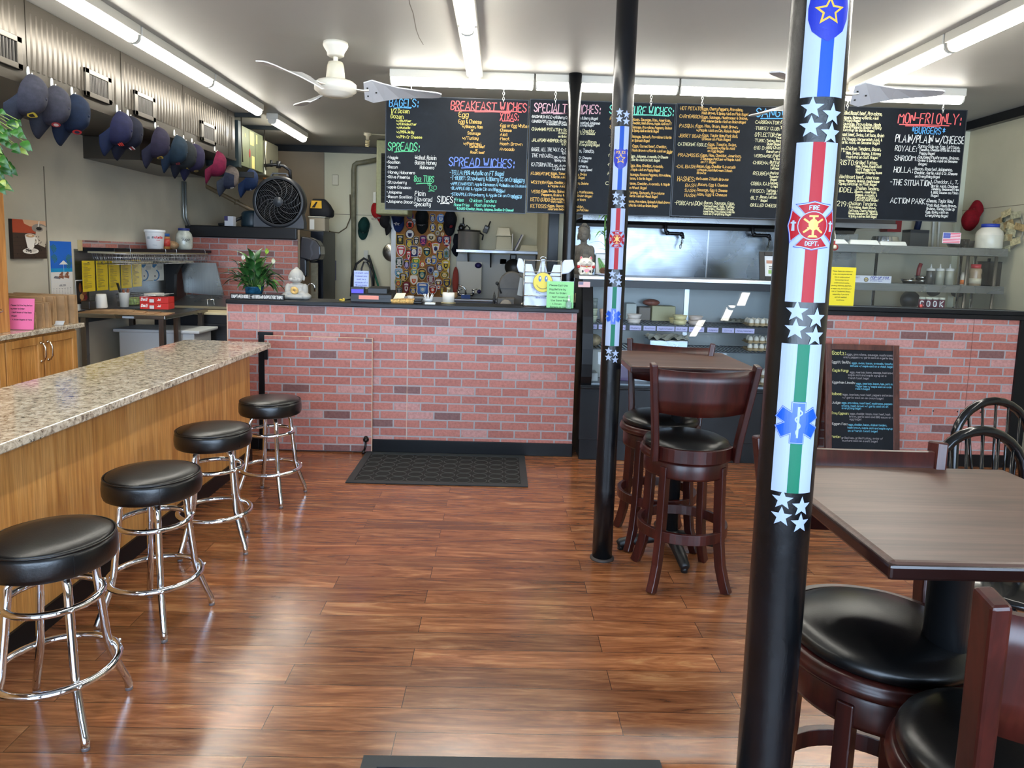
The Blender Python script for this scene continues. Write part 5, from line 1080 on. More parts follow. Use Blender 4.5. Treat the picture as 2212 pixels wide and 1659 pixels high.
def acrylic_sign(label,o,ux,w_,h_,col,lines,ink=(40,36,40),lean_=.14,backing=True):
 o=Vector(o);ux=Vector(ux).normalized();n0=ux.cross(Z_);uy=(Z_-n0*lean_).normalized();n=ux.cross(uy)
 t=thing('counter_sign',label,'sign',o+ux*w_/2)
 obj('paper',MB().slab(o,o+ux*w_,o+ux*w_+uy*h_,o+uy*h_,.0015),P(col,.6),t,world=True)
 m=MB()
 for(x,y,h,s,wd,al)in lines:write(m,s,o+ux*(w_*x)+uy*(h_*y)+n*.0012,ux,uy,h,h*.2,wd*w_ if wd else None,0,al)
 obj('sign_print',m,P(ink,.6),t,world=True)
 if backing:
  m=MB().slab(o-n*.004,o+ux*w_-n*.004,o+ux*w_+uy*(h_+.004)-n*.004,o+uy*(h_+.004)-n*.004,.002)
  obj('acrylic_back',m,mat_glass((.95,.97,.97,1)),t,world=True)
  m=MB().slab(o+Vector((0,0,.002)),o-n0*.045+Vector((0,0,.002)),o-n0*.045+ux*w_+Vector((0,0,.002)),o+ux*w_+Vector((0,0,.002)),.002)
  obj('acrylic_foot',m,mat_glass((.95,.97,.97,1)),t,world=True)
 return t
acrylic_sign('pink paper sign in an acrylic stand on the oak cabinet',(at(20,712,4.86).x,4.85,CT+.003),(1,.08,0),.165,.215,(240,118,166),[(.08,.76,.0085,'Please Call the Day Before',.84,'l'),(.08,.65,.0085,'by Noon to Order:',.55,'l'),(.1,.53,.0085,'\u2022  Half Dozen of the Same',.8,'l'),(.12,.42,.0085,'Bagel',.2,'l'),(.08,.3,.0085,'\u2022  A Dozen Bagels or More',.84,'l')])
tag(obj('plastic_strip',MB().slab((-3.4,5.2,CT+.002),(-3.24,5.22,CT+.002),(-3.24,5.24,CT+.03),(-3.4,5.22,CT+.03),.002),P((200,204,206),.2,0,.3),loc=(-3.32,5.22,CT),world=True),'clear plastic strip lying in front of the paper bags','strip')
def leaf(mb,base,d,up,L,W,droop=.3,n=6,mi=0,fold=.12):
 d=Vector(d).normalized();up=Vector(up);s=d.cross(up);s=s.normalized()if s.length>1e-4 else Vector((1,0,0));u=s.cross(d).normalized();o=len(mb.v);p=Vector(base)
 for k in range(n+1):
  t_=k/n;w_=W*math.sin(PI*min(1,t_**.75*.98+.02))*.5
  q=p+d*(L*t_)+u*(L*(.18*math.sin(t_*PI)-droop*t_*t_))
  mb.v+=[q-s*w_+u*w_*fold*2,q,q+s*w_+u*w_*fold*2]
 for k in range(n):
  a=o+k*3
  for q in((a,a+1,a+4,a+3),(a+1,a+2,a+5,a+4)):mb.f.append(list(q));mb.mi.append(mi);mb.sm.append(True)
random.seed(21)
t=thing('trailing_plant','trailing green pothos at the upper left edge of the photo','plant',(-3.36,4.2,2.261))
pot=MB().lathe([(0,0),(.085,0),(.11,.15),(.115,.155),(.1,.15),(.09,.13),(0,.13)],n=24)
obj('pot',pot,P((120,70,50),.6),t)
L1,L2=mat_leaf((34,76,30),(66,120,48)),mat_leaf((104,140,50),(170,184,96))
m=MB();stm=MB()
for k in range(34):
 pts=[];px,py=random.uniform(-15,52),random.uniform(258,405);Yk=random.uniform(4.1,4.3)
 if py>330:px=random.uniform(-12,26-(py-330)*.15)
 e=at(px,py,Yk)-Vector((-3.36,4.2,2.261));s0=Vector((.05,-.02,.14));mid=s0.lerp(e,.5)+Vector((.02,0,.06))
 pts=[s0,s0.lerp(mid,.6)+Vector((0,0,.03)),mid,mid.lerp(e,.6),e];stm.tube(pts,.0028,5)
 for j in range(3):
  L=random.uniform(.042,.072);a=random.uniform(-.8,1.2)
  leaf(m,e if j==0 else mid.lerp(e,random.random()),(math.cos(a),-.5+random.random()*.4,-.4-random.random()*.7),(.2,-1,.3),L,L*.68,.25,6,1 if random.random()<.22 else 0)
obj('foliage',m,[L1,L2],t);obj('stems',stm,P((110,130,60),.6),t)
# ================================================================== BACK LEFT CORNER
def bx(name,label,cat,px0,py0,px1,py1,Y,depth,mat,group=None,bevel=0,z0=None,back=False):
 """box whose front face spans the given measured corners at distance Y"""
 a,b=at(px0,py1,Y),at(px1,py0,Y);z=a.z if z0 is None else z0
 m=MB().box(a.x,b.x,Y,Y+depth,z,b.z)
 return tag(obj(name,m,mat,loc=((a.x+b.x)/2,Y+depth/2,z),world=True,bevel=bevel),label,cat,group)
HW=8.4;hx=at(643,560,HW).x;hz=at(520,489,HW).z
t=thing('brick_partition','brick-faced partition with a thick black ledge at the back left, under the floor fan','partition',(-3.0,8.6,0))
obj('brick_panel',MB().box(XL,hx,HW,HW+.02,0,hz-.13),mat_brick(),t,world=True)
obj('partition_wall',MB().box(XL,hx+.02,HW+.02,HW+.5,0,hz-.02),P((126,108,84),.6,var=.06),t,world=True)
obj('ledge',MB().box(XL,hx-.004,HW-.03,HW+.5,hz-.14,hz),P((12,13,17),.35),t,world=True,bevel=.012)
c=at(605,437,8.62);R=.31
GF=P((74,78,86),.4);fanT=thing('floor_fan','large grey round floor fan standing on the black ledge','fan',(c.x,8.62,hz))
zc_=c.z-hz
ft=lambda n,m,mt,par=None:obj(n,m,mt,par or fanT)
ft('stand',MB().prism([(-.3,0),(.3,0),(.3,.08),(.27,.2),(.26,.28),(.2,.14),(.1,.06),(-.1,.06),(-.2,.14),(-.26,.28),(-.29,.2),(-.3,.08)],-.06,.07,'y'),GF)
rg=MB()
rg.lathe([(R*.86,-.07),(R*.93,-.085),(R,-.06),(R,.06),(R*.95,.075),(R*.86,.06),(R*.86,-.07)],(0,0,zc_),48,ax='y');ft('shroud',rg,P((44,46,50),.35))
ft('handle',MB().bar([(-.1,0,zc_+R-.004),(-.08,0,zc_+R+.03),(.08,0,zc_+R+.03),(.1,0,zc_+R-.004)],.05,.014),GF)
gm=MB()
for k in range(12):gm.tube([((.06+(R*.86-.06)*k/12)*math.cos(2*PI*i/40),-.07-.012*math.cos(k/12*PI/2),zc_+(.06+(R*.86-.06)*k/12)*math.sin(2*PI*i/40))for i in range(40)],.0016,4,True)
for k in range(14):
 a=2*PI*k/14;gm.tube([((.06+(R*.86-.06)*j/6)*math.cos(a+.9*j/6),-.072-.012*math.cos(j/6*PI/2),zc_+(.06+(R*.86-.06)*j/6)*math.sin(a+.9*j/6))for j in range(7)],.0022,4)
ft('guard',gm,P((110,112,116),.35,.5))
hb=ft('hub',MB().lathe([(.062,-.075),(.055,-.095),(0,-.1)][::-1],(0,0,zc_),24,ax='y'),P((60,64,70),.4))
for k in range(5):
 a0=2*PI*k/5+.35;m=MB();n=6
 for j in range(n+1):
  r=.05+(R*.82-.05)*j/n;w_=.35+.35*j/n
  for s,dy in((-1,-.03),(1,.03)):a=a0+s*w_*.55+.5*j/n;m.v+=[Vector((r*math.cos(a),dy,zc_+r*math.sin(a)))]
 for j in range(n):m.f.append([2*j,2*j+1,2*j+3,2*j+2]);m.mi.append(0);m.sm.append(True)
 ft('fan_blade',m,P((26,27,29),.4))
ft('back_guard',MB().lathe([(.02,.055),(R*.86,.055)],(0,0,zc_),32,ax='y'),P((12,12,13),.6))
t=thing('carton','small white carton with a purple corner on the black ledge left of the floor fan','carton',(at(496,488,8.5).x,8.52,hz))
a=at(486,467,8.5);w_=.105;h_=a.z-hz
obj('carton_box',MB().box(-w_/2,w_/2,-.04,.04,0,h_),P((206,206,210),.5),t);obj('carton_corner',MB().box(-w_/2-.001,-w_/2+.04,-.041,.02,h_*.55,h_+.001),P((60,52,96),.5),t)
p=at(543,487,8.75)
t=thing('teal_canister','dark teal canister with a hose behind the floor fan','canister',(p.x,8.78,hz))
obj('canister_body',MB().lathe([(0,0),(.12,0),(.13,.03),(.125,.17),(.1,.2),(0,.21)],n=24),P((30,48,58),.4),t)
obj('hose',MB().tube([(-.1,-.06,.12),(-.2,-.1,.06),(-.3,-.12,.03),(-.36,-.14,.02)],.018,8),BLACKM,t)
FN=P((112,118,88),.45,.1,var=.08,vs=6)
t=thing('hanging_furnace','olive green furnace cabinet hanging under the ceiling beyond the end of the duct','furnace',(-3.25,8.35,2.53))
obj('cabinet',MB().box(-3.55,-2.93,7.98,8.74,2.53,2.97),FN,t,world=True,bevel=.004)
obj('end_flange',MB().box(-3.56,-2.915,7.9,7.979,2.5,3.0),P((54,66,68),.4,.3),t,world=True)
m=MB()
for y in(8.27,8.47):obj('panel_seam',MB().box(-2.93,-2.9285,y,y+.006,2.535,2.965),P((70,76,60),.6),t,world=True)
for y0,y1,z0,z1 in((8.3,8.42,2.8,2.95),(8.5,8.54,2.84,2.94),(8.35,8.44,2.54,2.68),(8.14,8.16,2.86,2.9)):obj('yellow_notice',MB().box(-2.9295,-2.928,y0,y1,z0,z1),P((214,196,120),.6),t,world=True)
obj('red_badge',MB().ball((-2.928,8.285,2.7),(.004,.025,.05)),P((150,44,36),.5),t,world=True)
for y,x1 in((7.87,-2.66),(8.62,-2.62)):
 t2=thing('hanger_strap','dark steel hanger bar and rod holding the %s end of the furnace'%('near' if y<8 else 'far'),'hanger',(-2.8,y,ZC-.04),0,'furnace hanger bars')
 obj('channel',MB().box(-3.5,x1,y-.02,y+.02,ZC-.045,ZC-.002),P((24,30,32),.5),t2,world=True)
 obj('threaded_rod',MB().tube([(-2.87,y,ZC-.045),(-2.87,y,2.8),(-2.86,y,2.55)],.006,6),P((50,44,36),.5,.5),t2,world=True)
tag(obj('foil_duct',MB().box(-3.4,-2.9,8.76,9.25,2.5,2.93),P((168,164,140),.3,.8,bump=.5,bs=40),loc=(-3.15,9,2.5),world=True,bevel=.02),'silver foil-wrapped duct behind the hanging furnace','duct')
m=MB().tube([(-2.92,8.74,2.62),(-2.8,8.78,2.64),(-2.7,8.8,2.63),(-2.63,8.82,2.58),(-2.62,8.82,2.42)],.02,10)
m.tube([(-2.84,8.77,2.61),(-2.84,8.77,2.69)],.016,8).tube([(-2.76,8.79,2.6),(-2.76,8.79,2.68)],.03,8)
tag(obj('pipe_valve',m,P((32,32,34),.4,.4),loc=(-2.75,8.78,2.42),world=True),'black gas pipe with valves below the foil duct, above the floor fan','pipe')
tag(obj('copper_pipe',MB().tube([(-2.92,8.7,2.46),(-2.88,8.72,2.46),(-2.7,8.75,2.455)],.014,8),P((190,120,60),.3,.9),loc=(-2.8,8.72,2.44),world=True),'short copper pipe under the black valve','pipe')
m=MB().box(XL,-2.8,8.0,8.05,2.4,2.46)
tag(obj('support_beam',m,P((26,30,34),.5),loc=(-3.3,8.02,2.4),world=True),'dark steel beam under the hanging furnace','beam')
a,b=at(437,398,9.0),at(560,462,9.0)
tag(obj('brown_pipe',MB().tube([(a.x-.06,9,a.z+.02),a,b,(b.x+.12,9.1,b.z-.1)],.025,10).cyl((a.x-.02,9,a.z+.03),.03,-.02,.03,10).cyl(((a.x*.4+b.x*.6),9,(a.z*.4+b.z*.6)),.03,-.03,.03,10),P((112,92,64),.5),loc=a,world=True),'brown pipe sloping down behind the hanging caps at the back left','pipe')
t=thing('towel_dispenser','black rounded paper towel dispenser on the end of the brick partition','dispenser',at(668,567,8.45))
a,b=at(648,564,8.45),at(694,512,8.45);W_,H_=b.x-a.x,b.z-a.z
m=MB().prism([(0,.12*H_),(.02,H_),(W_*.45,H_*.97),(W_*.8,H_*.84),(W_*.97,H_*.62),(W_,H_*.3),(W_*.92,H_*.08),(W_*.5,0),(W_*.3,.02)],0,.22,'y');m.xf(Matrix.Translation((a.x,8.42,a.z)))
obj('cover',m,P((34,36,42),.22,0,.3),t,world=True,bevel=.015)
m=MB().prism([(W_*.5,.02),(W_*.66,H_*.3),(W_*.58,H_*.6),(W_*.68,H_*.8),(W_*.6,H_*.86),(W_*.5,H_*.6),(W_*.56,H_*.3)],-.006,0,'y');m.xf(Matrix.Translation((a.x,8.42,a.z)))
obj('window_curve',m,P((60,62,70),.2),t,world=True)
t=thing('soap_dispenser','slim black soap dispenser below the paper towel dispenser','dispenser',at(653,598,8.43))
a,b=at(641,598,8.43),at(662,554,8.43)
obj('body',MB().box(a.x,b.x,8.43,8.56,a.z,b.z),P((18,19,22),.25),t,world=True,bevel=.02)
obj('push_lever',MB().tube([(b.x-.02,8.44,b.z-.03),(b.x+.04,8.43,b.z-.03),(b.x+.06,8.43,b.z-.06)],.02,8,flat=.6),P((20,21,24),.25),t,world=True)
bx('pale_board','pale cabinet side below the paper towel dispenser, behind the faucet','panel',664,568,686,660,9.05,.03,P((158,152,130),.6,var=.08))
p=at(664,642,8.5)
t=thing('gooseneck_faucet','chrome gooseneck faucet behind the white seated statue','faucet',p)
r_=.045;obj('spout',MB().tube([(0,0,-.1),(0,0,.12)]+[(r_-r_*math.cos(PI*i/10),0,.12+r_*math.sin(PI*i/10))for i in range(1,11)]+[(2*r_,0,.07)],.011,10),CHROME,t)
obj('tap_handle',MB().tube([(.0,0,.0),(.03,-.01,.004)],.009,8),CHROME,t)
t=thing('upright_fridge','tall black fridge seen edge-on at the back, right of the dispensers','fridge',(at(680,600,9.25).x,9.5,0))
a,b=at(664,498,9.25),at(699,500,9.25)
obj('fridge_body',MB().box(a.x,b.x,9.25,9.9,0,a.z),P((20,24,34),.35),t,world=True,bevel=.01)
obj('door_edge',MB().box(b.x-.1,b.x,9.22,9.25,.1,a.z-.05),P((10,14,26),.3),t,world=True)
fz=a.z
t=thing('clear_tub','clear plastic tub with a white lid standing on the black fridge','tub',((a.x+b.x)/2-.02,9.5,fz))
z1=at(675,467,9.35).z-fz
obj('tub',MB().box(-.1,.11,-.12,.12,0,z1-.015),P((170,158,136),.3,0,.2),t,bevel=.01);obj('tub_lid',MB().box(-.11,.12,-.13,.13,z1-.015,z1),P((206,204,190),.4),t,bevel=.005)
obj('paper_label',MB().box(-.09,-.03,-.122,-.1205,.02,z1-.04),PAPER,t)
t=thing('tool_bag','black and yellow tool bag on top of the clear tub','bag',((a.x+b.x)/2+.02,9.5,fz+z1))
bz=at(675,428,9.35).z-fz-z1
m=MB();n=20
prof=[(0,0,.9),(.02,0,1),(bz*.35,0,1.02),(bz*.7,-.02,.85),(bz*.92,-.03,.62),(bz,-.035,.5)]
for z_,ox,k in prof:
 for i in range(n):
  q=2*PI*i/n;ce,se=math.cos(q),math.sin(q);m.v.append(Vector((ox+.15*k*math.copysign(abs(ce)**.5,ce),.12*k*math.copysign(abs(se)**.5,se),z_)))
for j in range(len(prof)-1):
 for i in range(n):m.f.append([j*n+i,j*n+(i+1)%n,(j+1)*n+(i+1)%n,(j+1)*n+i]);m.mi.append(0);m.sm.append(True)
m.f.append([(len(prof)-1)*n+i for i in range(n)]);m.mi.append(0);m.sm.append(False)
obj('bag_body',m,P((20,22,28),.8),t)
obj('yellow_panel',MB().slab((-.12,-.127,bz*.45),(.03,-.127,bz*.45),(.02,-.1,bz*.88),(-.11,-.1,bz*.88),.004),P((214,166,36),.7),t)
obj('bag_mark',MB().slab((-.1,-.13,bz*.5),(-.06,-.13,bz*.5),(-.03,-.107,bz*.82),(-.05,-.107,bz*.82),.004),P((20,22,28),.8),t)
t=thing('spray_bottle','small red bottle with a white cap on the blue box','bottle',at(706,563,9.85))
obj('bottle',MB().lathe([(0,0),(.032,0),(.034,.02),(.034,.08),(.015,.1)],n=16),P((190,66,50),.4),t);obj('cap',MB().lathe([(.016,.098),(.016,.135),(.01,.14),(0,.14)],n=14),P((226,220,206),.4),t)
t=thing('glove_box','dark blue wall box below the small red bottle','box',at(711,606,9.85))
a,b=at(701,606,9.85),at(719,563,9.85)
obj('box_body',MB().box(a.x,b.x,9.86,10.05,a.z,b.z),P((26,34,110),.4),t,world=True);obj('box_label',MB().box(a.x+.06,b.x-.01,9.858,9.86,a.z+.03,b.z-.03),P((60,62,120),.5),t,world=True)
bx('wall_post','brown post behind the blue box','post',700,500,713,655,10.02,.07,P((132,112,86),.6),z0=0)
bx('red_notice','faded red strip notice under the blue box','notice',702,608,710,640,10.01,.006,P((190,90,76),.6))
tag(obj('wall_sensor',MB().box(-.045,.045,-.03,0,-.075,.075),P((206,200,176),.4),loc=Vector((at(725,389,YB).x,YB,at(725,389,YB).z)),bevel=.01),'white alarm sensor on the pale back wall','sensor')
m=MB();cxp=at(763,450,YB-.06)
CB=P((120,116,92),.5,var=.15,vs=12)
e0,e1=at(764,352,YB-.06),at(815,345,YB-.06);lo=at(764,640,YB-.06)
m.tube([lo,(e0.x,YB-.06,e0.z-.1),(e0.x+.01,YB-.06,e0.z-.03),(e0.x+.05,YB-.06,e0.z),(e0.x+.1,YB-.06,e0.z+.005),e1],.034,12)
tag(obj('drain_pipe',m,CB,loc=lo,world=True),'dusty grey pipe running up the pale back wall and bending right','pipe')
m=MB();q=[at(x,y,YB-.03)for x,y in((756,420),(757,470),(748,492),(732,503),(715,501),(700,494),(688,494))];m.tube(q,.008,6)
q=[at(x,y,YB-.03)for x,y in((708,497),(714,508),(712,522),(705,530),(700,520))];m2=MB().tube(q,.008,6)
t=thing('loose_cable','loose brown cables looping along the pale back wall','cable',at(730,502,YB-.03));obj('long_cable',m,P((96,84,60),.6),t,world=True);obj('looped_cable',m2,P((60,56,46),.6),t,world=True)
bx('junction_box','small brass junction box on the pale back wall','box',714,514,722,532,10.0,.06,P((158,134,76),.4,.5))
t=thing('unit_heater','olive louvred heater unit hanging left of the bagels menu board','heater',at(828,466,9.3))
a,b=at(812,462,9.3),at(850,303,9.3)
obj('casing',MB().box(a.x,b.x+.2,9.3,9.75,a.z,b.z),P((150,152,112),.45,var=.05),t,world=True,bevel=.015)
m=MB();c,d=at(824,436,9.28),at(850,333,9.28)
for k in range(14):z=c.z+(d.z-c.z)*k/14;m.slab((c.x,9.275,z),(d.x+.18,9.275,z),(d.x+.18,9.295,z+.035),(c.x,9.295,z+.035),.003)
obj('louvers',m,P((40,42,36),.5),t,world=True)
obj('recess_shade',MB().box(c.x-.01,d.x+.19,9.294,9.299,c.z-.01,d.z+.01),P((14,14,12),.7),t,world=True)  # flat near-black sheet, shade behind the louvers put in as colour
bx('switch_box','white switch box at the left side of the olive heater','box',806,415,812,438,9.5,.06,P((206,206,196),.5))
p=atz(794,288,ZC)
t=thing('bulb_fixture','bare spiral bulb on a white ceiling socket beside the heater','bulb',(p.x,p.y,ZC))
obj('socket',MB().lathe([(.05,0),(.05,-.02),(.025,-.035),(.022,-.08),(0,-.08)],n=18),P((206,196,168),.4),t)
obj('spiral_bulb',MB().tube([(.022*math.cos(k*.7),.022*math.sin(k*.7),-.085-k*.0022)for k in range(36)],.008,6),P((206,192,150),.4),t)
obj('conduit',MB().tube([(.05,0,-.01),(.3,.03,-.012)],.01,6).ball((.31,.03,-.012),.03),P((170,164,140),.4),t)
RB=lambda spin=0:basis((0,-.05,-1),(spin,-1,.05),0)
def back_cap(label,px,py,Y,R,c,b=None,e=None,sc=1.15,front=None):
 p=at(px,py,Y);t_=cap(label,(p.x,p.y,p.z),R,c,b,e,sc,'caps on the back wall',front=front);return t_
back_cap('dark green cap hanging on the pale back wall',788,468,YB-.05,basis((-.1,0,-1),(.2,-1,0)),(16,52,48),None,('round',((190,196,190),(20,60,50)),.008),1.1)
back_cap('red cap with white letters half behind the olive heater',812,436,YB-.06,basis((.25,0,-1),(-.7,-1,0)),(168,32,36),(176,34,38),('text',((226,220,214),)*2,.03,'ITALIA'),1.15)
back_cap('black cap hanging between the red cap and the cork board',838,458,YB-.09,basis((-.1,-.1,-1),(-1,-.7,0)),(28,28,30),None,None,1.1)
a=at(846,545,YB-.05)
tag(obj('steel_strainer',MB().lathe([(.0,-.02),(.05,-.018),(.125,.0),(.132,.006),(.125,.01),(0,.0)],(0,0,0),32,ax='y'),mat_steel((190,188,180),.3),loc=(a.x,YB-.04,a.z)),'round steel strainer hanging half behind the cork board frame','strainer')
q=[at(x,y,9.9)for x,y in((758,640),(760,600),(770,570),(786,558),(800,566),(807,590),(807,640))]
tag(obj('black_hose',MB().tube(q,.016,8),BLACKM,loc=q[0],world=True),'black hose arching above the cash register','hose')
q=[at(x,y,9.95)for x,y in((781,640),(781,580),(786,566),(793,566),(800,580),(804,610),(805,640))]
tag(obj('grey_hose',MB().tube(q,.013,8),P((72,72,74),.4,.3),loc=q[0],world=True),'grey hose loop behind the black hose','hose')
q=[at(x,y,9.97)for x,y in((796,551),(804,575),(824,640))]
t=thing('broom','dark broom with a green handle leaning behind the register','broom',q[2])
obj('upper_handle',MB().tube(q[:2],.016,8),P((44,46,46),.5),t,world=True);obj('green_handle',MB().tube(q[1:],.015,8),P((24,110,84),.5),t,world=True)
tag(obj('wall_hanger',MB().box(-.03,.03,-.03,0,-.1,.1),P((190,190,178),.4),loc=Vector((at(791,558,YB).x,YB,at(791,556,YB).z))),'white bracket above the hoses on the pale back wall','bracket')
# ================================================================== CORK BOARD AND PATCHES
CY_=10.0;CO=(840,440,7.54)
cp=lambda X,Yp:at(CO[0]+X/CO[2],CO[1]+Yp/CO[2],CY_)
kpx=CY_/F_PX/CO[2]
o0,o1=cp(30,1650),cp(1040,50);i0,i1=cp(105,1500),cp(1000,125)
t=thing('cork_board','tall cork board in a white frame, covered in embroidered patches','board',((o0.x+o1.x)/2,CY_+.02,o0.z))
obj('cork',MB().box(i0.x-.01,i1.x+.01,CY_+.004,CY_+.02,i0.z,i1.z),CORK,t,world=True)
for a,b,c,d in((o0.x,i0.x,o0.z,o1.z),(i1.x,o1.x-.06,o0.z,o1.z),(i0.x,i1.x,i1.z,o1.z),(i0.x,i1.x,o0.z,i0.z)):obj('frame_board',MB().box(a,b,CY_-.012,CY_+.02,c,d),P((206,212,216),.5),t,world=True)
bx_=MB().box(o0.x,o1.x-.06,CY_+.021,YB,o0.z,o1.z);obj('backing',bx_,P((150,150,146),.6),t,world=True)
PC=dict(purple=(112,52,110),dpurple=(66,40,84),green=(70,128,66),black=(26,26,30),orange=(208,78,44),grey=(140,140,146),navy=(40,46,96),lblue=(130,170,206),blue=(64,106,182),white=(220,216,210),gold=(196,164,70),red=(176,44,50),olive=(96,92,50),tan=(196,172,128),cream=(214,200,164),brown=(96,62,40),pink=(206,90,130),teal=(70,130,132),dgreen=(40,66,52),lilac=(166,154,196),maroon=(112,28,44),yellow=(214,196,76),silver=(176,174,176))
NM=dict(dpurple='dark purple',lblue='light blue',dgreen='dark green')
PATCH="""345 200 120 115 r purple dpurple green|408 300 95 130 t grey black silver|343 340 135 140 r black orange black|712 235 95 140 s grey navy silver|848 238 135 140 r lblue blue white|715 390 115 165 r gold navy white|838 390 105 150 s black gold white|343 495 145 150 r black white navy|793 480 85 90 r olive grey tan|875 500 50 60 s tan white gold|690 545 150 125 d tan cream black|185 585 130 165 q gold black olive|335 650 140 165 s gold navy yellow|448 605 100 150 s tan black white|560 605 115 170 s purple dpurple pink|660 660 75 120 r brown orange brown|830 590 90 110 s navy navy silver|943 610 140 185 s orange dpurple white|765 725 150 190 z orange white navy|200 770 150 190 s white red white|505 785 70 170 s cream white red|412 775 135 180 q silver navy white|620 785 135 160 s gold black teal|938 810 120 185 r olive grey teal|835 845 130 180 s gold navy gold|325 845 85 170 q black red white|170 960 130 180 s silver dgreen white|293 985 100 170 s lilac black lilac|445 925 140 110 d gold green yellow|425 1015 140 110 s blue teal yellow|550 985 105 110 s gold red white|735 915 110 165 r gold blue cream|652 930 135 150 r gold navy white|830 1035 105 150 s silver navy white|930 1000 135 165 s yellow gold black|160 1130 145 165 s white lblue teal|290 1150 110 160 s gold navy lblue|418 1105 120 115 r yellow teal white|238 1205 130 160 s gold black tan|545 1150 145 195 s tan black teal|770 1140 105 125 r gold lblue cream|685 1080 115 130 s navy grey navy|910 1155 135 130 r gold olive cream|412 1240 140 165 s tan white orange|687 1235 130 150 s silver maroon silver|160 1290 120 140 s gold teal red|810 1280 120 110 d white navy gold|815 1360 90 90 q orange navy white|948 1290 135 160 s gold navy olive|290 1365 115 185 s maroon maroon white|175 1420 90 115 s grey dgreen grey|402 1415 120 140 s gold navy silver|557 1380 205 215 o white blue lblue|718 1400 140 165 s white maroon orange|870 1420 60 170 q gold navy yellow"""
rows=[(0,280,'top row'),(281,440,'second row'),(441,560,'third row'),(561,690,'fourth row'),(691,860,'fifth row'),(861,960,'sixth row'),(961,1060,'seventh row'),(1061,1180,'eighth row'),(1181,1325,'ninth row'),(1326,1500,'bottom row')]
pl_=[]
for k,L in enumerate(PATCH.split('|')):
 q=L.split();pl_.append((float(q[0]),float(q[1]),float(q[2]),float(q[3]),q[4],q[5],q[6],q[7],k))
KIND=dict(r='round',t='triangular',s='shield-shaped',d='dome-shaped',q='square-cut',z='wedge-shaped',o='big eight-sided')
SHP=dict(r=circ(.5,22),t=[(-.5,.5),(.5,.35),(.1,-.5)],s=[(-.44,.42),(-.2,.5),(.2,.5),(.44,.42),(.5,.1),(.42,-.2),(.2,-.42),(0,-.5),(-.2,-.42),(-.42,-.2),(-.5,.1)],d=[(-.5,-.1),(-.42,.25),(-.2,.45),(0,.5),(.2,.45),(.42,.25),(.5,-.1),(.3,-.45),(0,-.5),(-.3,-.45)],q=[(-.5,.5),(.5,.5),(.5,-.42),(.42,-.5),(-.42,-.5),(-.5,-.42)],z=[(-.5,.42),(0,.5),(.5,.42),(.26,-.5),(-.26,-.5)],o=[(-.5,.3),(-.42,.46),(-.2,.45),(0,.5),(.2,.45),(.42,.46),(.5,.3),(.46,0),(.5,-.3),(.4,-.48),(.2,-.44),(0,-.5),(-.2,-.44),(-.4,-.48),(-.5,-.3),(-.46,0)])
ORDN=['first','second','third','fourth','fifth','sixth','seventh','eighth']
for lo_,hi_,rn in rows:
 R_=sorted([p for p in pl_ if lo_<=p[1]<=hi_])
 for j,(X,Yp,w_,h_,kd,cb,cf,ci,k)in enumerate(R_):
  c=cp(X,Yp);w_,h_=w_*kpx,h_*kpx;e=.0012+.0009*k
  lb='%s-edged %s %s patch, %s from left in the cork board %s'%(NM.get(cb,cb),NM.get(cf,cf),KIND[kd],ORDN[j],rn)
  t=thing('embroidered_patch',lb,'patch',(c.x,CY_+.0035,c.z),0,'patches on the cork board')
  sh=SHP[kd];m=MB();N=len(sh);yb=-e-.0016
  m.v=[Vector((p[0]*w_,yb,p[1]*h_))for p in sh]+[Vector((p[0]*w_,0,p[1]*h_))for p in sh];m.f=[list(range(N))]+[[i,i+N,(i+1)%N+N,(i+1)%N]for i in range(N)];m.mi=[0]*(N+1);m.sm=[False]*(N+1)
  obj('border',m,P(PC[cb],.8),t)
  m=MB();F=lambda pts,kk,d_:poly(m,[(p[0]*w_,p[1]*h_)for p in pts],Vector((0,yb-d_,0)),X_,Z_,kk)
  F([(p[0]*.86,p[1]*.88)for p in sh],0,.0003)
  rr=random.Random(k)
  F([(-.3,.2),(.3,.2),(.27,.32),(0,.36),(-.27,.32)]if kd!='r' else[(-.3,.22),(.3,.22),(.2,.34),(-.2,.34)],2,.0005)
  if kd=='z':
   for a in range(3):
    Rm=Matrix.Rotation(PI/3*a,2);F([tuple(Rm@Vector(p)+Vector((0,-.05)))for p in((-.07,-.2),(.07,-.2),(.07,.2),(-.07,.2))],1,.0006+a*.0001)
  elif k%3==0:F(circ(.27,16,0,-.06),1,.0006);F(circ(.17,12,0,-.06),3,.0008);F(star(.12),1,.001)
  elif k%3==1:F([(-.24,.1),(.24,.1),(.2,-.2),(0,-.34),(-.2,-.2)],1,.0006);F(circ(.12,10,0,-.06),3,.0008)
  else:F(star(.3,.2,7),1,.0006);F(circ(.15,12),3,.0008);F([(-.3,-.3),(.3,-.3),(.24,-.2),(-.24,-.2)],1,.0006)
  obj('stitching',m,[P(PC[cf],.85),P(PC[ci],.85),P(PC[('gold','white','silver')[k%3]],.85),P(PC[cb],.85)],t)
back_cap('navy cap with a white star on the left of the cork board',860,446,CY_-.05,RB(-.1),(20,30,62),(24,40,84),('star',((220,220,220),(24,34,70)),.042),1.2)
back_cap('black cap with a winged outline in the middle of the cork board',912,447,CY_-.05,RB(0),(14,18,20),None,('wing',((170,176,176),(14,18,20)),.038),1.25)
back_cap('black cap with a red letter at the right edge of the cork board',973,452,CY_-.05,RB(.25),(22,22,30),None,('text',((170,50,60),)*2,.035,'B'),1.25)
back_cap('dark cap hanging sideways beside the cork board, left of the stock pot',985,504,YB-.06,basis((.1,0,-1),(1,-.6,0)),(18,20,30),None,None,1.1)
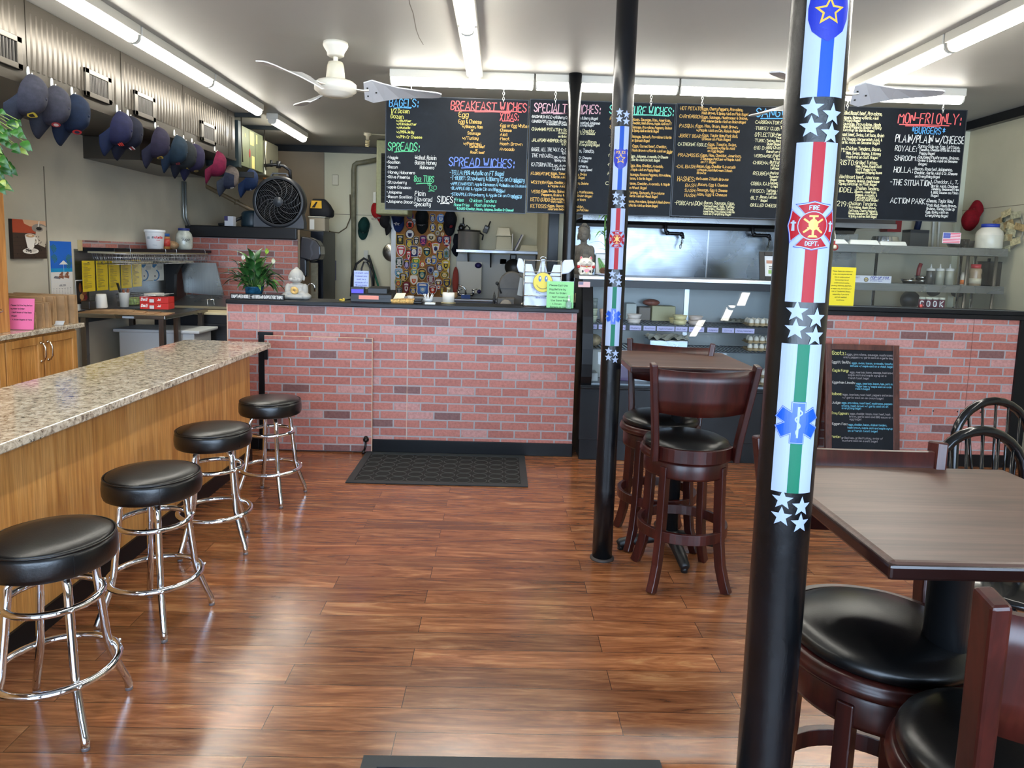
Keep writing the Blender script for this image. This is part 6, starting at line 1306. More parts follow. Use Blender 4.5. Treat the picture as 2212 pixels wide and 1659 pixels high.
# ================================================================== SINK WALL
SY=9.72;sa,sb=at(985,547,SY),at(1178,551,SY);SZ=at(1080,541,SY).z
t=thing('wall_shelf','stainless wall shelf holding the stock pot and clear containers','shelf',((sa.x+sb.x)/2,9.9,SZ))
obj('shelf_top',MB().box(sa.x,sb.x,SY,YB-.003,SZ-.04,SZ),mat_steel((150,152,156),.3),t,world=True,bevel=.004)
for x in(sa.x+.15,(sa.x+sb.x)/2-.15,sb.x-.12):obj('bracket',MB().prism([(SY+.06,SZ-.041),(YB-.003,SZ-.041),(YB-.003,SZ-.25)],x,x+.02,'x'),STEELD,t,world=True)
p=at(1012,541,9.85)
t=thing('stock_pot','tall steel stock pot with a black lid on the wall shelf','pot',(p.x,9.88,SZ))
h_=at(1012,499,9.85).z-SZ
obj('pot_body',MB().lathe([(0,.001),(.15,.001),(.155,.01),(.155,h_),(.16,h_+.006),(0,h_+.006)],n=36),P((150,150,147),.3,.55),t)
obj('pot_rim',MB().lathe([(.158,h_-.01),(.164,h_-.005),(.164,h_+.012),(.02,h_+.02),(0,h_+.02)],n=36),P((20,20,22),.35),t)
obj('side_handle',MB().tube([(.155,-.03,h_-.02),(.2,-.05,h_-.05),(.19,-.06,h_-.12)],.012,8),BLACKM,t)
for px,py0,py1,k in((998,502,470,0),(1047,503,475,1)):
 p=at(px,py0,YB-.05);h_=at(px,py1,YB-.05).z-p.z
 t=thing('two_way_radio',['black two-way radio with a coiled lead hanging left of the stock pot lid','tilted black two-way radio on the back wall right of the stock pot'][k],'radio',(p.x,YB-.04,p.z),0,'two-way radios')
 R_=Matrix.Rotation(.35 if k else 0,4,'Y')
 obj('radio_body',MB().box(-.035,.035,-.03,.036,0,h_*.6).xf(R_),P((18,18,20),.4),t,bevel=.008);obj('antenna',MB().cyl((.015,0,0),.009,h_*.6,h_,10).xf(R_),BLACKM,t)
 obj('screen',MB().box(-.022,.022,-.0315,-.0302,h_*.35,h_*.48).xf(R_),P((120,122,126),.3),t)
 if k==0:obj('coiled_lead',MB().tube([(.03,-.03,.06),(.07,-.04,.1),(.11,-.04,.06),(.1,-.05,-.04),(.02,-.05,-.09),(-.05,-.05,-.03)],.009,8),BLACKM,t);obj('speaker_mic',MB().ball((-.01,-.06,.06),(.04,.03,.05)),P((22,22,24),.25),t)
CLR=P((196,190,160),.25,0,.3)
def cambox(label,px0,px1,py0,py1,Y,z0,lip=True):
 a,b=at(px0,py1,Y),at(px1,py0,Y);t=thing('food_container',label,'container',((a.x+b.x)/2,Y+.1,z0),0,'clear food containers');w_,h_=(b.x-a.x)/2,b.z-a.z
 m=MB();k=.85
 m.v=[Vector(v)for v in((-w_,-.1,0),(w_,-.1,0),(w_,.1,0),(-w_,.1,0),(-w_*k,-.1*k,h_),(w_*k,-.1*k,h_),(w_*k,.1*k,h_),(-w_*k,.1*k,h_))]
 m.f=[[0,3,2,1],[4,5,6,7],[0,1,5,4],[1,2,6,5],[2,3,7,6],[3,0,4,7]];m.mi=[0]*6;m.sm=[False]*6
 obj('container_body',m,CLR,t,bevel=.008);obj('rim',MB().box(-w_-.012,w_+.012,-.112,.112,0,.014),CLR,t,bevel=.004);return h_
h1=cambox('lower of two upturned clear containers on the wall shelf',1070,1107,511,541,9.8,SZ)
cambox('upper of two upturned clear containers on the wall shelf',1072,1104,493,511,9.8,SZ+h1+.001)
cambox('long shallow clear container at the right of the wall shelf',1122,1163,529,541,9.8,SZ)
a,b=at(1110,505,9.85),at(1110,541,9.85)
tag(obj('upright_tray',MB().slab((a.x-.01,9.8,SZ),(a.x-.01,10.0,SZ),(a.x-.01,10.0,a.z),(a.x-.01,9.8,a.z),.016),P((220,220,216),.5),loc=(a.x,9.9,SZ),world=True,bevel=.005),'white tray standing on edge between the clear containers','tray')
a=at(1128,508,9.85);b=at(1114,541,9.85)
t=thing('blue_edged_tray','white tray with a blue edge leaning on the wall shelf','tray',(b.x,9.9,SZ))
obj('tray',MB().slab((b.x,9.8,SZ+.002),(b.x,10.0,SZ+.002),(a.x+.02,10.0,a.z),(a.x+.02,9.8,a.z),.02),P((214,212,206),.5),t,world=True);obj('blue_edge',MB().slab((b.x-.022,9.795,SZ+.004),(b.x-.022,9.99,SZ+.004),(a.x-.004,9.99,a.z+.004),(a.x-.004,9.795,a.z+.004),.006),P((52,50,120),.5),t,world=True)
p=at(1168,544,9.8)
t=thing('sauce_bottle','sauce bottle with an orange label at the right end of the wall shelf','bottle',(p.x,9.85,SZ));h_=at(1168,506,9.8).z-SZ
obj('bottle',MB().lathe([(0,0),(.03,0),(.032,.02),(.032,h_*.6),(.018,h_*.72),(.01,h_*.8),(.008,h_),(0,h_)],n=18),P((206,190,150),.35),t);obj('label_band',MB().lathe([(.0326,.05),(.0326,h_*.5)],n=18),P((206,130,50),.5),t);obj('dark_base',MB().lathe([(.0328,.002),(.0328,.045)],n=18),P((40,46,70),.4),t)
struct('wall_splashback',MB().box(at(985,600,YB).x,.499,YB-.012,YB-.004,.9,SZ-.06),P((170,172,168),.4))
t=thing('cutting_board','white board with purple corner marks propped behind the faucet','board',at(1012,633,9.95))
a,b=at(985,633,9.95),at(1041,566,9.95)
obj('board',MB().box(a.x,b.x,9.95,9.965,a.z,b.z),P((196,196,188),.5),t,world=True,bevel=.004)
for cx_,cz_,sx,sz in((b.x-.05,b.z-.05,.05,.04),(b.x-.03,a.z+.03,.03,.03)):obj('purple_mark',MB().lathe([(1,-.0008),(0,-.001)],(0,0,0),18,ax='y').xf(Matrix.Translation((cx_,9.95,cz_))@Matrix.Diagonal((sx,1,sz,1))),P((52,46,110),.5),t,world=True)
t=thing('oven_mitt','long red-brown oven mitt hanging right of the cork board','mitt',at(984,638,9.9))
a=at(984,607,9.9)
obj('mitt',MB().ball(a,(.045,.025,at(984,576,9.9).z-a.z)),P((134,50,40),.8,bump=.2),t,world=True);obj('cuff',MB().ball((a.x+.005,9.9,at(984,636,9.9).z),(.035,.02,.05)),P((196,160,116),.8),t,world=True)
q=[at(x,y,9.8)for x,y in((1006,640),(1006,626),(1002,620),(990,616))]
t=thing('wall_faucet','chrome two-handled faucet on the sink wall','faucet',q[0])
obj('spout',MB().tube(q,.014,8),CHROME,t,world=True)
a,b=at(990,637,9.82),at(1022,637,9.82)
obj('cross_pipe',MB().tube([a,b],.016,8),CHROME,t,world=True)
for v in(a,b):obj('tap_handle',MB().tube([v,v+Vector((0,0,.07))],.018,8).tube([v+Vector((-.02,-.02,.07)),v+Vector((.06,-.03,.085))],.008,6),CHROME,t,world=True)
bx('blue_notice','small blue notice under the chrome wall faucet','notice',996,637,1016,645,9.7,.004,P((40,76,150),.5))
a,b=at(980,645,9.3),at(1075,662,9.3)
t=thing('steel_sink','stainless sink rim behind the counter, right of the paper towel roll','sink',((a.x+b.x)/2,9.6,0))
obj('sink_body',MB().box(a.x-.05,b.x+.3,9.3,YB-.05,b.z-.3,a.z-.03),STEELD,t,world=True);obj('sink_rim',MB().box(a.x-.07,b.x+.32,9.27,9.32,a.z-.03,a.z),STEEL,t,world=True,bevel=.008)
c=at(1108,577,YB-.03)
t=thing('frying_pan','black frying pan hanging on the sink wall','pan',c)
r_=.115;obj('pan_body',MB().lathe([(0,-.01),(r_*.8,-.008),(r_,-.035),(r_+.004,-.035),(r_*.82,0),(0,0)],(c.x,YB-.02,c.z),32,ax='y'),P((22,23,25),.35),t,world=True)
obj('pan_loop',MB().tube([(c.x-.04,YB-.03,c.z+r_),(c.x-.04,YB-.04,c.z+r_+.06),(c.x+.04,YB-.04,c.z+r_+.06),(c.x+.04,YB-.03,c.z+r_)],.009,8),P((50,50,52),.4),t,world=True)
bx('wall_outlet','white outlet plate on the sink wall left of the frying pan','outlet',1080,560,1094,570,YB-.012,.008,P((176,178,172),.4))
# ================================================================== COOKING LINE (right of the posts)
a=at(1270,474,6.35);b=at(1930,480,6.35);hz0=1.985;hx0,hx1=.72,3.56
t=thing('cooking_hood','long stainless cooking hood behind the menu boards','hood',(2.1,6.7,hz0))
obj('front_face',MB().slab((hx0,6.35,hz0),(hx1,6.35,hz0),(hx1,6.45,2.6),(hx0,6.45,2.6),.02),mat_steel((120,120,122),.35),t,world=True)
obj('bottom_lip',MB().box(hx0,hx1,6.33,6.37,hz0-.03,hz0+.012),mat_steel((170,172,174),.3),t,world=True)
for x in(hx0,hx1-.02):obj('side_face',MB().box(x,x+.02,6.37,YK-.01,hz0,2.6),STEELD,t,world=True)
obj('hood_filter',MB().slab((hx0,6.72,2.35),(hx1,6.72,2.35),(hx1,7.1,1.96),(hx0,7.1,1.96),.02).box(hx0+.02,hx1-.02,6.4,YK-.01,2.56,2.6),P((30,27,24),.5),t,world=True)
obj('grease_trough',MB().box(hx0+.02,hx1-.02,7.05,YK-.01,1.93,1.96),P((40,36,30),.4,.5),t,world=True)
BS=mat_steel((158,166,174),.3,'x')
edges=[.625,1.262,2.09,3.0,3.62]
for k in range(4):
 struct('wall_splashback_steel',MB().box(edges[k]+.003,edges[k+1]-.003,YK-.03,YK-.002,.9,1.94),BS)
 if k:struct('trim_6',MB().box(edges[k]-.006,edges[k]+.006,YK-.036,YK-.03,.9,1.94),P((206,208,210),.3,.8))
for px,k in((1438,0),(1626,1)):
 t=thing('gas_pipe',['black bent gas pipe with a chain under the hood, left one','black bent gas pipe under the hood, right one beside the big pole'][k],'pipe',at(px,487,7.0),0,'bent gas pipes under the hood')
 q=[at(px+dx,y+k*4,7.0)for dx,y in((0,478),(0,499),(3,503),(6,504),(30,505),(34,506),(37,510),(37,516))]
 obj('pipe',MB().tube(q,.017,8),P((30,28,28),.4),t,world=True)
 for v in(q[2],q[5]):obj('elbow',MB().ball(v,.024),P((30,28,28),.4),t,world=True)
 e=q[-1];m=MB()
 for j in range(3):m.tube([(e.x-.005-.008*j+(.008*math.cos(2*PI*i/10)if j!=1 else 0),e.y+(.008*math.cos(2*PI*i/10)if j==1 else 0),e.z-.025-.026*j+.02*math.sin(2*PI*i/10))for i in range(10)],.004,5,True)
 obj('chain',m,P((120,116,100),.3,.9),t,world=True)
 # ================================================================== ON THE SERVICE COUNTER
LZ=1.2075
def fuse(o,vox,smooth=3):
 r=o.modifiers.new('fuse','REMESH');r.mode='VOXEL';r.voxel_size=vox;r.use_smooth_shade=True
 if smooth:s=o.modifiers.new('soften','SMOOTH');s.factor=.5;s.iterations=smooth
 return o
def mpx(Y):return Y/F_PX
p=at(549,640,5.74)
t=thing('peace_lily','leafy peace lily in a blue pot at the left end of the service counter','plant',(p.x,5.74,LZ))
obj('pot',MB().lathe([(0,.001),(.06,.001),(.075,.09),(.08,.095),(.07,.09),(.06,.08),(0,.08)],n=26),P((36,84,112),.25,0,.4,var=.25,vs=30),t)
random.seed(12);m=MB();st=MB()
for k in range(120):
 a=random.uniform(0,2*PI);el=random.uniform(-.15,1.25)if k%3 else random.uniform(.5,1.4);rr=random.uniform(.05,.15)*(1-.35*math.sin(max(0,el)))
 b=Vector((math.cos(a)*rr*1.15,math.sin(a)*rr*.75,.09+random.uniform(.0,.16)*(.4+math.sin(max(el,.1)))))
 d=Vector((math.cos(a)*math.cos(el),math.sin(a)*math.cos(el)*.8,math.sin(el)))
 L=random.uniform(.09,.15);leaf(m,b,d,(0,0,1),L,L*.36,.42,7,1 if random.random()<.25 else 0)
 if k%2==0:st.tube([(b.x*.1,b.y*.1,.08),(b.x*.5,b.y*.5,b.z*.7),b],.0022,4)
obj('foliage',m,[mat_leaf((26,62,28),(52,100,46)),mat_leaf((60,104,48),(110,148,72))],t);obj('stems',st,P((70,110,50),.5),t)
for px,py,cl in((524,562,(226,222,206)),(575,549,(150,186,60)),(589,570,(214,220,190))):
 e=at(px,py,5.7)-Vector((p.x,5.74,LZ));f=MB();leaf(f,e,(.25,-.4,1),(0,1,.3),.055,.032,.1,6);f.tube([e,e+Vector((.005,-.008,.03))],.004,6)
 fl=obj('flower',f,P(cl,.5),t);obj('flower_stem',MB().tube([(0,0,.1),e*.6+Vector((0,0,.03)),e],.0025,5),P((80,120,56),.5),fl)
a,b=at(497,644,5.56),at(613,647,5.56)
t=thing('desk_plaque','long black plaque with white joke lettering in front of the peace lily','plaque',((a.x+b.x)/2,5.57,LZ))
obj('plaque_block',MB().box(a.x,b.x,5.56,5.59,LZ,LZ+.043),P((16,16,18),.4),t,world=True,bevel=.002)
m=MB();write(m,"I DON'T NEED GOOGLE - MY HUSBAND KNOWS EVERYTHING!",(a.x+.012,5.559,LZ+.01),X_,Z_,.024,.0036,b.x-a.x-.024,0);obj('plaque_lettering',m,P((226,226,222),.6),t,world=True)
p=at(641,645,5.72)
t=thing('seated_statue','white seated child monk statue holding a bagel, on the service counter','statue',(p.x,5.72,LZ));k=mpx(5.72)
m=MB();E_=lambda c,r:m.ball([v*k for v in c],tuple(v*k for v in r),n=20,m=14)
E_((0,0,6),(30,20,7));E_((-20,-3,7),(12,15,7.5));E_((20,-3,7),(12,15,7.5));E_((0,2,18),(19,14,17));E_((0,2,27),(20,12,9));E_((-18,-1,20),(7,9,14));E_((18,-1,20),(7,9,14));E_((-13,-10,13),(9,6,5));E_((13,-10,13),(9,6,5));E_((0,-14,9),(10,4,4))
E_((0,0,36),(7,6,6));E_((0,-1,50),(15,14,16));E_((0,-4,44),(12.5,11.5,9));E_((0,1,65.5),(4.5,4.5,3.5));E_((-15.5,0,46),(2.5,3,6));E_((15.5,0,46),(2.5,3,6));E_((0,-15.2,46),(1.8,2,2.4));E_((0,-15,41.5),(4,1.2,1.2));E_((-9,-13,43),(4,2,3.5));E_((9,-13,43),(4,2,3.5))
fuse(obj('statue_body',m,P((176,174,167),.7,var=.03,vs=30),t),.0028,2)
m=MB()
for s in(-1,1):m.tube([(s*v*k,(-13.2+abs(v-6)*.12)*k,(49.2-.5*math.sin((v-3)/6*PI)*1.6)*k)for v in(3,4.5,6,7.5,9)],.0011,5)
m.tube([(v*k,(-15.7+abs(v)*.12)*k,(40.2+abs(v)*.15)*k)for v in(-4,-2,0,2,4)],.0011,5)
obj('face_lines',m,P((150,146,138),.7),t)
R_=Matrix.Translation(Vector((0,-17*k,20*k)))@Matrix.Rotation(.3,4,'X')
m=MB().tube([(5.2*k*math.cos(2*PI*i/24),0,5.2*k*math.sin(2*PI*i/24))for i in range(24)],3.4*k,10,True).xf(R_)
obj('bagel',m,P((226,184,110),.55,var=.08,vs=60),t)
a,b=at(757,657,5.62),at(841,657,5.62)
t=thing('cash_register','black cash register with a blue display, on the service counter','cash register',((a.x+b.x)/2,5.72,LZ));RG=P((26,27,30),.4)
z1=at(800,636,5.62).z;z2=at(800,622,5.68).z;x2=at(846,640,5.62).x
obj('drawer',MB().prism([(5.62,LZ),(5.62,z1),(5.66,z1+.008),(5.86,z1+.03),(5.86,LZ)],a.x,x2,'x'),RG,t,world=True,bevel=.004)
obj('drawer_lines',MB().box(a.x+.01,x2-.01,5.6185,5.62,LZ+.03,LZ+.033),P((8,8,9),.5),t,world=True)
c=at(794,636,5.66).x;d=at(836,636,5.66).x
obj('printer_cover',MB().prism([(5.66,z1),(5.66,z2),(5.82,z2+.01),(5.86,z1)],c,d,'x'),RG,t,world=True,bevel=.004)
c,d=at(757,637,5.64).x,at(787,637,5.64).x
dp=obj('display_housing',MB().box(c,d,5.64,5.68,z1-.002,z2+.006),RG,t,world=True,bevel=.003)
obj('display_screen',MB().box(c+.01,d-.008,5.6385,5.64,z1+.008,z2-.012),P((40,20,220),.3,emis=1.0),dp,world=True)
lp=at(775,646,5.619);lq=at(818,639,5.619)
obj('coral_label',MB().box(lp.x,lq.x,5.6175,5.6183,lp.z,lq.z),P((236,150,132),.6),t,world=True)
obj('power_cord',MB().tube([(a.x+.01,5.8,LZ+.02),(a.x-.05,5.75,LZ+.008),(a.x-.08,5.7,LZ+.006)],.004,6),BLACKM,t,world=True)
a,b=at(764,621,5.7),at(796,586,5.7)
acrylic_sign('pale blue paper about credit cards standing on the cash register',(a.x,5.705,z2+.008),(1,0,0),b.x-a.x,b.z-z2-.006,(172,188,236),[(.5,.82,.011,'All credit card',.92,'c'),(.5,.62,.011,'transactions',.8,'c'),(.5,.42,.011,'must be a',.6,'c'),(.5,.22,.011,'minimum of a',.86,'c'),(.5,.05,.011,'$5 purchase',.76,'c')],(110,110,170),.05,False)
p=at(739,651,5.66)
tag(obj('yellow_wrapper',MB().ball((-.012,0,.01),(.014,.01,.009),n=8,m=5).ball((.012,.003,.013),(.012,.01,.012),n=8,m=5).box(-.004,.02,-.006,.006,.001,.008),P((206,176,60),.4),loc=(p.x,5.66,LZ)),'crumpled yellow sweet wrapper left of the cash register','wrapper')
a,b=at(845,657,5.62),at(893,659,5.62)
t=thing('wicker_tray','flat wicker tray with a card on it, right of the cash register','tray',((a.x+b.x)/2,5.7,LZ));w_=(b.x-a.x)/2
obj('wicker',MB().box(-w_,w_,-.08,.08,0,.012),P((196,150,84),.7,var=.3,vs=90,bump=.4,bs=120),t,bevel=.004)
obj('wicker_rim',MB().bar([(-w_,-.08,.02),(w_,-.08,.02),(w_,.08,.02),(-w_,.08,.02)],.01,.018,closed=True),P((206,160,92),.7,var=.3,vs=90),t)
tag(obj('cream_card',MB().slab((-.05,-.02,.0),(.04,-.05,.01),(.05,0,.05),(-.03,.02,.045),.001),P((226,222,190),.6),loc=((a.x+b.x)/2-.03,5.68,LZ+.03)),'cream card lying on the wicker tray','card')
tag(obj('small_cup',MB().lathe([(0,0),(.024,0),(.03,.05),(.028,.05),(.022,.004),(0,.004)],n=18),P((190,190,186),.2),loc=((a.x+b.x)/2+.04,5.82,LZ)),'small clear cup behind the wicker tray','cup')
a,b=at(893,658,5.64),at(912,646,5.64)
t=thing('card_reader','small black card reader right of the wicker tray','card reader',((a.x+b.x)/2,5.68,LZ));w_=(b.x-a.x)/2;h_=b.z-LZ
obj('reader_body',MB().prism([(-.06,0),(-.06,.015),(.03,h_),(.05,h_),(.05,0)],-w_,w_,'x'),P((20,21,24),.35),t,bevel=.006);obj('screen',MB().slab((-w_+.008,-.0515,.0205),(w_-.008,-.0515,.0205),(w_-.008,-.012,.039),(-w_+.008,-.012,.039),.001),P((60,64,72),.2),t)
p=at(924,656,5.8)
t=thing('cutlery_cup','cup of white plastic cutlery behind the card reader','cup',(p.x,5.84,LZ))
obj('cup',MB().lathe([(0,0),(.034,0),(.04,.03),(.038,.03),(.03,.004),(0,.004)],n=18),P((206,212,216),.3),t)
for k in range(7):a_=2.4*k;obj('plastic_fork',MB().tube([(.015*math.cos(a_),.015*math.sin(a_),.004),(.04*math.cos(a_),.02*math.sin(a_),.06+.008*(k%3))],.004,5),P((226,228,226),.35),t)
a,b=at(918,661,5.6),at(940,656,5.6)
tag(obj('receipt_pad',MB().box(a.x,b.x,5.58,5.64,LZ,LZ+.012),PAPER,loc=((a.x+b.x)/2,5.6,LZ),world=True),'white receipt pad in front of the cutlery cup','pad')
a,b=at(955,660,5.72),at(981,660,5.72);h_=at(968,632,5.72).z-LZ;r_=(b.x-a.x)/2
t=thing('paper_towel_roll','upright white paper towel roll in front of the steel sink','paper towel',((a.x+b.x)/2,5.74,LZ))
obj('roll',MB().lathe([(r_*.3,.012),(r_,.012),(r_,h_),(r_*.3,h_),(r_*.3,.012)],n=30),P((224,220,210),.8),t);obj('holder_rod',MB().lathe([(.0,.0),(.06,.0),(.06,.01),(.006,.012),(.006,h_+.02),(.016,h_+.024),(.016,h_+.04),(0,h_+.042)],n=18),P((160,150,116),.4,.5),t)
WZ=1.1
a=at(1075,655,6.3);b=at(1133,655,6.3);x0,x1=a.x,b.x;zt=at(1105,586,6.3).z
t=thing('meat_slicer','big dark grey slicer behind the counter, left of the plastic bag rack','slicer',((x0+x1)/2,6.3,WZ));SG=P((72,68,62),.5,.1,var=.1,vs=10)
w_=(x1-x0);hh=zt-WZ
prof=[(0,0)]+[(0,hh*.6)]+[(w_/2-w_/2*math.cos(PI*i/12),hh*.62+hh*.38*math.sin(PI*i/12))for i in range(1,12)]+[(w_,hh*.6),(w_,0)]
obj('body',MB().prism([(x0+x,WZ+z)for x,z in prof],6.22,6.42,'y'),SG,t,world=True,bevel=.012);obj('guard_seam',MB().box(x0-.002,x1+.002,6.216,6.424,WZ+hh*.58,WZ+hh*.6),P((40,38,36),.5),t,world=True)
zc1=at(1090,643,6.1).z;c=at(1073,655,6.1).x;d=at(1112,655,6.1).x
obj('lower_housing',MB().box(c,d,6.05,6.21,WZ,zc1),SG,t,world=True,bevel=.01);obj('round_plate',MB().lathe([(.055,-.004),(.05,-.008),(0,-.008)],((c+d)/2,6.05,WZ+.08),24,ax='y'),P((130,120,106),.5),t,world=True)
e=at(1067,660,6.0);obj('dial_wheel',MB().lathe([(.0,-.012),(.03,-.012),(.075,0),(.03,.012),(0,.012)],(e.x,6.06,at(1067,648,6.0).z),24,ax='x',sy=1),P((22,22,24),.4),t,world=True)
e0,e1=at(1083,634,6.2),at(1074,612,6.2);obj('lever',MB().tube([e0,e1],.007,8).ball(e1,.016),BLACKM,t,world=True)
e0,e1=at(1128,604,6.1),at(1140,618,6.1);obj('carriage',MB().slab((e0.x-.04,6.1,e1.z-.08),(e1.x,6.1,e1.z-.1),(e1.x,6.1,e0.z),(e0.x-.02,6.1,e0.z+.02),.04),P((110,106,98),.3,.6),t,world=True)
a,b=at(1130,662,5.62),at(1210,664,5.62);zt=at(1170,563,5.62).z;x0,x1=a.x,b.x;zt2=at(1170,588,5.62).z;z3=at(1170,612,5.62).z
t=thing('bag_rack','wire rack for carrier bags on the right part of the service counter','rack',((x0+x1)/2,5.66,LZ));WR=P((190,192,190),.25,1)
m=MB()
for x in(x0,x1):
 for y in(5.62,5.7):m.tube([(x,y,LZ),(x,y,zt)],.004,6)
 for z in(LZ+.01,LZ+.09,z3,zt2,zt):m.tube([(x,5.62,z),(x,5.7,z)],.0035,6)
for z in(LZ+.01,LZ+.09,z3,zt2-.03,zt2,zt):m.tube([(x0,5.62,z),(x1,5.62,z)],.0038,6)
for z in(LZ+.01,zt):m.tube([(x0,5.7,z),(x1,5.7,z)],.0038,6)
xm=(x0+x1)/2
for dx in(-.016,.016):m.tube([(xm+dx,5.62,zt),(xm+dx,5.617,zt2)],.0035,6)
m.tube([(xm-.025,5.62,zt),(xm-.02,5.62,zt+.025),(xm,5.62,zt+.035),(xm+.02,5.62,zt+.025),(xm+.025,5.62,zt)],.005,8)
obj('wire_frame',m,WR,t,world=True)
t=thing('carrier_bag','white carrier bag printed with a yellow smiling face on the wire rack','carrier bag',(xm,5.64,LZ))
N=22;m=MB();zb=LZ+.012
def bagtop(u):
 k=abs(u);s=.02 if k<.12 else 0
 return zt+.012-.0 if k<.13 else(zt-.03-.085*math.sin((k-.13)/.5*PI)if k<.63 else zt-.03)
rowsU=[-1+2*i/N for i in range(N+1)]
for lay in(0,.03):
 for j in range(9):
  for u in rowsU:
   z=zb+(bagtop(u)-zb)*j/8;m.v.append(Vector((xm+u*(x1-x0)*.5*.94,5.632+lay+.006*math.sin(u*7+j)-(.004 if lay==0 else 0),z)))
W=N+1
for lay in(0,1):
 o=lay*9*W
 for j in range(8):
  for i in range(N):q=[o+j*W+i,o+j*W+i+1,o+(j+1)*W+i+1,o+(j+1)*W+i];m.f.append(q if lay==0 else q[::-1]);m.mi.append(0);m.sm.append(True)
BAG=P((214,226,244),.35,bump=.15,bs=20)
obj('bag_body',m,BAG,t,world=True)
for s in(-1,1):
 xx=x0 if s<0 else x1;hp=[(0,-.005),(.02,.03),(.09 if s>0 else.05,.035),(.105 if s>0 else.06,-.03),(.06 if s>0 else.045,-.075),(.0,-.085)]
 mm=MB().prism([(xx+s*x,zt-.02+z)for x,z in(hp if s<0 else hp[::-1])],5.628,5.66,'y');obj('bag_handle',mm,BAG,t,world=True,bevel=.008)
m=MB();fc_=at(1173,605,5.61);fcx,fcz=fc_.x,at(1173,610,5.61).z;r_=21*mpx(5.61);FY=5.61
def F(pts,k,e):m.add([(fcx+p[0]*r_,FY-e,fcz+p[1]*r_)for p in pts],[tuple(range(len(pts)))],k)
F(circ(1.03,34),1,0);F(circ(.98,34),0,.0004)
for s in(-1,1):F(circ(.16,16,s*.32,.36,.3),2,.0008);F(circ(.07,10,s*.32+.03,.44,.12),3,.0012)
for i in range(12):
 a0,a1=PI*1.12+PI*.76*i/12,PI*1.12+PI*.76*(i+1)/12;F([(.72*math.cos(a0),.72*math.sin(a0)),(.66*math.cos(a0),.62*math.sin(a0)),(.66*math.cos(a1),.62*math.sin(a1)),(.72*math.cos(a1),.72*math.sin(a1))][::-1],1,.0008)
for j,(s_,ang)in enumerate(zip('Thank you',range(9))):
 a0=PI*1.05+.14*j;write(m,s_,(fcx+r_*1.22*math.cos(a0),FY-.0003,fcz+r_*1.22*math.sin(a0)),(math.cos(a0+PI/2),0,math.sin(a0+PI/2)),(-math.cos(a0),0,-math.sin(a0)),.012,.002,None,4)
write(m,'Have a nice day',(fcx,FY-.0003,fcz-r_*1.65),X_,Z_,.014,.0024,.11,4,'c',.2)
obj('smile_print',m,[P((232,214,84),.5),P((150,140,80),.5),P((84,130,190),.5),P((236,236,236),.5),P((130,140,200),.5)],t,world=True)
a=at(1180,668,5.572)
acrylic_sign('green paper sign about ordering bagels at the right end of the service counter',(a.x,5.572,LZ+.002),(1,0,0),.215,.21,(150,222,150),[(.1,.82,.013,'Please Call the',.66,'l'),(.1,.67,.013,'Day Before by',.6,'l'),(.1,.53,.013,'Noon to Order:',.64,'l'),(.12,.38,.012,'\u2022  Half Dozen of',.68,'l'),(.16,.25,.012,'the Same Bagel',.68,'l'),(.12,.12,.012,'\u2022  A Dozen',.44,'l'),(.14,.0,.012,'Bagels or More',.66,'l')],(50,96,56),.06)
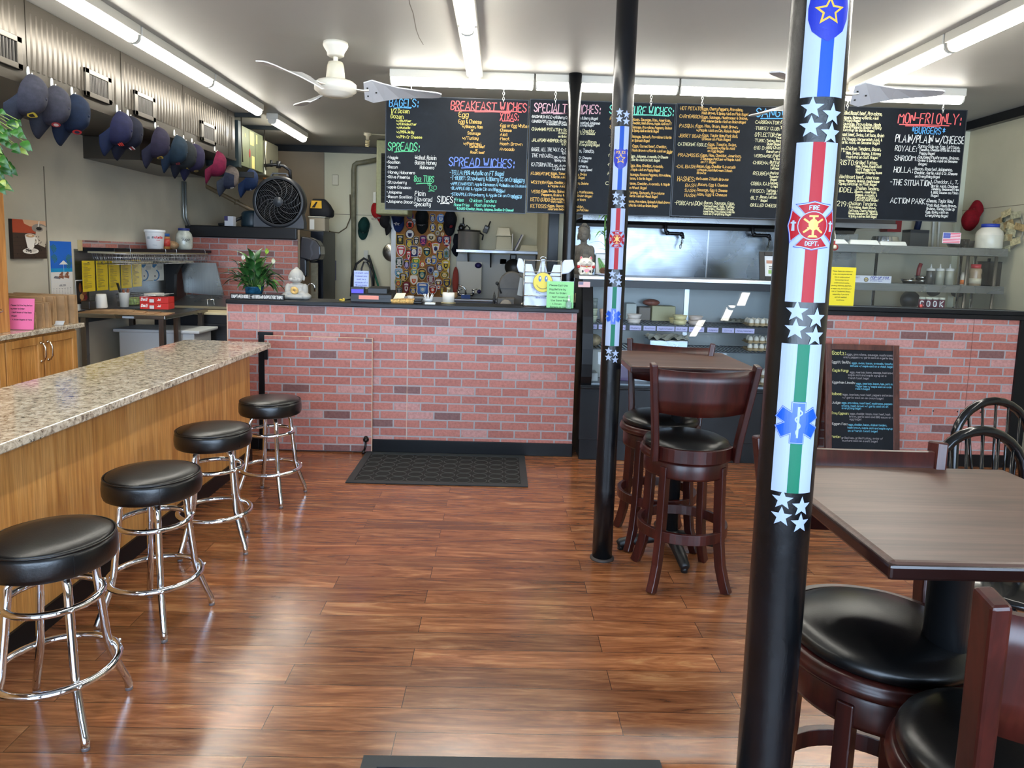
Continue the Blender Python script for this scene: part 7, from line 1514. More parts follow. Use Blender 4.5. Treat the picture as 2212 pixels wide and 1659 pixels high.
def lucky_cat(label,loc,H,face=0):
 t=thing('waving_cat_figurine',label,'figurine',loc,face);k=H/100;WHT=P((232,226,210),.2,0,.4);RD=P((196,40,44),.25,0,.4)
 m=MB();E_=lambda c,r:m.ball([v*k for v in c],tuple(v*k for v in r),n=22,m=14)
 E_((0,0,22),(38,30,24));E_((0,2,34),(30,24,26));E_((-22,-16,8),(13,16,8));E_((22,-16,8),(13,16,8));E_((0,0,68),(36,30,24));E_((0,-14,62),(22,18,14))
 for s in(-1,1):E_((s*25,0,88),(8,6,11));E_((s*40,-8,58),(8,9,12));E_((s*36,-4,44),(9,9,14))
 fuse(obj('cat_body',m,WHT,t),2.6*k,2)
 for s in(-1,1):
  e=MB();e.v=[Vector(v)*k for v in((s*16,-6.6,84),(s*34,-6.6,84),(s*27,-5.5,100),(s*16,-2,84),(s*34,-2,84),(s*27,-2,100))];e.f=[[0,1,2],[5,4,3],[0,3,4,1],[1,4,5,2],[2,5,3,0]];e.mi=[0]*5;e.sm=[False]*5
  obj('ear_inner',e,RD,t);obj('paw_band',MB().ball((s*40*k,-9*k,44*k),(9.5*k,10*k,9*k)),RD,t)
 obj('collar',MB().tube([(27*k*math.cos(2*PI*i/30),1*k+25*k*math.sin(2*PI*i/30),(49-3*math.sin(2*PI*i/30+PI))*k)for i in range(30)],2.6*k,8,True),RD,t)
 bl=MB().ball((0,-29*k,45*k),4.5*k);obj('bell',bl,P((220,180,70),.3,.3),t)
 m=MB()
 for s in(-1,1):
  m.tube([((s*14+6*math.cos(PI*i/6))*k,-29.5*k+abs(i-3)*.4*k,(67+3.4*math.sin(PI*i/6))*k)for i in range(7)],1.0*k,5)
  m.tube([((s*4+4*math.cos(PI+PI*i/6))*k,-32.5*k,(57+3*math.sin(PI+PI*i/6))*k)for i in range(7)],.9*k,5)
 m.ball((0,-32.5*k,60*k),(2.4*k,1.4*k,1.6*k),n=8,m=5);obj('face_lines',m,P((60,36,34),.4),t)
 fn=MB();fan_=[(-16,24)]+[(-0+20*math.cos(PI*(1.0-i/8.)),26+8*math.sin(PI*(1-i/8.)))for i in range(0)]+[(-18,28),(-9,32),(0,33),(9,32),(18,28),(0,10)]
 fn.prism([(x*k,z*k)for x,z in fan_[1:]],-32*k,-30*k,'y');fp=obj('painted_fan',fn,RD,t)
 g=MB();g.prism([(x*k,z*k)for x,z in((-6,16),(6,16),(0,9))],-32.6*k,-32.05*k,'y');obj('gold_tip',g,P((226,190,80),.3),fp)
 for s in(-1,1):obj('painted_mark',MB().ball((s*20*k,-27.5*k,20*k),(5*k,3*k,7*k)),P((60,34,30),.3),t)
 return t
p=at(1145,668,6.0);zt=at(1145,641,6.0).z
lucky_cat('white and red lucky cat figurine half hidden behind the counter ledge, below the carrier bag',(p.x,6.02,WZ),(zt-WZ)/1.0,.05)
p=at(1229,668,5.62)
t=thing('sanitizer_bottle','clear pump bottle in front of the green paper sign','bottle',(p.x-.01,5.552,LZ))
obj('bottle',MB().lathe([(0,0),(.022,0),(.024,.01),(.024,.045),(.01,.06)],n=18),P((206,222,228),.1,0,0,trans=.7),t);obj('pump',MB().lathe([(.01,.058),(.01,.075),(.004,.076),(.004,.095),(.009,.096),(.009,.104),(0,.104)],n=12).tube([(0,0,.1),(-.004,-.025,.098)],.0035,6),P((232,232,232),.35),t)
p=at(1239,668,5.7)
t=thing('stir_stick_cup','cup of wooden stir sticks at the right end of the service counter','cup',(p.x,5.72,LZ))
obj('cup',MB().lathe([(0,0),(.016,0),(.018,.04),(.016,.04),(.014,.003),(0,.003)],n=16),P((40,34,30),.4),t)
for k in range(3):obj('stir_stick',MB().bar([(-.008+.008*k,0,.004),(-.014+.014*k,.002,.1+.008*k)],.005,.002,up=(0,1,0)),P((206,170,110),.6),t)
p=at(1175,668,5.9)
t=thing('flower_sprig_cup','small glass of white sprigs between the lucky cat and the green sign','glass',(at(1176,664,5.72).x,5.7,LZ))
obj('glass',MB().lathe([(0,0),(.024,0),(.026,.02),(.024,.02),(.02,.003),(0,.003)],n=16),P((206,206,196),.2),t)
for k in range(6):a_=2.1*k;obj('sprig',MB().tube([(.01*math.cos(a_),.01*math.sin(a_),.004),(.03*math.cos(a_),.015*math.sin(a_),.05+.01*(k%2))],.002,5).ball((.03*math.cos(a_),.015*math.sin(a_),.052+.01*(k%2)),.004,n=6,m=4),P((220,214,200),.6),t)
# ================================================================== ON THE DISPLAY CASE
DZ=1.4725
p=at(1258,600,6.05)
t=thing('stone_bust','grey stone bust of a meditating figure at the left end of the display case','statue',(p.x,6.06,DZ),math.radians(-22));k=mpx(6.05)
m=MB();E_=lambda c,r:m.ball([v*k for v in c],tuple(v*k for v in r),n=24,m=16)
E_((0,0,8),(25,17,12));E_((0,0,28),(21,14,24));E_((0,0,50),(19,12,16));E_((-16,0,48),(9,10,14));E_((16,0,48),(9,10,14));E_((-21,-1,28),(7,9,22));E_((21,-1,28),(7,9,22));E_((0,1,68),(7,7,10));E_((0,-1,86),(12.5,13.5,16));E_((0,-5,79),(10,10.5,9));E_((0,1,92),(13.2,13.4,11));E_((0,1,104),(6.5,6.5,5.5));E_((-12.8,0,80),(2,3,8));E_((12.8,0,80),(2,3,8));E_((0,-14.5,82),(1.8,2.6,3.6));E_((0,-14,75.5),(4,1.6,1.6));E_((-5,-12,86),(4,2,1.6));E_((5,-12,86),(4,2,1.6))
fuse(obj('bust_body',m,P((104,98,88),.85,var=.12,vs=40,bump=.3,bs=200),t),.0035,1)
m=MB()
for j in range(5):m.tube([((-20+6*j-i*1.2)*k,(-14.5-math.sin(i/6*PI)*2)*k,(50-i*7)*k)for i in range(7)],.003,5)
obj('robe_folds',m,P((96,90,80),.85),t)
m=MB();random.seed(2)
for i in range(70):
 th,ph=random.uniform(0,1.25),random.uniform(0,2*PI);v=Vector((13.2*math.sin(th)*math.cos(ph),1+13.4*math.sin(th)*math.sin(ph),93+11*math.cos(th)))
 if v.y>-8:m.ball(v*k,2.0*k,n=6,m=4)
obj('hair_curls',m,P((96,90,80),.85),t)
p=at(1264,602,5.72)
lucky_cat('white and red lucky cat figurine with a painted fan, in front of the stone bust',(p.x,5.72,DZ),at(1264,553,5.72).z-DZ,.08)
a,b=at(1286,597,5.98),at(1309,549,5.98)
t=thing('framed_card','framed white card with a green fern behind the middle pole','frame',((a.x+b.x)/2,6.0,DZ));w_=b.x-a.x+.02
obj('card',MB().box(a.x,a.x+w_,5.985,5.995,DZ+.006,b.z),PAPER,t,world=True)
for q in((a.x-.006,a.x,DZ,b.z+.006),(a.x+w_,a.x+w_+.006,DZ,b.z+.006),(a.x,a.x+w_,b.z,b.z+.006),(a.x,a.x+w_,DZ,DZ+.006)):obj('frame_rail',MB().box(q[0],q[1],5.98,6.0,q[2],q[3]),P((50,66,60),.4),t,world=True)
m=MB();s0=Vector((a.x+w_*.75,5.978,DZ+.012));s1=Vector((a.x+w_*.2,5.978,b.z-.03))
for j in range(14):
 q=s0.lerp(s1,j/14)
 for sg in(-1,1):leaf(m,q,(sg*.9-.2,-.1,.35),(0,-1,0),.05*(1-j/17),.012,.05,4)
obj('fern_print',m,mat_leaf((70,130,50),(120,176,80)),t,world=True)
m=MB();write(m,'A',(a.x+w_*.5,5.9845,b.z-.04),X_,Z_,.012,.0016,None,0,'c')if False else m.box(a.x+w_*.4,a.x+w_*.8,5.984,5.985,b.z-.045,b.z-.042)
obj('handwriting',m,P((150,150,150),.7),t,world=True)
p=at(1306,602,5.76)
tag(obj('small_plate',MB().lathe([(0,0),(.04,0),(.085,.014),(.085,.018),(.04,.006),(0,.006)],n=28),P((206,206,220),.25),loc=(p.x,5.76,DZ)),'small pale plate right of the lucky cat on the display case','plate')
m=MB()
for j in range(9):
 for i in range(10):a_=2*PI*i/10+j*.3;r_=.03*math.sin(PI*(j+.8)/10);m.ball((r_*math.cos(a_),r_*math.sin(a_),.008+j*.006),(.009,.009,.004),n=6,m=4)
tag(obj('pine_cone',m,P((110,76,54),.8),loc=(p.x-.01,5.76,DZ+.0065)),'pine cone on the small pale plate','pine cone')
def bamboo(label,px,spec,Y=6.02):
 p=at(px,600,Y);t=thing('bamboo_plant',label,'plant',(p.x,Y,DZ),0,'green plants on the display case')
 obj('vase',MB().lathe([(0,0),(.035,0),(.04,.03),(.03,.1),(.034,.12),(.028,.12),(.024,.02),(0,.02)],n=20),P((60,80,70),.2,0,.4),t)
 sm_,lf=MB(),MB()
 for q,nl in spec:
  pts=[Vector((0,0,.1))]+[at(x,y,Y)-Vector((p.x,Y,DZ))for x,y in q];sm_.tube(pts,.007,7)
  for j in range(nl):
   i=1+j%(len(pts)-1);b_=pts[i-1].lerp(pts[i],.3+.7*random.random());a_=random.uniform(0,2*PI);leaf(lf,b_,(math.cos(a_),math.sin(a_)*.5-.3,random.uniform(-.1,.8)),(0,0,1),random.uniform(.1,.17),.022,.4,6)
 obj('stems',sm_,P((96,140,60),.4),t);obj('foliage',lf,mat_leaf((50,110,40),(110,168,70)),t)
random.seed(31)
bamboo('lucky bamboo in a vase on the display case, beside the middle pole',1312,[(((1310,560),(1306,500),(1309,450),(1305,412)),30),(((1312,540),(1314,470),(1308,430)),16)])
bamboo('spiky green plant on the display case, mostly hidden by the big pole',1712,[(((1712,520),(1706,470),(1700,420)),22),(((1715,520),(1716,450),(1720,400)),20)])
a,b=at(1641,612,5.78),at(1735,546,5.86)
t=thing('photo_frame','black photo frame standing at the right end of the display case','frame',((a.x+b.x)/2,5.85,DZ));lf_=lambda z:5.78+(z-DZ)*.25
def fs(x0,x1,z0,z1,off,th):return MB().slab((x0,lf_(z0)+off,z0),(x1,lf_(z0)+off,z0),(x1,lf_(z1)+off,z1),(x0,lf_(z1)+off,z1),th)
for q in((a.x,a.x+.045,DZ,b.z),(b.x-.045,b.x,DZ,b.z),(a.x+.045,b.x-.045,b.z-.035,b.z),(a.x+.045,b.x-.045,DZ,DZ+.035)):obj('frame_rail',fs(*q,0,.018),P((22,22,24),.35),t,world=True,bevel=.003)
obj('photo',fs(a.x+.045,b.x-.045,DZ+.035,b.z-.035,.006,.004),P((196,200,202),.4),t,world=True)
m=MB()
for x0,x1,z0,z1,kk in((.05,.95,.62,.78,0),(.05,.5,.1,.6,1),(.1,.45,.12,.3,2),(.55,.95,.08,.58,3),(.12,.4,.34,.4,3),(.12,.4,.44,.5,3)):
 X0,X1=a.x+.045+(b.x-a.x-.09)*x0,a.x+.045+(b.x-a.x-.09)*x1;Z0,Z1=DZ+.035+(b.z-DZ-.07)*z0,DZ+.035+(b.z-DZ-.07)*z1
 m.quad((X0,lf_(Z0)+.005-kk*.0006,Z0),(X1,lf_(Z0)+.005-kk*.0006,Z0),(X1,lf_(Z1)+.005-kk*.0006,Z1),(X0,lf_(Z1)+.005-kk*.0006,Z1),kk)
obj('photo_image',m,[P((166,120,100),.5),P((206,206,200),.5),P((130,166,90),.5),P((110,110,106),.5)],t,world=True)
obj('back_strut',MB().slab((a.x+.1,lf_(b.z-.06)+.02,b.z-.06),(a.x+.12,lf_(b.z-.06)+.02,b.z-.06),(a.x+.12,5.95,DZ),(a.x+.1,5.95,DZ),.004),BLACKM,t,world=True)
a,b=at(1249,620,5.583),at(1275,609,5.583)
def flag(label,o,w_,h_,faded,th=.0012):
 t=thing('flag_sticker',label,'sticker',o+Vector((w_/2,0,0)))
 cols=[(226,222,226),(206,60,90),(50,70,160)]if not faded else[(226,190,186),(216,158,156),(106,96,126)]
 obj('sticker_sheet',MB().box(o.x,o.x+w_,o.y,o.y+th,o.z,o.z+h_),P(cols[0],.4),t,world=True)
 m=MB();bw=h_*.04
 for j in range(0,13,2):z=o.z+bw+(h_-2*bw)*j/13;m.quad((o.x+bw,o.y-.0004,z),(o.x+w_-bw,o.y-.0004,z),(o.x+w_-bw,o.y-.0004,z+(h_-2*bw)/13),(o.x+bw,o.y-.0004,z+(h_-2*bw)/13),0)
 m.quad((o.x+bw,o.y-.0008,o.z+h_*.46),(o.x+w_*.42,o.y-.0008,o.z+h_*.46),(o.x+w_*.42,o.y-.0008,o.z+h_-bw),(o.x+bw,o.y-.0008,o.z+h_-bw),1)
 for r in range(5):
  for c in range(6):m.add([(o.x+bw+(w_*.42-bw)*(c+.5)/6+p[0],o.y-.0011,o.z+h_*.48+(h_*.48)*(r+.5)/5+p[1])for p in star(h_*.03)],[tuple(range(10))],2)
 obj('flag_print',m,[P(cols[1],.4),P(cols[2],.4),P((230,230,236),.4)],t,world=True)
flag('small faded flag sticker at the top left corner of the display case',Vector((a.x,5.5835,a.z)),b.x-a.x,b.z-a.z,True)
# ================================================================== INSIDE THE DISPLAY CASE
def tub(label,px0,px1,py0,py1,Y,z0,col,n=1):
 a,b=at(px0,py1,Y),at(px1,py0,Y);r=(b.x-a.x)/2;h_=(b.z-z0)/n
 for k in range(n):
  lb=label if n==1 else('upper' if k else 'lower')+' '+label
  t=thing('spread_tub',lb,'tub',((a.x+b.x)/2,Y+r,z0+k*h_+.0005*k),0,'spread tubs in the display case')
  obj('tub_body',MB().lathe([(0,0),(r*.78,0),(r*.94,h_*.8)],n=22),P(col,.35,0,.2),t);obj('tub_lid',MB().lathe([(r*.98,h_*.78),(r,h_*.8),(r,h_*.97),(r*.9,h_*.97),(r*.88,h_*.92),(0,h_*.92)],n=22),P(tuple(min(255,int(v*1.06))for v in col),.35),t)
s1,s2,s3=zs1+.001,zs2+.001,.626
tub('of two pale green tubs at the left end of the top case shelf',1268,1293,667,704,5.64,s1,(196,206,180),2)
tub('pinkish tub just left of the middle pole in the case',1295,1322,668,704,5.66,s1,(216,180,160))
tub('of two white tubs above the blueberry tag',1356,1389,680,704,5.64,s1,(222,212,204),2)
tub('small yellow tub behind the stacked yellow tubs',1447,1472,687,703,5.75,s1,(216,200,140))
tub('of two yellow tubs above the butter tag',1456,1489,682,705,5.64,s1,(222,212,160),2)
tub('of two beige tubs right of the yellow tubs',1490,1523,684,706,5.64,s1,(206,190,180),2)
tub('of two white tubs at the back left of the top case shelf',1277,1293,645,676,5.98,s1,(180,186,176),2)
def cbox(name,label,cat,px0,px1,py0,py1,Y,z0,dp,col,**kw):
 a,b=at(px0,py1,Y),at(px1,py0,Y);return tag(obj(name,MB().box(a.x,b.x,Y,Y+dp,z0,b.z),P(col,.5),loc=((a.x+b.x)/2,Y+dp/2,z0),world=True,bevel=.006),label,cat)
cbox('white_carton','white carton at the back of the top case shelf','carton',1352,1376,656,684,5.98,s1,.12,(190,196,190))
cbox('metal_pan','steel pan of sliced red meat at the back of the top case shelf','pan',1380,1406,664,684,5.98,s1,.12,(120,110,100))
cbox('yellow_container','pale yellow container at the back of the top case shelf','container',1408,1460,662,686,5.96,s1,.14,(176,170,130))
a,b=at(1391,662,5.97),at(1430,646,5.97)
tag(obj('red_meat',MB().ball((0,0,.03),((b.x-a.x)/2,.05,.03)),P((130,80,66),.4,var=.2,vs=30),loc=((a.x+b.x)/2,6.04,at(1410,662,5.97).z),),'mound of dark red meat on the yellow container','meat')
EGG=P((226,222,210),.5);TRAY=P((166,146,112),.85,bump=.3,bs=90);TRAYG=P((130,130,118),.85,bump=.3,bs=90)
egg0=[None]
def egg_tray(label,x,y,z,nx,ny,eggs,place_,mat=TRAY,inv=False):
 t=thing('egg_tray',label,'egg tray',(x+nx*.024,y+ny*.024,z),0,'cardboard egg trays');m=MB();m.box(-nx*.024-.004,nx*.024+.004,-ny*.024-.004,ny*.024+.004,.012,.018)
 for i in range(nx):
  for j in range(ny):m.lathe([(.01,0),(.022,.012),(.025,.03),(.018,.03)]if not inv else[(.022,.012),(.018,.03),(.008,.036),(0,.036)],(-nx*.024+.024+i*.048,-ny*.024+.024+j*.048,0),8)
 obj('tray',m,mat,t)
 ix=0
 for(i,j)in eggs:
  px,py,pz=x+.024+i*.048,y+.024+j*.048,z+.012
  row=['front','second','third','fourth'][j];lb='white egg, %s from left in the %s row of the %s'%(ORDN[i],row,place_)
  if egg0[0]is None:
   e=MB().lathe([(.021*math.sin(PI*q/10)*(1-.1*math.cos(PI*q/10)*-1),.028-.028*math.cos(PI*q/10))for q in range(11)],n=14);egg0[0]=tag(obj('egg',e,EGG,loc=(px,py,pz)),lb,'egg','white eggs in the display case')
  else:c=egg0[0].copy();link(c);c.location=(px,py,pz);c['label']=lb
ex=at(1610,705,5.66).x
full=lambda nx,ny:[(i,j)for j in range(ny)for i in range(nx)]
egg_tray('egg tray at the right end of the top case shelf',ex+.03,5.66,s1,5,3,full(5,3),'top case shelf tray')
e2=at(1603,760,5.62).x
egg_tray('lower egg tray in the stack on the middle case shelf',e2+.05,5.63,s2,5,3,full(5,1),'lower middle-shelf tray')
egg_tray('upper egg tray in the stack on the middle case shelf',e2+.05,5.63,s2+.062,5,3,full(5,2),'upper middle-shelf tray')
e3=at(1612,838,5.52).x
egg_tray('lower egg tray on the floor of the display case',e3+.02,5.52,s3,6,3,full(6,1),'lower case-floor tray')
egg_tray('upper egg tray on the floor of the display case',e3+.02,5.52,s3+.062,6,3,full(6,3),'upper case-floor tray')
a=at(1566,682,5.95)
egg_tray('empty grey egg tray turned upside down at the back of the top case shelf',a.x,5.93,s1,6,3,[],'',TRAYG,True)
a,b=at(1402,752,5.66),at(1488,724,5.66)
t=thing('lined_pan','deep steel pan lined with crumpled paper on the middle case shelf','pan',((a.x+b.x)/2,5.75,s2));w_=(b.x-a.x)/2;h_=.075
obj('pan',MB().box(-w_,w_,-.1,.12,0,h_),mat_steel((170,180,190),.3),t,bevel=.01)
m=MB();random.seed(8);n=10
for j in range(6):
 for i in range(n+1):m.v.append(Vector((-w_*1.06+2.12*w_*i/n,-.115+.25*j/5,h_+.012+random.uniform(-.008,.03)-(.012 if j in(0,5)else 0))))
for j in range(5):
 for i in range(n):q=j*(n+1)+i;m.f.append([q,q+1,q+n+2,q+n+1]);m.mi.append(0);m.sm.append(False)
obj('crumpled_paper',m,P((206,204,190),.7),t)
a,b=at(1268,748,5.66),at(1303,716,5.66)
tag(obj('bread_bag',MB().ball((0,0,.05),((b.x-a.x)/2,.08,.05)),P((176,160,130),.5,var=.2,vs=30,bump=.5,bs=40),loc=((a.x+b.x)/2,5.74,s2)),'bag of rolls at the left end of the middle case shelf','bread')
cbox('white_crate','white ribbed crate at the left of the case floor','crate',1268,1300,752,790,5.75,s3,.25,(196,200,196))
cbox('steel_tin','white tin at the front left of the case floor','tin',1270,1292,806,840,5.56,s3,.15,(206,210,210))
cbox('purple_box','purple and white box on the case floor behind the far pub table','box',1336,1366,788,836,5.6,s3,.12,(96,80,120))
cbox('white_box','white box right of the purple box on the case floor','box',1368,1400,800,838,5.6,s3,.12,(200,204,210))
# ================================================================== GLASS SCREEN AND KITCHEN SHELVES ON THE RIGHT
GZ=1.2845
t=thing('glass_screen','clear glass screen standing on the right half wall ledge','glass screen',(3.4,5.62,GZ));gt=at(1950,502,5.62).z
obj('glass_pane',MB().box(2.56,4.3,5.617,5.623,GZ+.003,gt),mat_glass((.97,.985,.98,1),1.42,1.0),t,world=True)
obj('glass_foot',MB().box(2.56,4.3,5.6,5.64,GZ,GZ+.003),P((120,124,124),.4,.6),t,world=True)
a,b=at(1785,664,5.606),at(1850,583,5.606);w_=b.x-a.x
acrylic_sign('yellow paper notice taped to the glass screen beside the big pole',(a.x+.0,5.608,GZ+.006),(1,0,0),w_,b.z-a.z,(232,212,34),[(.5,.88-.075*i,.0085,s,wd,'c')for i,(s,wd)in enumerate((('These items are cooked to',.74),('order and may be served',.7),('raw or undercooked.',.56),('Consuming raw or',.5),('undercooked meats,',.56),('poultry, seafood, shellfish,',.74),('or eggs may increase your',.76),('risk of foodborne illness,',.7),('especially if you have',.6),('certain medical',.44),('conditions.',.3)))],(90,84,30),0.0,False)
a,b=at(2036,525,5.61),at(2077,503,5.61)
flag('bright flag sticker on the glass screen at the right',Vector((a.x,5.6145,a.z)),b.x-a.x,b.z-a.z,False)
p=at(1803,534,5.59)
t=thing('red_canister','small red canister with a pale end tied to the glass screen beside the big pole','canister',p)
obj('canister',MB().lathe([(.0,-.02),(.026,-.02),(.026,.04),(0,.04)],(0,0,0),18,ax='y').xf(Matrix.Rotation(-.5,4,'Z')),P((150,30,34),.4),t);obj('pale_end',MB().lathe([(.019,-.0215),(0,-.022)],(0,0,0),18,ax='y').xf(Matrix.Rotation(-.5,4,'Z')),P((226,214,186),.5),t)
obj('string',MB().tube([(0,.0,.02),(.004,.01,.08),(-.004,.015,.13)],.003,5),P((206,200,186),.7),t);obj('red_tag',MB().box(-.04,.0,-.004,-.001,.02,.05),P((160,44,44),.6),t)
SHY=6.3;uz=at(1950,531,SHY).z;lz=at(1950,613,SHY).z;X0,X1=2.72,4.58
SH=mat_steel((150,154,158),.3)
t=thing('kitchen_shelf','two-tier stainless shelf unit behind the glass screen','shelf',(3.65,6.45,0))
for z in(uz,lz):obj('shelf_board',MB().box(X0,X1,SHY,6.72,z-.068,z-.012).box(X0,X1,SHY+.004,6.715,z-.011,z),SH,t,world=True)
for x in(X0+.02,3.6,X1-.16,X1-.02):obj('upright',MB().cyl((x,6.7,0),.014,0,uz-.07,12),CHROME,t,world=True)
for x in(4.24,4.5):obj('front_upright',MB().cyl((x,6.33,0),.014,0,uz-.07,12),P((120,116,110),.3,.8),t,world=True)
obj('lower_worktop',MB().box(X0,X1,6.28,YK-.04,.86,.9),SH,t,world=True)
def foam(label,px0,px1,py0,py1,z0,flat=.7):
 a,b=at(px0,py1,SHY+.03),at(px1,py0,SHY+.03);w_=(b.x-a.x)/2;h_=b.z-z0;m=MB();k=flat
 m.v=[Vector(v)for v in((-w_,-.1,0),(w_,-.1,0),(w_,.1,0),(-w_,.1,0),(-w_*k,-.07,h_),(w_*k,-.07,h_),(w_*k,.07,h_),(-w_*k,.07,h_))];m.f=[[0,3,2,1],[4,5,6,7],[0,1,5,4],[1,2,6,5],[2,3,7,6],[3,0,4,7]];m.mi=[0]*6;m.sm=[False]*6
 return tag(obj('foam_tray',m,FOAM,loc=((a.x+b.x)/2,SHY+.14,z0),bevel=.008),label,'foam tray','white foam trays'),b.z
foam('white foam clamshell at the left end of the upper kitchen shelf',1776,1837,517,530,uz+.001,.75)
foam('long white foam tray in the middle of the upper kitchen shelf',1838,1904,519,531,uz+.001,.9)
o_,zz=foam('white foam tray under the foil pan on the upper kitchen shelf',1905,1963,522,533,uz+.001,.97)
a,b=at(1900,522,SHY+.03),at(1958,511,SHY+.03);w_=(b.x-a.x)/2
m=MB();n=48
for r,z in((w_,0),(w_*.98,.012),(w_*.92,b.z-zz-.004),(w_*.86,b.z-zz),(0,b.z-zz)):
 for i in range(n):q=2*PI*i/n;rr=r*(1+(.012 if i%2 else-.012)*(r>.01));m.v.append(Vector((rr*math.cos(q),rr*.8*math.sin(q),z)))
for k in range(4):
 for i in range(n):m.f.append([k*n+i,k*n+(i+1)%n,(k+1)*n+(i+1)%n,(k+1)*n+i]);m.mi.append(0);m.sm.append(False)
tag(obj('foil_pan',m,P((206,206,206),.25,1,bump=.4,bs=90),loc=((a.x+b.x)/2,SHY+.16,zz+.001)),'upturned foil pan on a foam tray on the upper kitchen shelf','pan')
a,b=at(1800,612,SHY+.02),at(1926,597,SHY+.02)
t=thing('foil_box','white pop-up foil box on the lower kitchen shelf beside the yellow notice','box',((a.x+b.x)/2,SHY+.1,lz))
obj('box_body',MB().box(a.x,b.x,SHY+.02,SHY+.2,lz+.0005,b.z),P((206,210,222),.5),t,world=True)
m=MB();y=SHY+.019;fx=at(1880,605,y).x
write(m,'POP-UP FOIL',(fx,y,(lz+b.z)/2+.004),X_,Z_,.021,.0045,at(1921,605,y).x-fx,0,slant=.25);m.box(fx,at(1908,605,y).x,y-.0002,y,(lz+b.z)/2-.004,(lz+b.z)/2-.001,0)
write(m,'12" x 10.75" sheets'.replace('"',"'"),(fx,y,lz+.014),X_,Z_,.009,.0018,.11,0);c=at(1871,604,y)
m.add([(c.x+p[0],y-.0002,c.z+p[1])for p in circ(.021,20)],[tuple(range(20))],1);m.add([(c.x+p[0],y-.0005,c.z+p[1])for p in circ(.016,18)],[tuple(range(18))],2);m.box(c.x-.014,c.x+.014,y-.0008,y-.0006,c.z-.006,c.z,0)
write(m,'PRODUCT',(at(1843,600,y).x,y,b.z-.024),X_,Z_,.012,.002,.06,3);obj('box_print',m,[P((70,76,160),.5),P((60,62,70),.5),P((206,186,110),.5),P((130,130,160),.5)],t,world=True)
p=at(1955,612,SHY+.12);k=mpx(SHY+.12)
for j,(px,r,lab)in enumerate(((1957,17,'shallow'),(1975,14,'deeper'))):
 p=at(px,612,SHY+.2+.0*j);r*=k
 t=thing('steel_bowl','steel pan stack on the lower kitchen shelf, the %s one'%lab,'pan',(p.x+j*.04,SHY+.15+.01*j,lz+.0005),0,'steel pans on the kitchen shelf')
 for q in range(2 if j else 1):obj('bowl',MB().lathe([(0,.0+q*.03),(r*.7,q*.03),(r,.04+q*.035),(r*1.03,.04+q*.035),(r*.72,.006+q*.03),(0,.006+q*.03)],n=28),mat_steel((150,146,140),.25),t)
p=at(1983,590,SHY+.2)
obj('red_handle',MB().tube([p+Vector((0,0,-.06)),p+Vector((.005,0,.04)),p+Vector((.02,0,.09))],.018,8),P((130,30,36),.4),t,world=True)
def squeeze(label,px,pyb,pyt,r,cb,cc,Y):
 p=at(px,pyb,Y);h_=at(px,pyt,Y).z-lz;t=thing('squeeze_bottle',label,'bottle',(p.x,Y+.04,lz+.0005),0,'squeeze bottles on the kitchen shelf')
 obj('bottle',MB().lathe([(0,0),(r,0),(r,h_*.64),(r*.8,h_*.68)],n=20),P(cb,.3),t);obj('nozzle_cap',MB().lathe([(r*.98,h_*.66),(r,h_*.68),(r,h_*.77),(r*.3,h_*.79),(r*.22,h_*.84),(r*.08,h_),(0,h_)],n=18),P(cc,.35),t)
for j,px in enumerate((2014,2034,2055)):squeeze('%s of the three squeeze bottles on the lower kitchen shelf'%('left','middle','right')[j],px,612,570,.036,(150,150,136)if j else(60,60,60),(206,206,200),SHY+.04)
p=at(2087,617,SHY+.04)
t=thing('spice_jar','small white and orange jar left of the red-capped shaker','jar',(p.x,SHY+.08,lz+.0005));obj('jar',MB().lathe([(0,0),(.03,0),(.03,.09),(.02,.12),(0,.12)],n=18),P((206,200,186),.4),t);obj('orange_band',MB().lathe([(.0306,.01),(.0306,.05)],n=18),P((206,110,44),.5),t)
p=at(2112,617,SHY+.05);h_=at(2112,571,SHY+.05).z-lz
t=thing('spice_shaker','tan plastic shaker with a red cap on the lower kitchen shelf','shaker',(p.x,SHY+.1,lz+.0005));r=.052
obj('shaker',MB().lathe([(0,0),(r,0),(r,h_*.35),(r*.92,h_*.5),(r,h_*.62),(r*.98,h_*.76),(r*.75,h_*.82)],n=26),P((166,140,110),.35,0,.2),t);obj('cap',MB().lathe([(r*.78,h_*.8),(r*.8,h_),(r*.7,h_),(0,h_)],n=22),P((190,50,56),.4),t);obj('label_band',MB().lathe([(r*1.004,h_*.1),(r*1.004,h_*.34)],n=26),P((196,186,160),.6),t)
a,b=at(2126,617,SHY+.22),at(2166,566,SHY+.22);r=(b.x-a.x)/2+.03
t=thing('dark_pot','dark stock pot at the right of the lower kitchen shelf','pot',((a.x+b.x)/2,SHY+.27,lz+.0005));obj('pot',MB().lathe([(0,0),(r,0),(r,b.z-lz-.01),(r+.006,b.z-lz),(0,b.z-lz)],n=28),P((26,30,34),.35,.3),t);obj('lid_knob',MB().cyl((-.02,0,0),.012,b.z-lz,b.z-lz+.03,10),BLACKM,t)
p=at(2185,622,SHY+.08)
tag(obj('black_funnel',MB().lathe([(0,0),(.045,0),(.04,.03),(.016,.04),(.014,.1),(0,.1)],n=20),P((20,20,22),.35),loc=(p.x,SHY+.12,lz+.0005)),'black funnel at the right end of the lower kitchen shelf','funnel')
p=at(2151,535,SHY+.03);h_=at(2151,483,SHY+.03).z-uz;r=.11
t=thing('plastic_jar','big white plastic jar with a blue lid on the upper kitchen shelf','jar',(p.x,SHY+.13,uz+.0005))
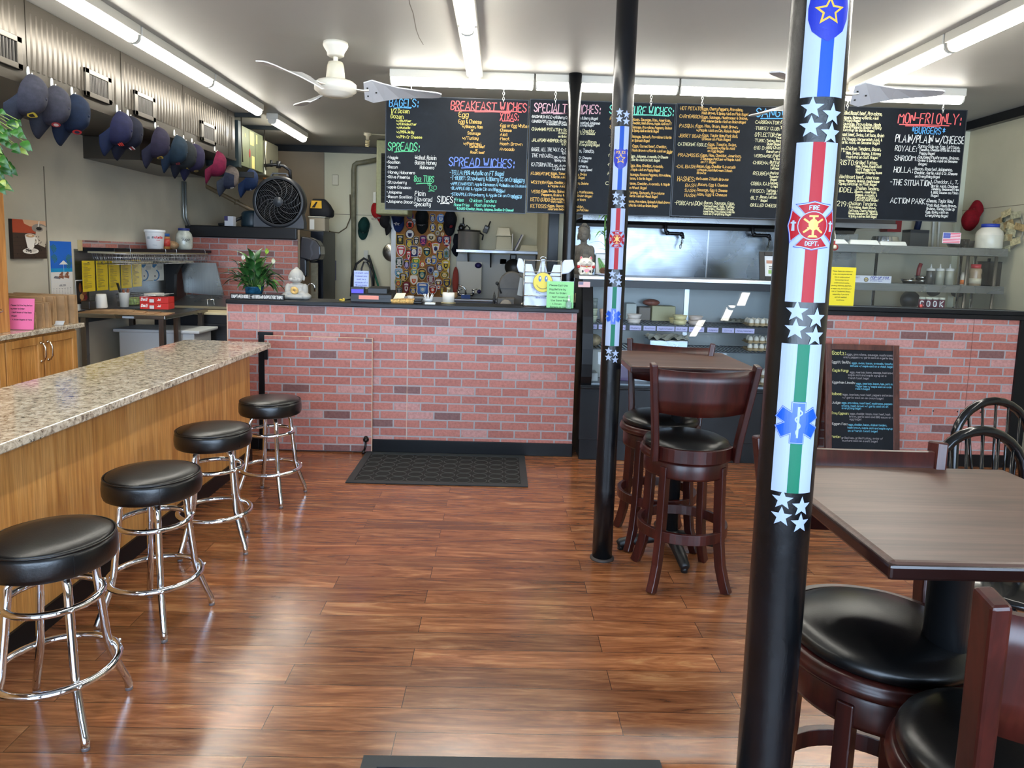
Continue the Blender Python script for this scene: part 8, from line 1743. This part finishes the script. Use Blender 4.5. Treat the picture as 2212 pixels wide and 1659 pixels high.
obj('jar',MB().lathe([(0,0),(r*.96,0),(r,.01),(r,h_*.58),(r*.9,h_*.72),(r*.64,h_*.84),(r*.62,h_*.88)],n=32),P((206,202,186),.3,0,.2),t);obj('lid',MB().cyl((0,0,0),r*.66,h_*.86,h_,30),P((36,58,150),.4),t)
a,b=at(2082,535,SHY+.03),at(2106,517,SHY+.03);r=(b.x-a.x)/2
t=thing('egg_cup','clear cup holding peeled eggs on the upper kitchen shelf','cup',((a.x+b.x)/2,SHY+.1,uz+.0005));h_=b.z-uz;obj('cup',MB().lathe([(0,0),(r*.72,0),(r,h_),(r*.97,h_),(r*.68,.004),(0,.004)],n=24),mat_glass((.9,.92,.9,1)),t)
for x,y,z in((-.012,0,.026),(.014,.01,.026),(0,-.01,.056)):obj('peeled_egg',MB().ball((x,y,z),(.019,.019,.024)),P((226,216,186),.4),t)
a,b=at(2068,535,SHY+.2),at(2112,515,SHY+.2)
tag(obj('dark_pan',MB().lathe([(0,0),(.1,0),(.13,.07),(.125,.07),(.095,.006),(0,.006)],n=28),P((30,32,36),.35,.2),loc=((a.x+b.x)/2,SHY+.29,uz+.0005)),'dark pan behind the cup of peeled eggs','pan')
for j,ch in enumerate('COOK'):
 c=at(1993+14.2*j,670,5.72);t=thing('letter_jar','maroon jar with the letter %s, %s in the row on the ledge'%(ch,('first','second','third','last')[j]),'jar',(c.x,5.74,GZ),0,'row of lettered jars');h_=.088
 obj('jar',MB().lathe([(0,0),(.024,0),(.025,.004),(.025,h_*.78),(.02,h_*.82)],n=22),P((96,34,54),.35),t);obj('lid',MB().cyl((0,0,0),.024,h_*.8,h_,22),P((206,206,186),.4),t)
 m=MB();f=on_pole(0,0,.025,-PI/2-math.atan2(c.x,5.74));q,tw=letter_quads(ch,.042,.007,.022)
 for a_ in q:wrap(m,[(v.x-tw/2,v.y+.014)for v in a_],f,0,0,0,.0008,.006)
 obj('letter',m,P((226,226,220),.6),t)
tag(obj('red_sticker',MB().lathe([(.016,-.001),(0,-.0012)],(0,0,0),16,ax='y'),P((206,90,84),.5),loc=at(1990,661,5.612)),'small round red sticker on the glass screen in front of the first lettered jar','sticker')
t=thing('kitchen_faucet','chrome arched faucet low behind the glass screen','faucet',at(2064,675,6.9));k=mpx(6.9)
obj('spout',MB().tube([(-9*k,0,-.05),(-9*k,0,0)]+[(-9*k*math.cos(PI*i/8),0,14*k*math.sin(PI*i/8))for i in range(9)]+[(9*k,0,-.02)],.013,8),CHROME,t)
a,b=at(2058,672,YK),at(2130,632,YK)
tag(obj('wall_paper_sheet',MB().box(a.x,b.x,YK-.004,YK-.001,a.z,b.z),P((196,194,180),.7),loc=((a.x+b.x)/2,YK,a.z),world=True),'large white paper sheet on the kitchen wall under the shelf','paper')
for px,r_,nm in((1968,42,'black pan hanging on the kitchen wall below the shelf, left one'),(2018,26,'small dark pan hanging below the shelf, middle one'),(2072,30,'dark pot hanging below the shelf, right one')):
 c=at(px,648 if px<2000 else 628,6.98);r2=r_*mpx(6.98)*.5
 t=thing('hanging_pan',nm,'pan',(c.x,6.98,c.z),0,'dark pans hanging under the kitchen shelf');obj('pan_body',MB().lathe([(0,-.03),(r2*.8,-.03),(r2,.02),(r2,.03),(0,-.01)],(0,0,0),28,ax='y'),P((26,34,44),.4,.2),t);obj('pan_handle',MB().bar([(0,.01,r2),(0,.01,r2+.12)],.02,.006,up=(0,1,0)),BLACKM,t)
a,b=at(2162,676,6.6),at(2192,636,6.6)
t=thing('red_toolbox','red and white box under the right end of the kitchen shelf','box',((a.x+b.x)/2,6.65,.9));obj('box_body',MB().box(a.x,b.x,6.6,6.75,.9005,a.z+.1),P((150,24,34),.4),t,world=True);obj('white_top',MB().box(a.x+.01,b.x,6.6,6.75,a.z+.1005,b.z),P((200,196,190),.5),t,world=True);obj('red_corner',MB().box(a.x+.01,a.x+.05,6.595,6.6,a.z+.12,b.z),P((180,40,50),.5),t,world=True)
a,b=at(1920,500,6.95),at(1953,470,6.95)
tag(obj('red_cabinet',MB().box(a.x,b.x,6.98,YK-.04,a.z,b.z+.2),P((120,10,22),.35),loc=((a.x+b.x)/2,7,a.z),world=True),'dark red cabinet at the right end of the cooking hood','cabinet')
a,b=at(1963,545,7.0),at(2008,497,7.0)
t=thing('grey_control_box','dark grey control box on the kitchen wall beside the flag sticker','box',((a.x+b.x)/2,7.05,a.z));obj('box_body',MB().box(a.x,b.x,7.0,YK-.002,a.z,b.z),P((54,56,58),.4),t,world=True);obj('blue_pipe',MB().tube([((a.x+b.x)/2,7.06,b.z),((a.x+b.x)/2+.02,7.06,b.z+.12),((a.x+b.x)/2+.03,7.06,b.z+.5)],.03,8),P((30,40,66),.4),t,world=True)
for j,px in enumerate((2013,2025)):
 a,b=at(px,545,YK-.03),at(px+2,470,YK-.03);tag(obj('white_conduit',MB().tube([a,(b.x,b.y,b.z+.3)],.011,8),P((196,196,186),.4),loc=a,world=True),'white conduit on the kitchen wall, %s of the pair'%('left','right')[j],'conduit','white conduits')
p=atx(2104,500,XR-.05)
cap('shiny red cap hanging upside down on the right wall',(p.x-.06,p.y,p.z),basis((.1,-.1,1),(-1,-.5,-.2)),(110,8,20),(106,8,20),None,1.02,'caps on the back wall')
c=atx(2180,500,XR-.01);k=c.y/F_PX
t=thing('money_wreath','round hoop pinned with bank notes on the right wall','wreath',c)
obj('hoop',MB().tube([(0,.17*math.cos(2*PI*i/36),.17*math.sin(2*PI*i/36))for i in range(36)],.008,8,True),P((130,126,110),.5),t);random.seed(4)
for j in range(16):
 a_=2*PI*j/16+.2;r_=.07+.1*(j%2);R_=Matrix.Rotation(random.uniform(-.4,.4),4,'X')
 obj('bank_note',MB().box(-.004,-.002,-.062,.062,-.03,.03).xf(Matrix.Translation((-.012-.0025*j,r_*math.cos(a_),r_*math.sin(a_)))@R_),P(((176,166,128),(150,130,90),(160,158,130))[j%3],.7,var=.2,vs=40),t)
obj('crest',MB().ball((-.06,0,.1),(.008,.02,.02)),P((60,70,60),.6),t)
def bistro(label,x,y,rz):
 t=thing('bistro_chair',label,'chair',(x,y,0),rz,'black metal bistro chairs');MT=P((14,15,17),.18,.3,.3)
 obj('seat',MB().lathe([(0,.44),(.19,.44),(.2,.45),(.2,.462),(.18,.47),(0,.472)],n=32),MT,t)
 arch=[(-.2,.18,.44),(-.205,.2,.62),(-.2,.215,.76)]+[(-.2*math.cos(PI*i/14),.22+.01*math.sin(PI*i/14),.78+.2*math.sin(PI*i/14))for i in range(1,14)]+[(.2,.215,.76),(.205,.2,.62),(.2,.18,.44)]
 obj('back_arch',MB().tube(arch,.02,12),MT,t)
 for j in range(5):u=-.12+.06*j;obj('spindle',MB().tube([(u*.7,.17,.46),(u,.2,.7),(u*1.15,.22,.78+.2*math.sqrt(max(0,1-(u*1.15/.2)**2))-.01)],.006,8),MT,t)
 for sx in(-1,1):
  for sy in(-1,1):obj('leg',MB().tube([(sx*.13,sy*.13,.44),(sx*.16,sy*.16,.2),(sx*.19,sy*.19,.0)],.014,10),MT,t)
bistro('black metal arch-backed chair at the right edge, nearer the brick half wall',2.42,3.05,0.1)
bistro('black metal arch-backed chair at the right edge, in front of the other one',1.92,2.42,0.1)
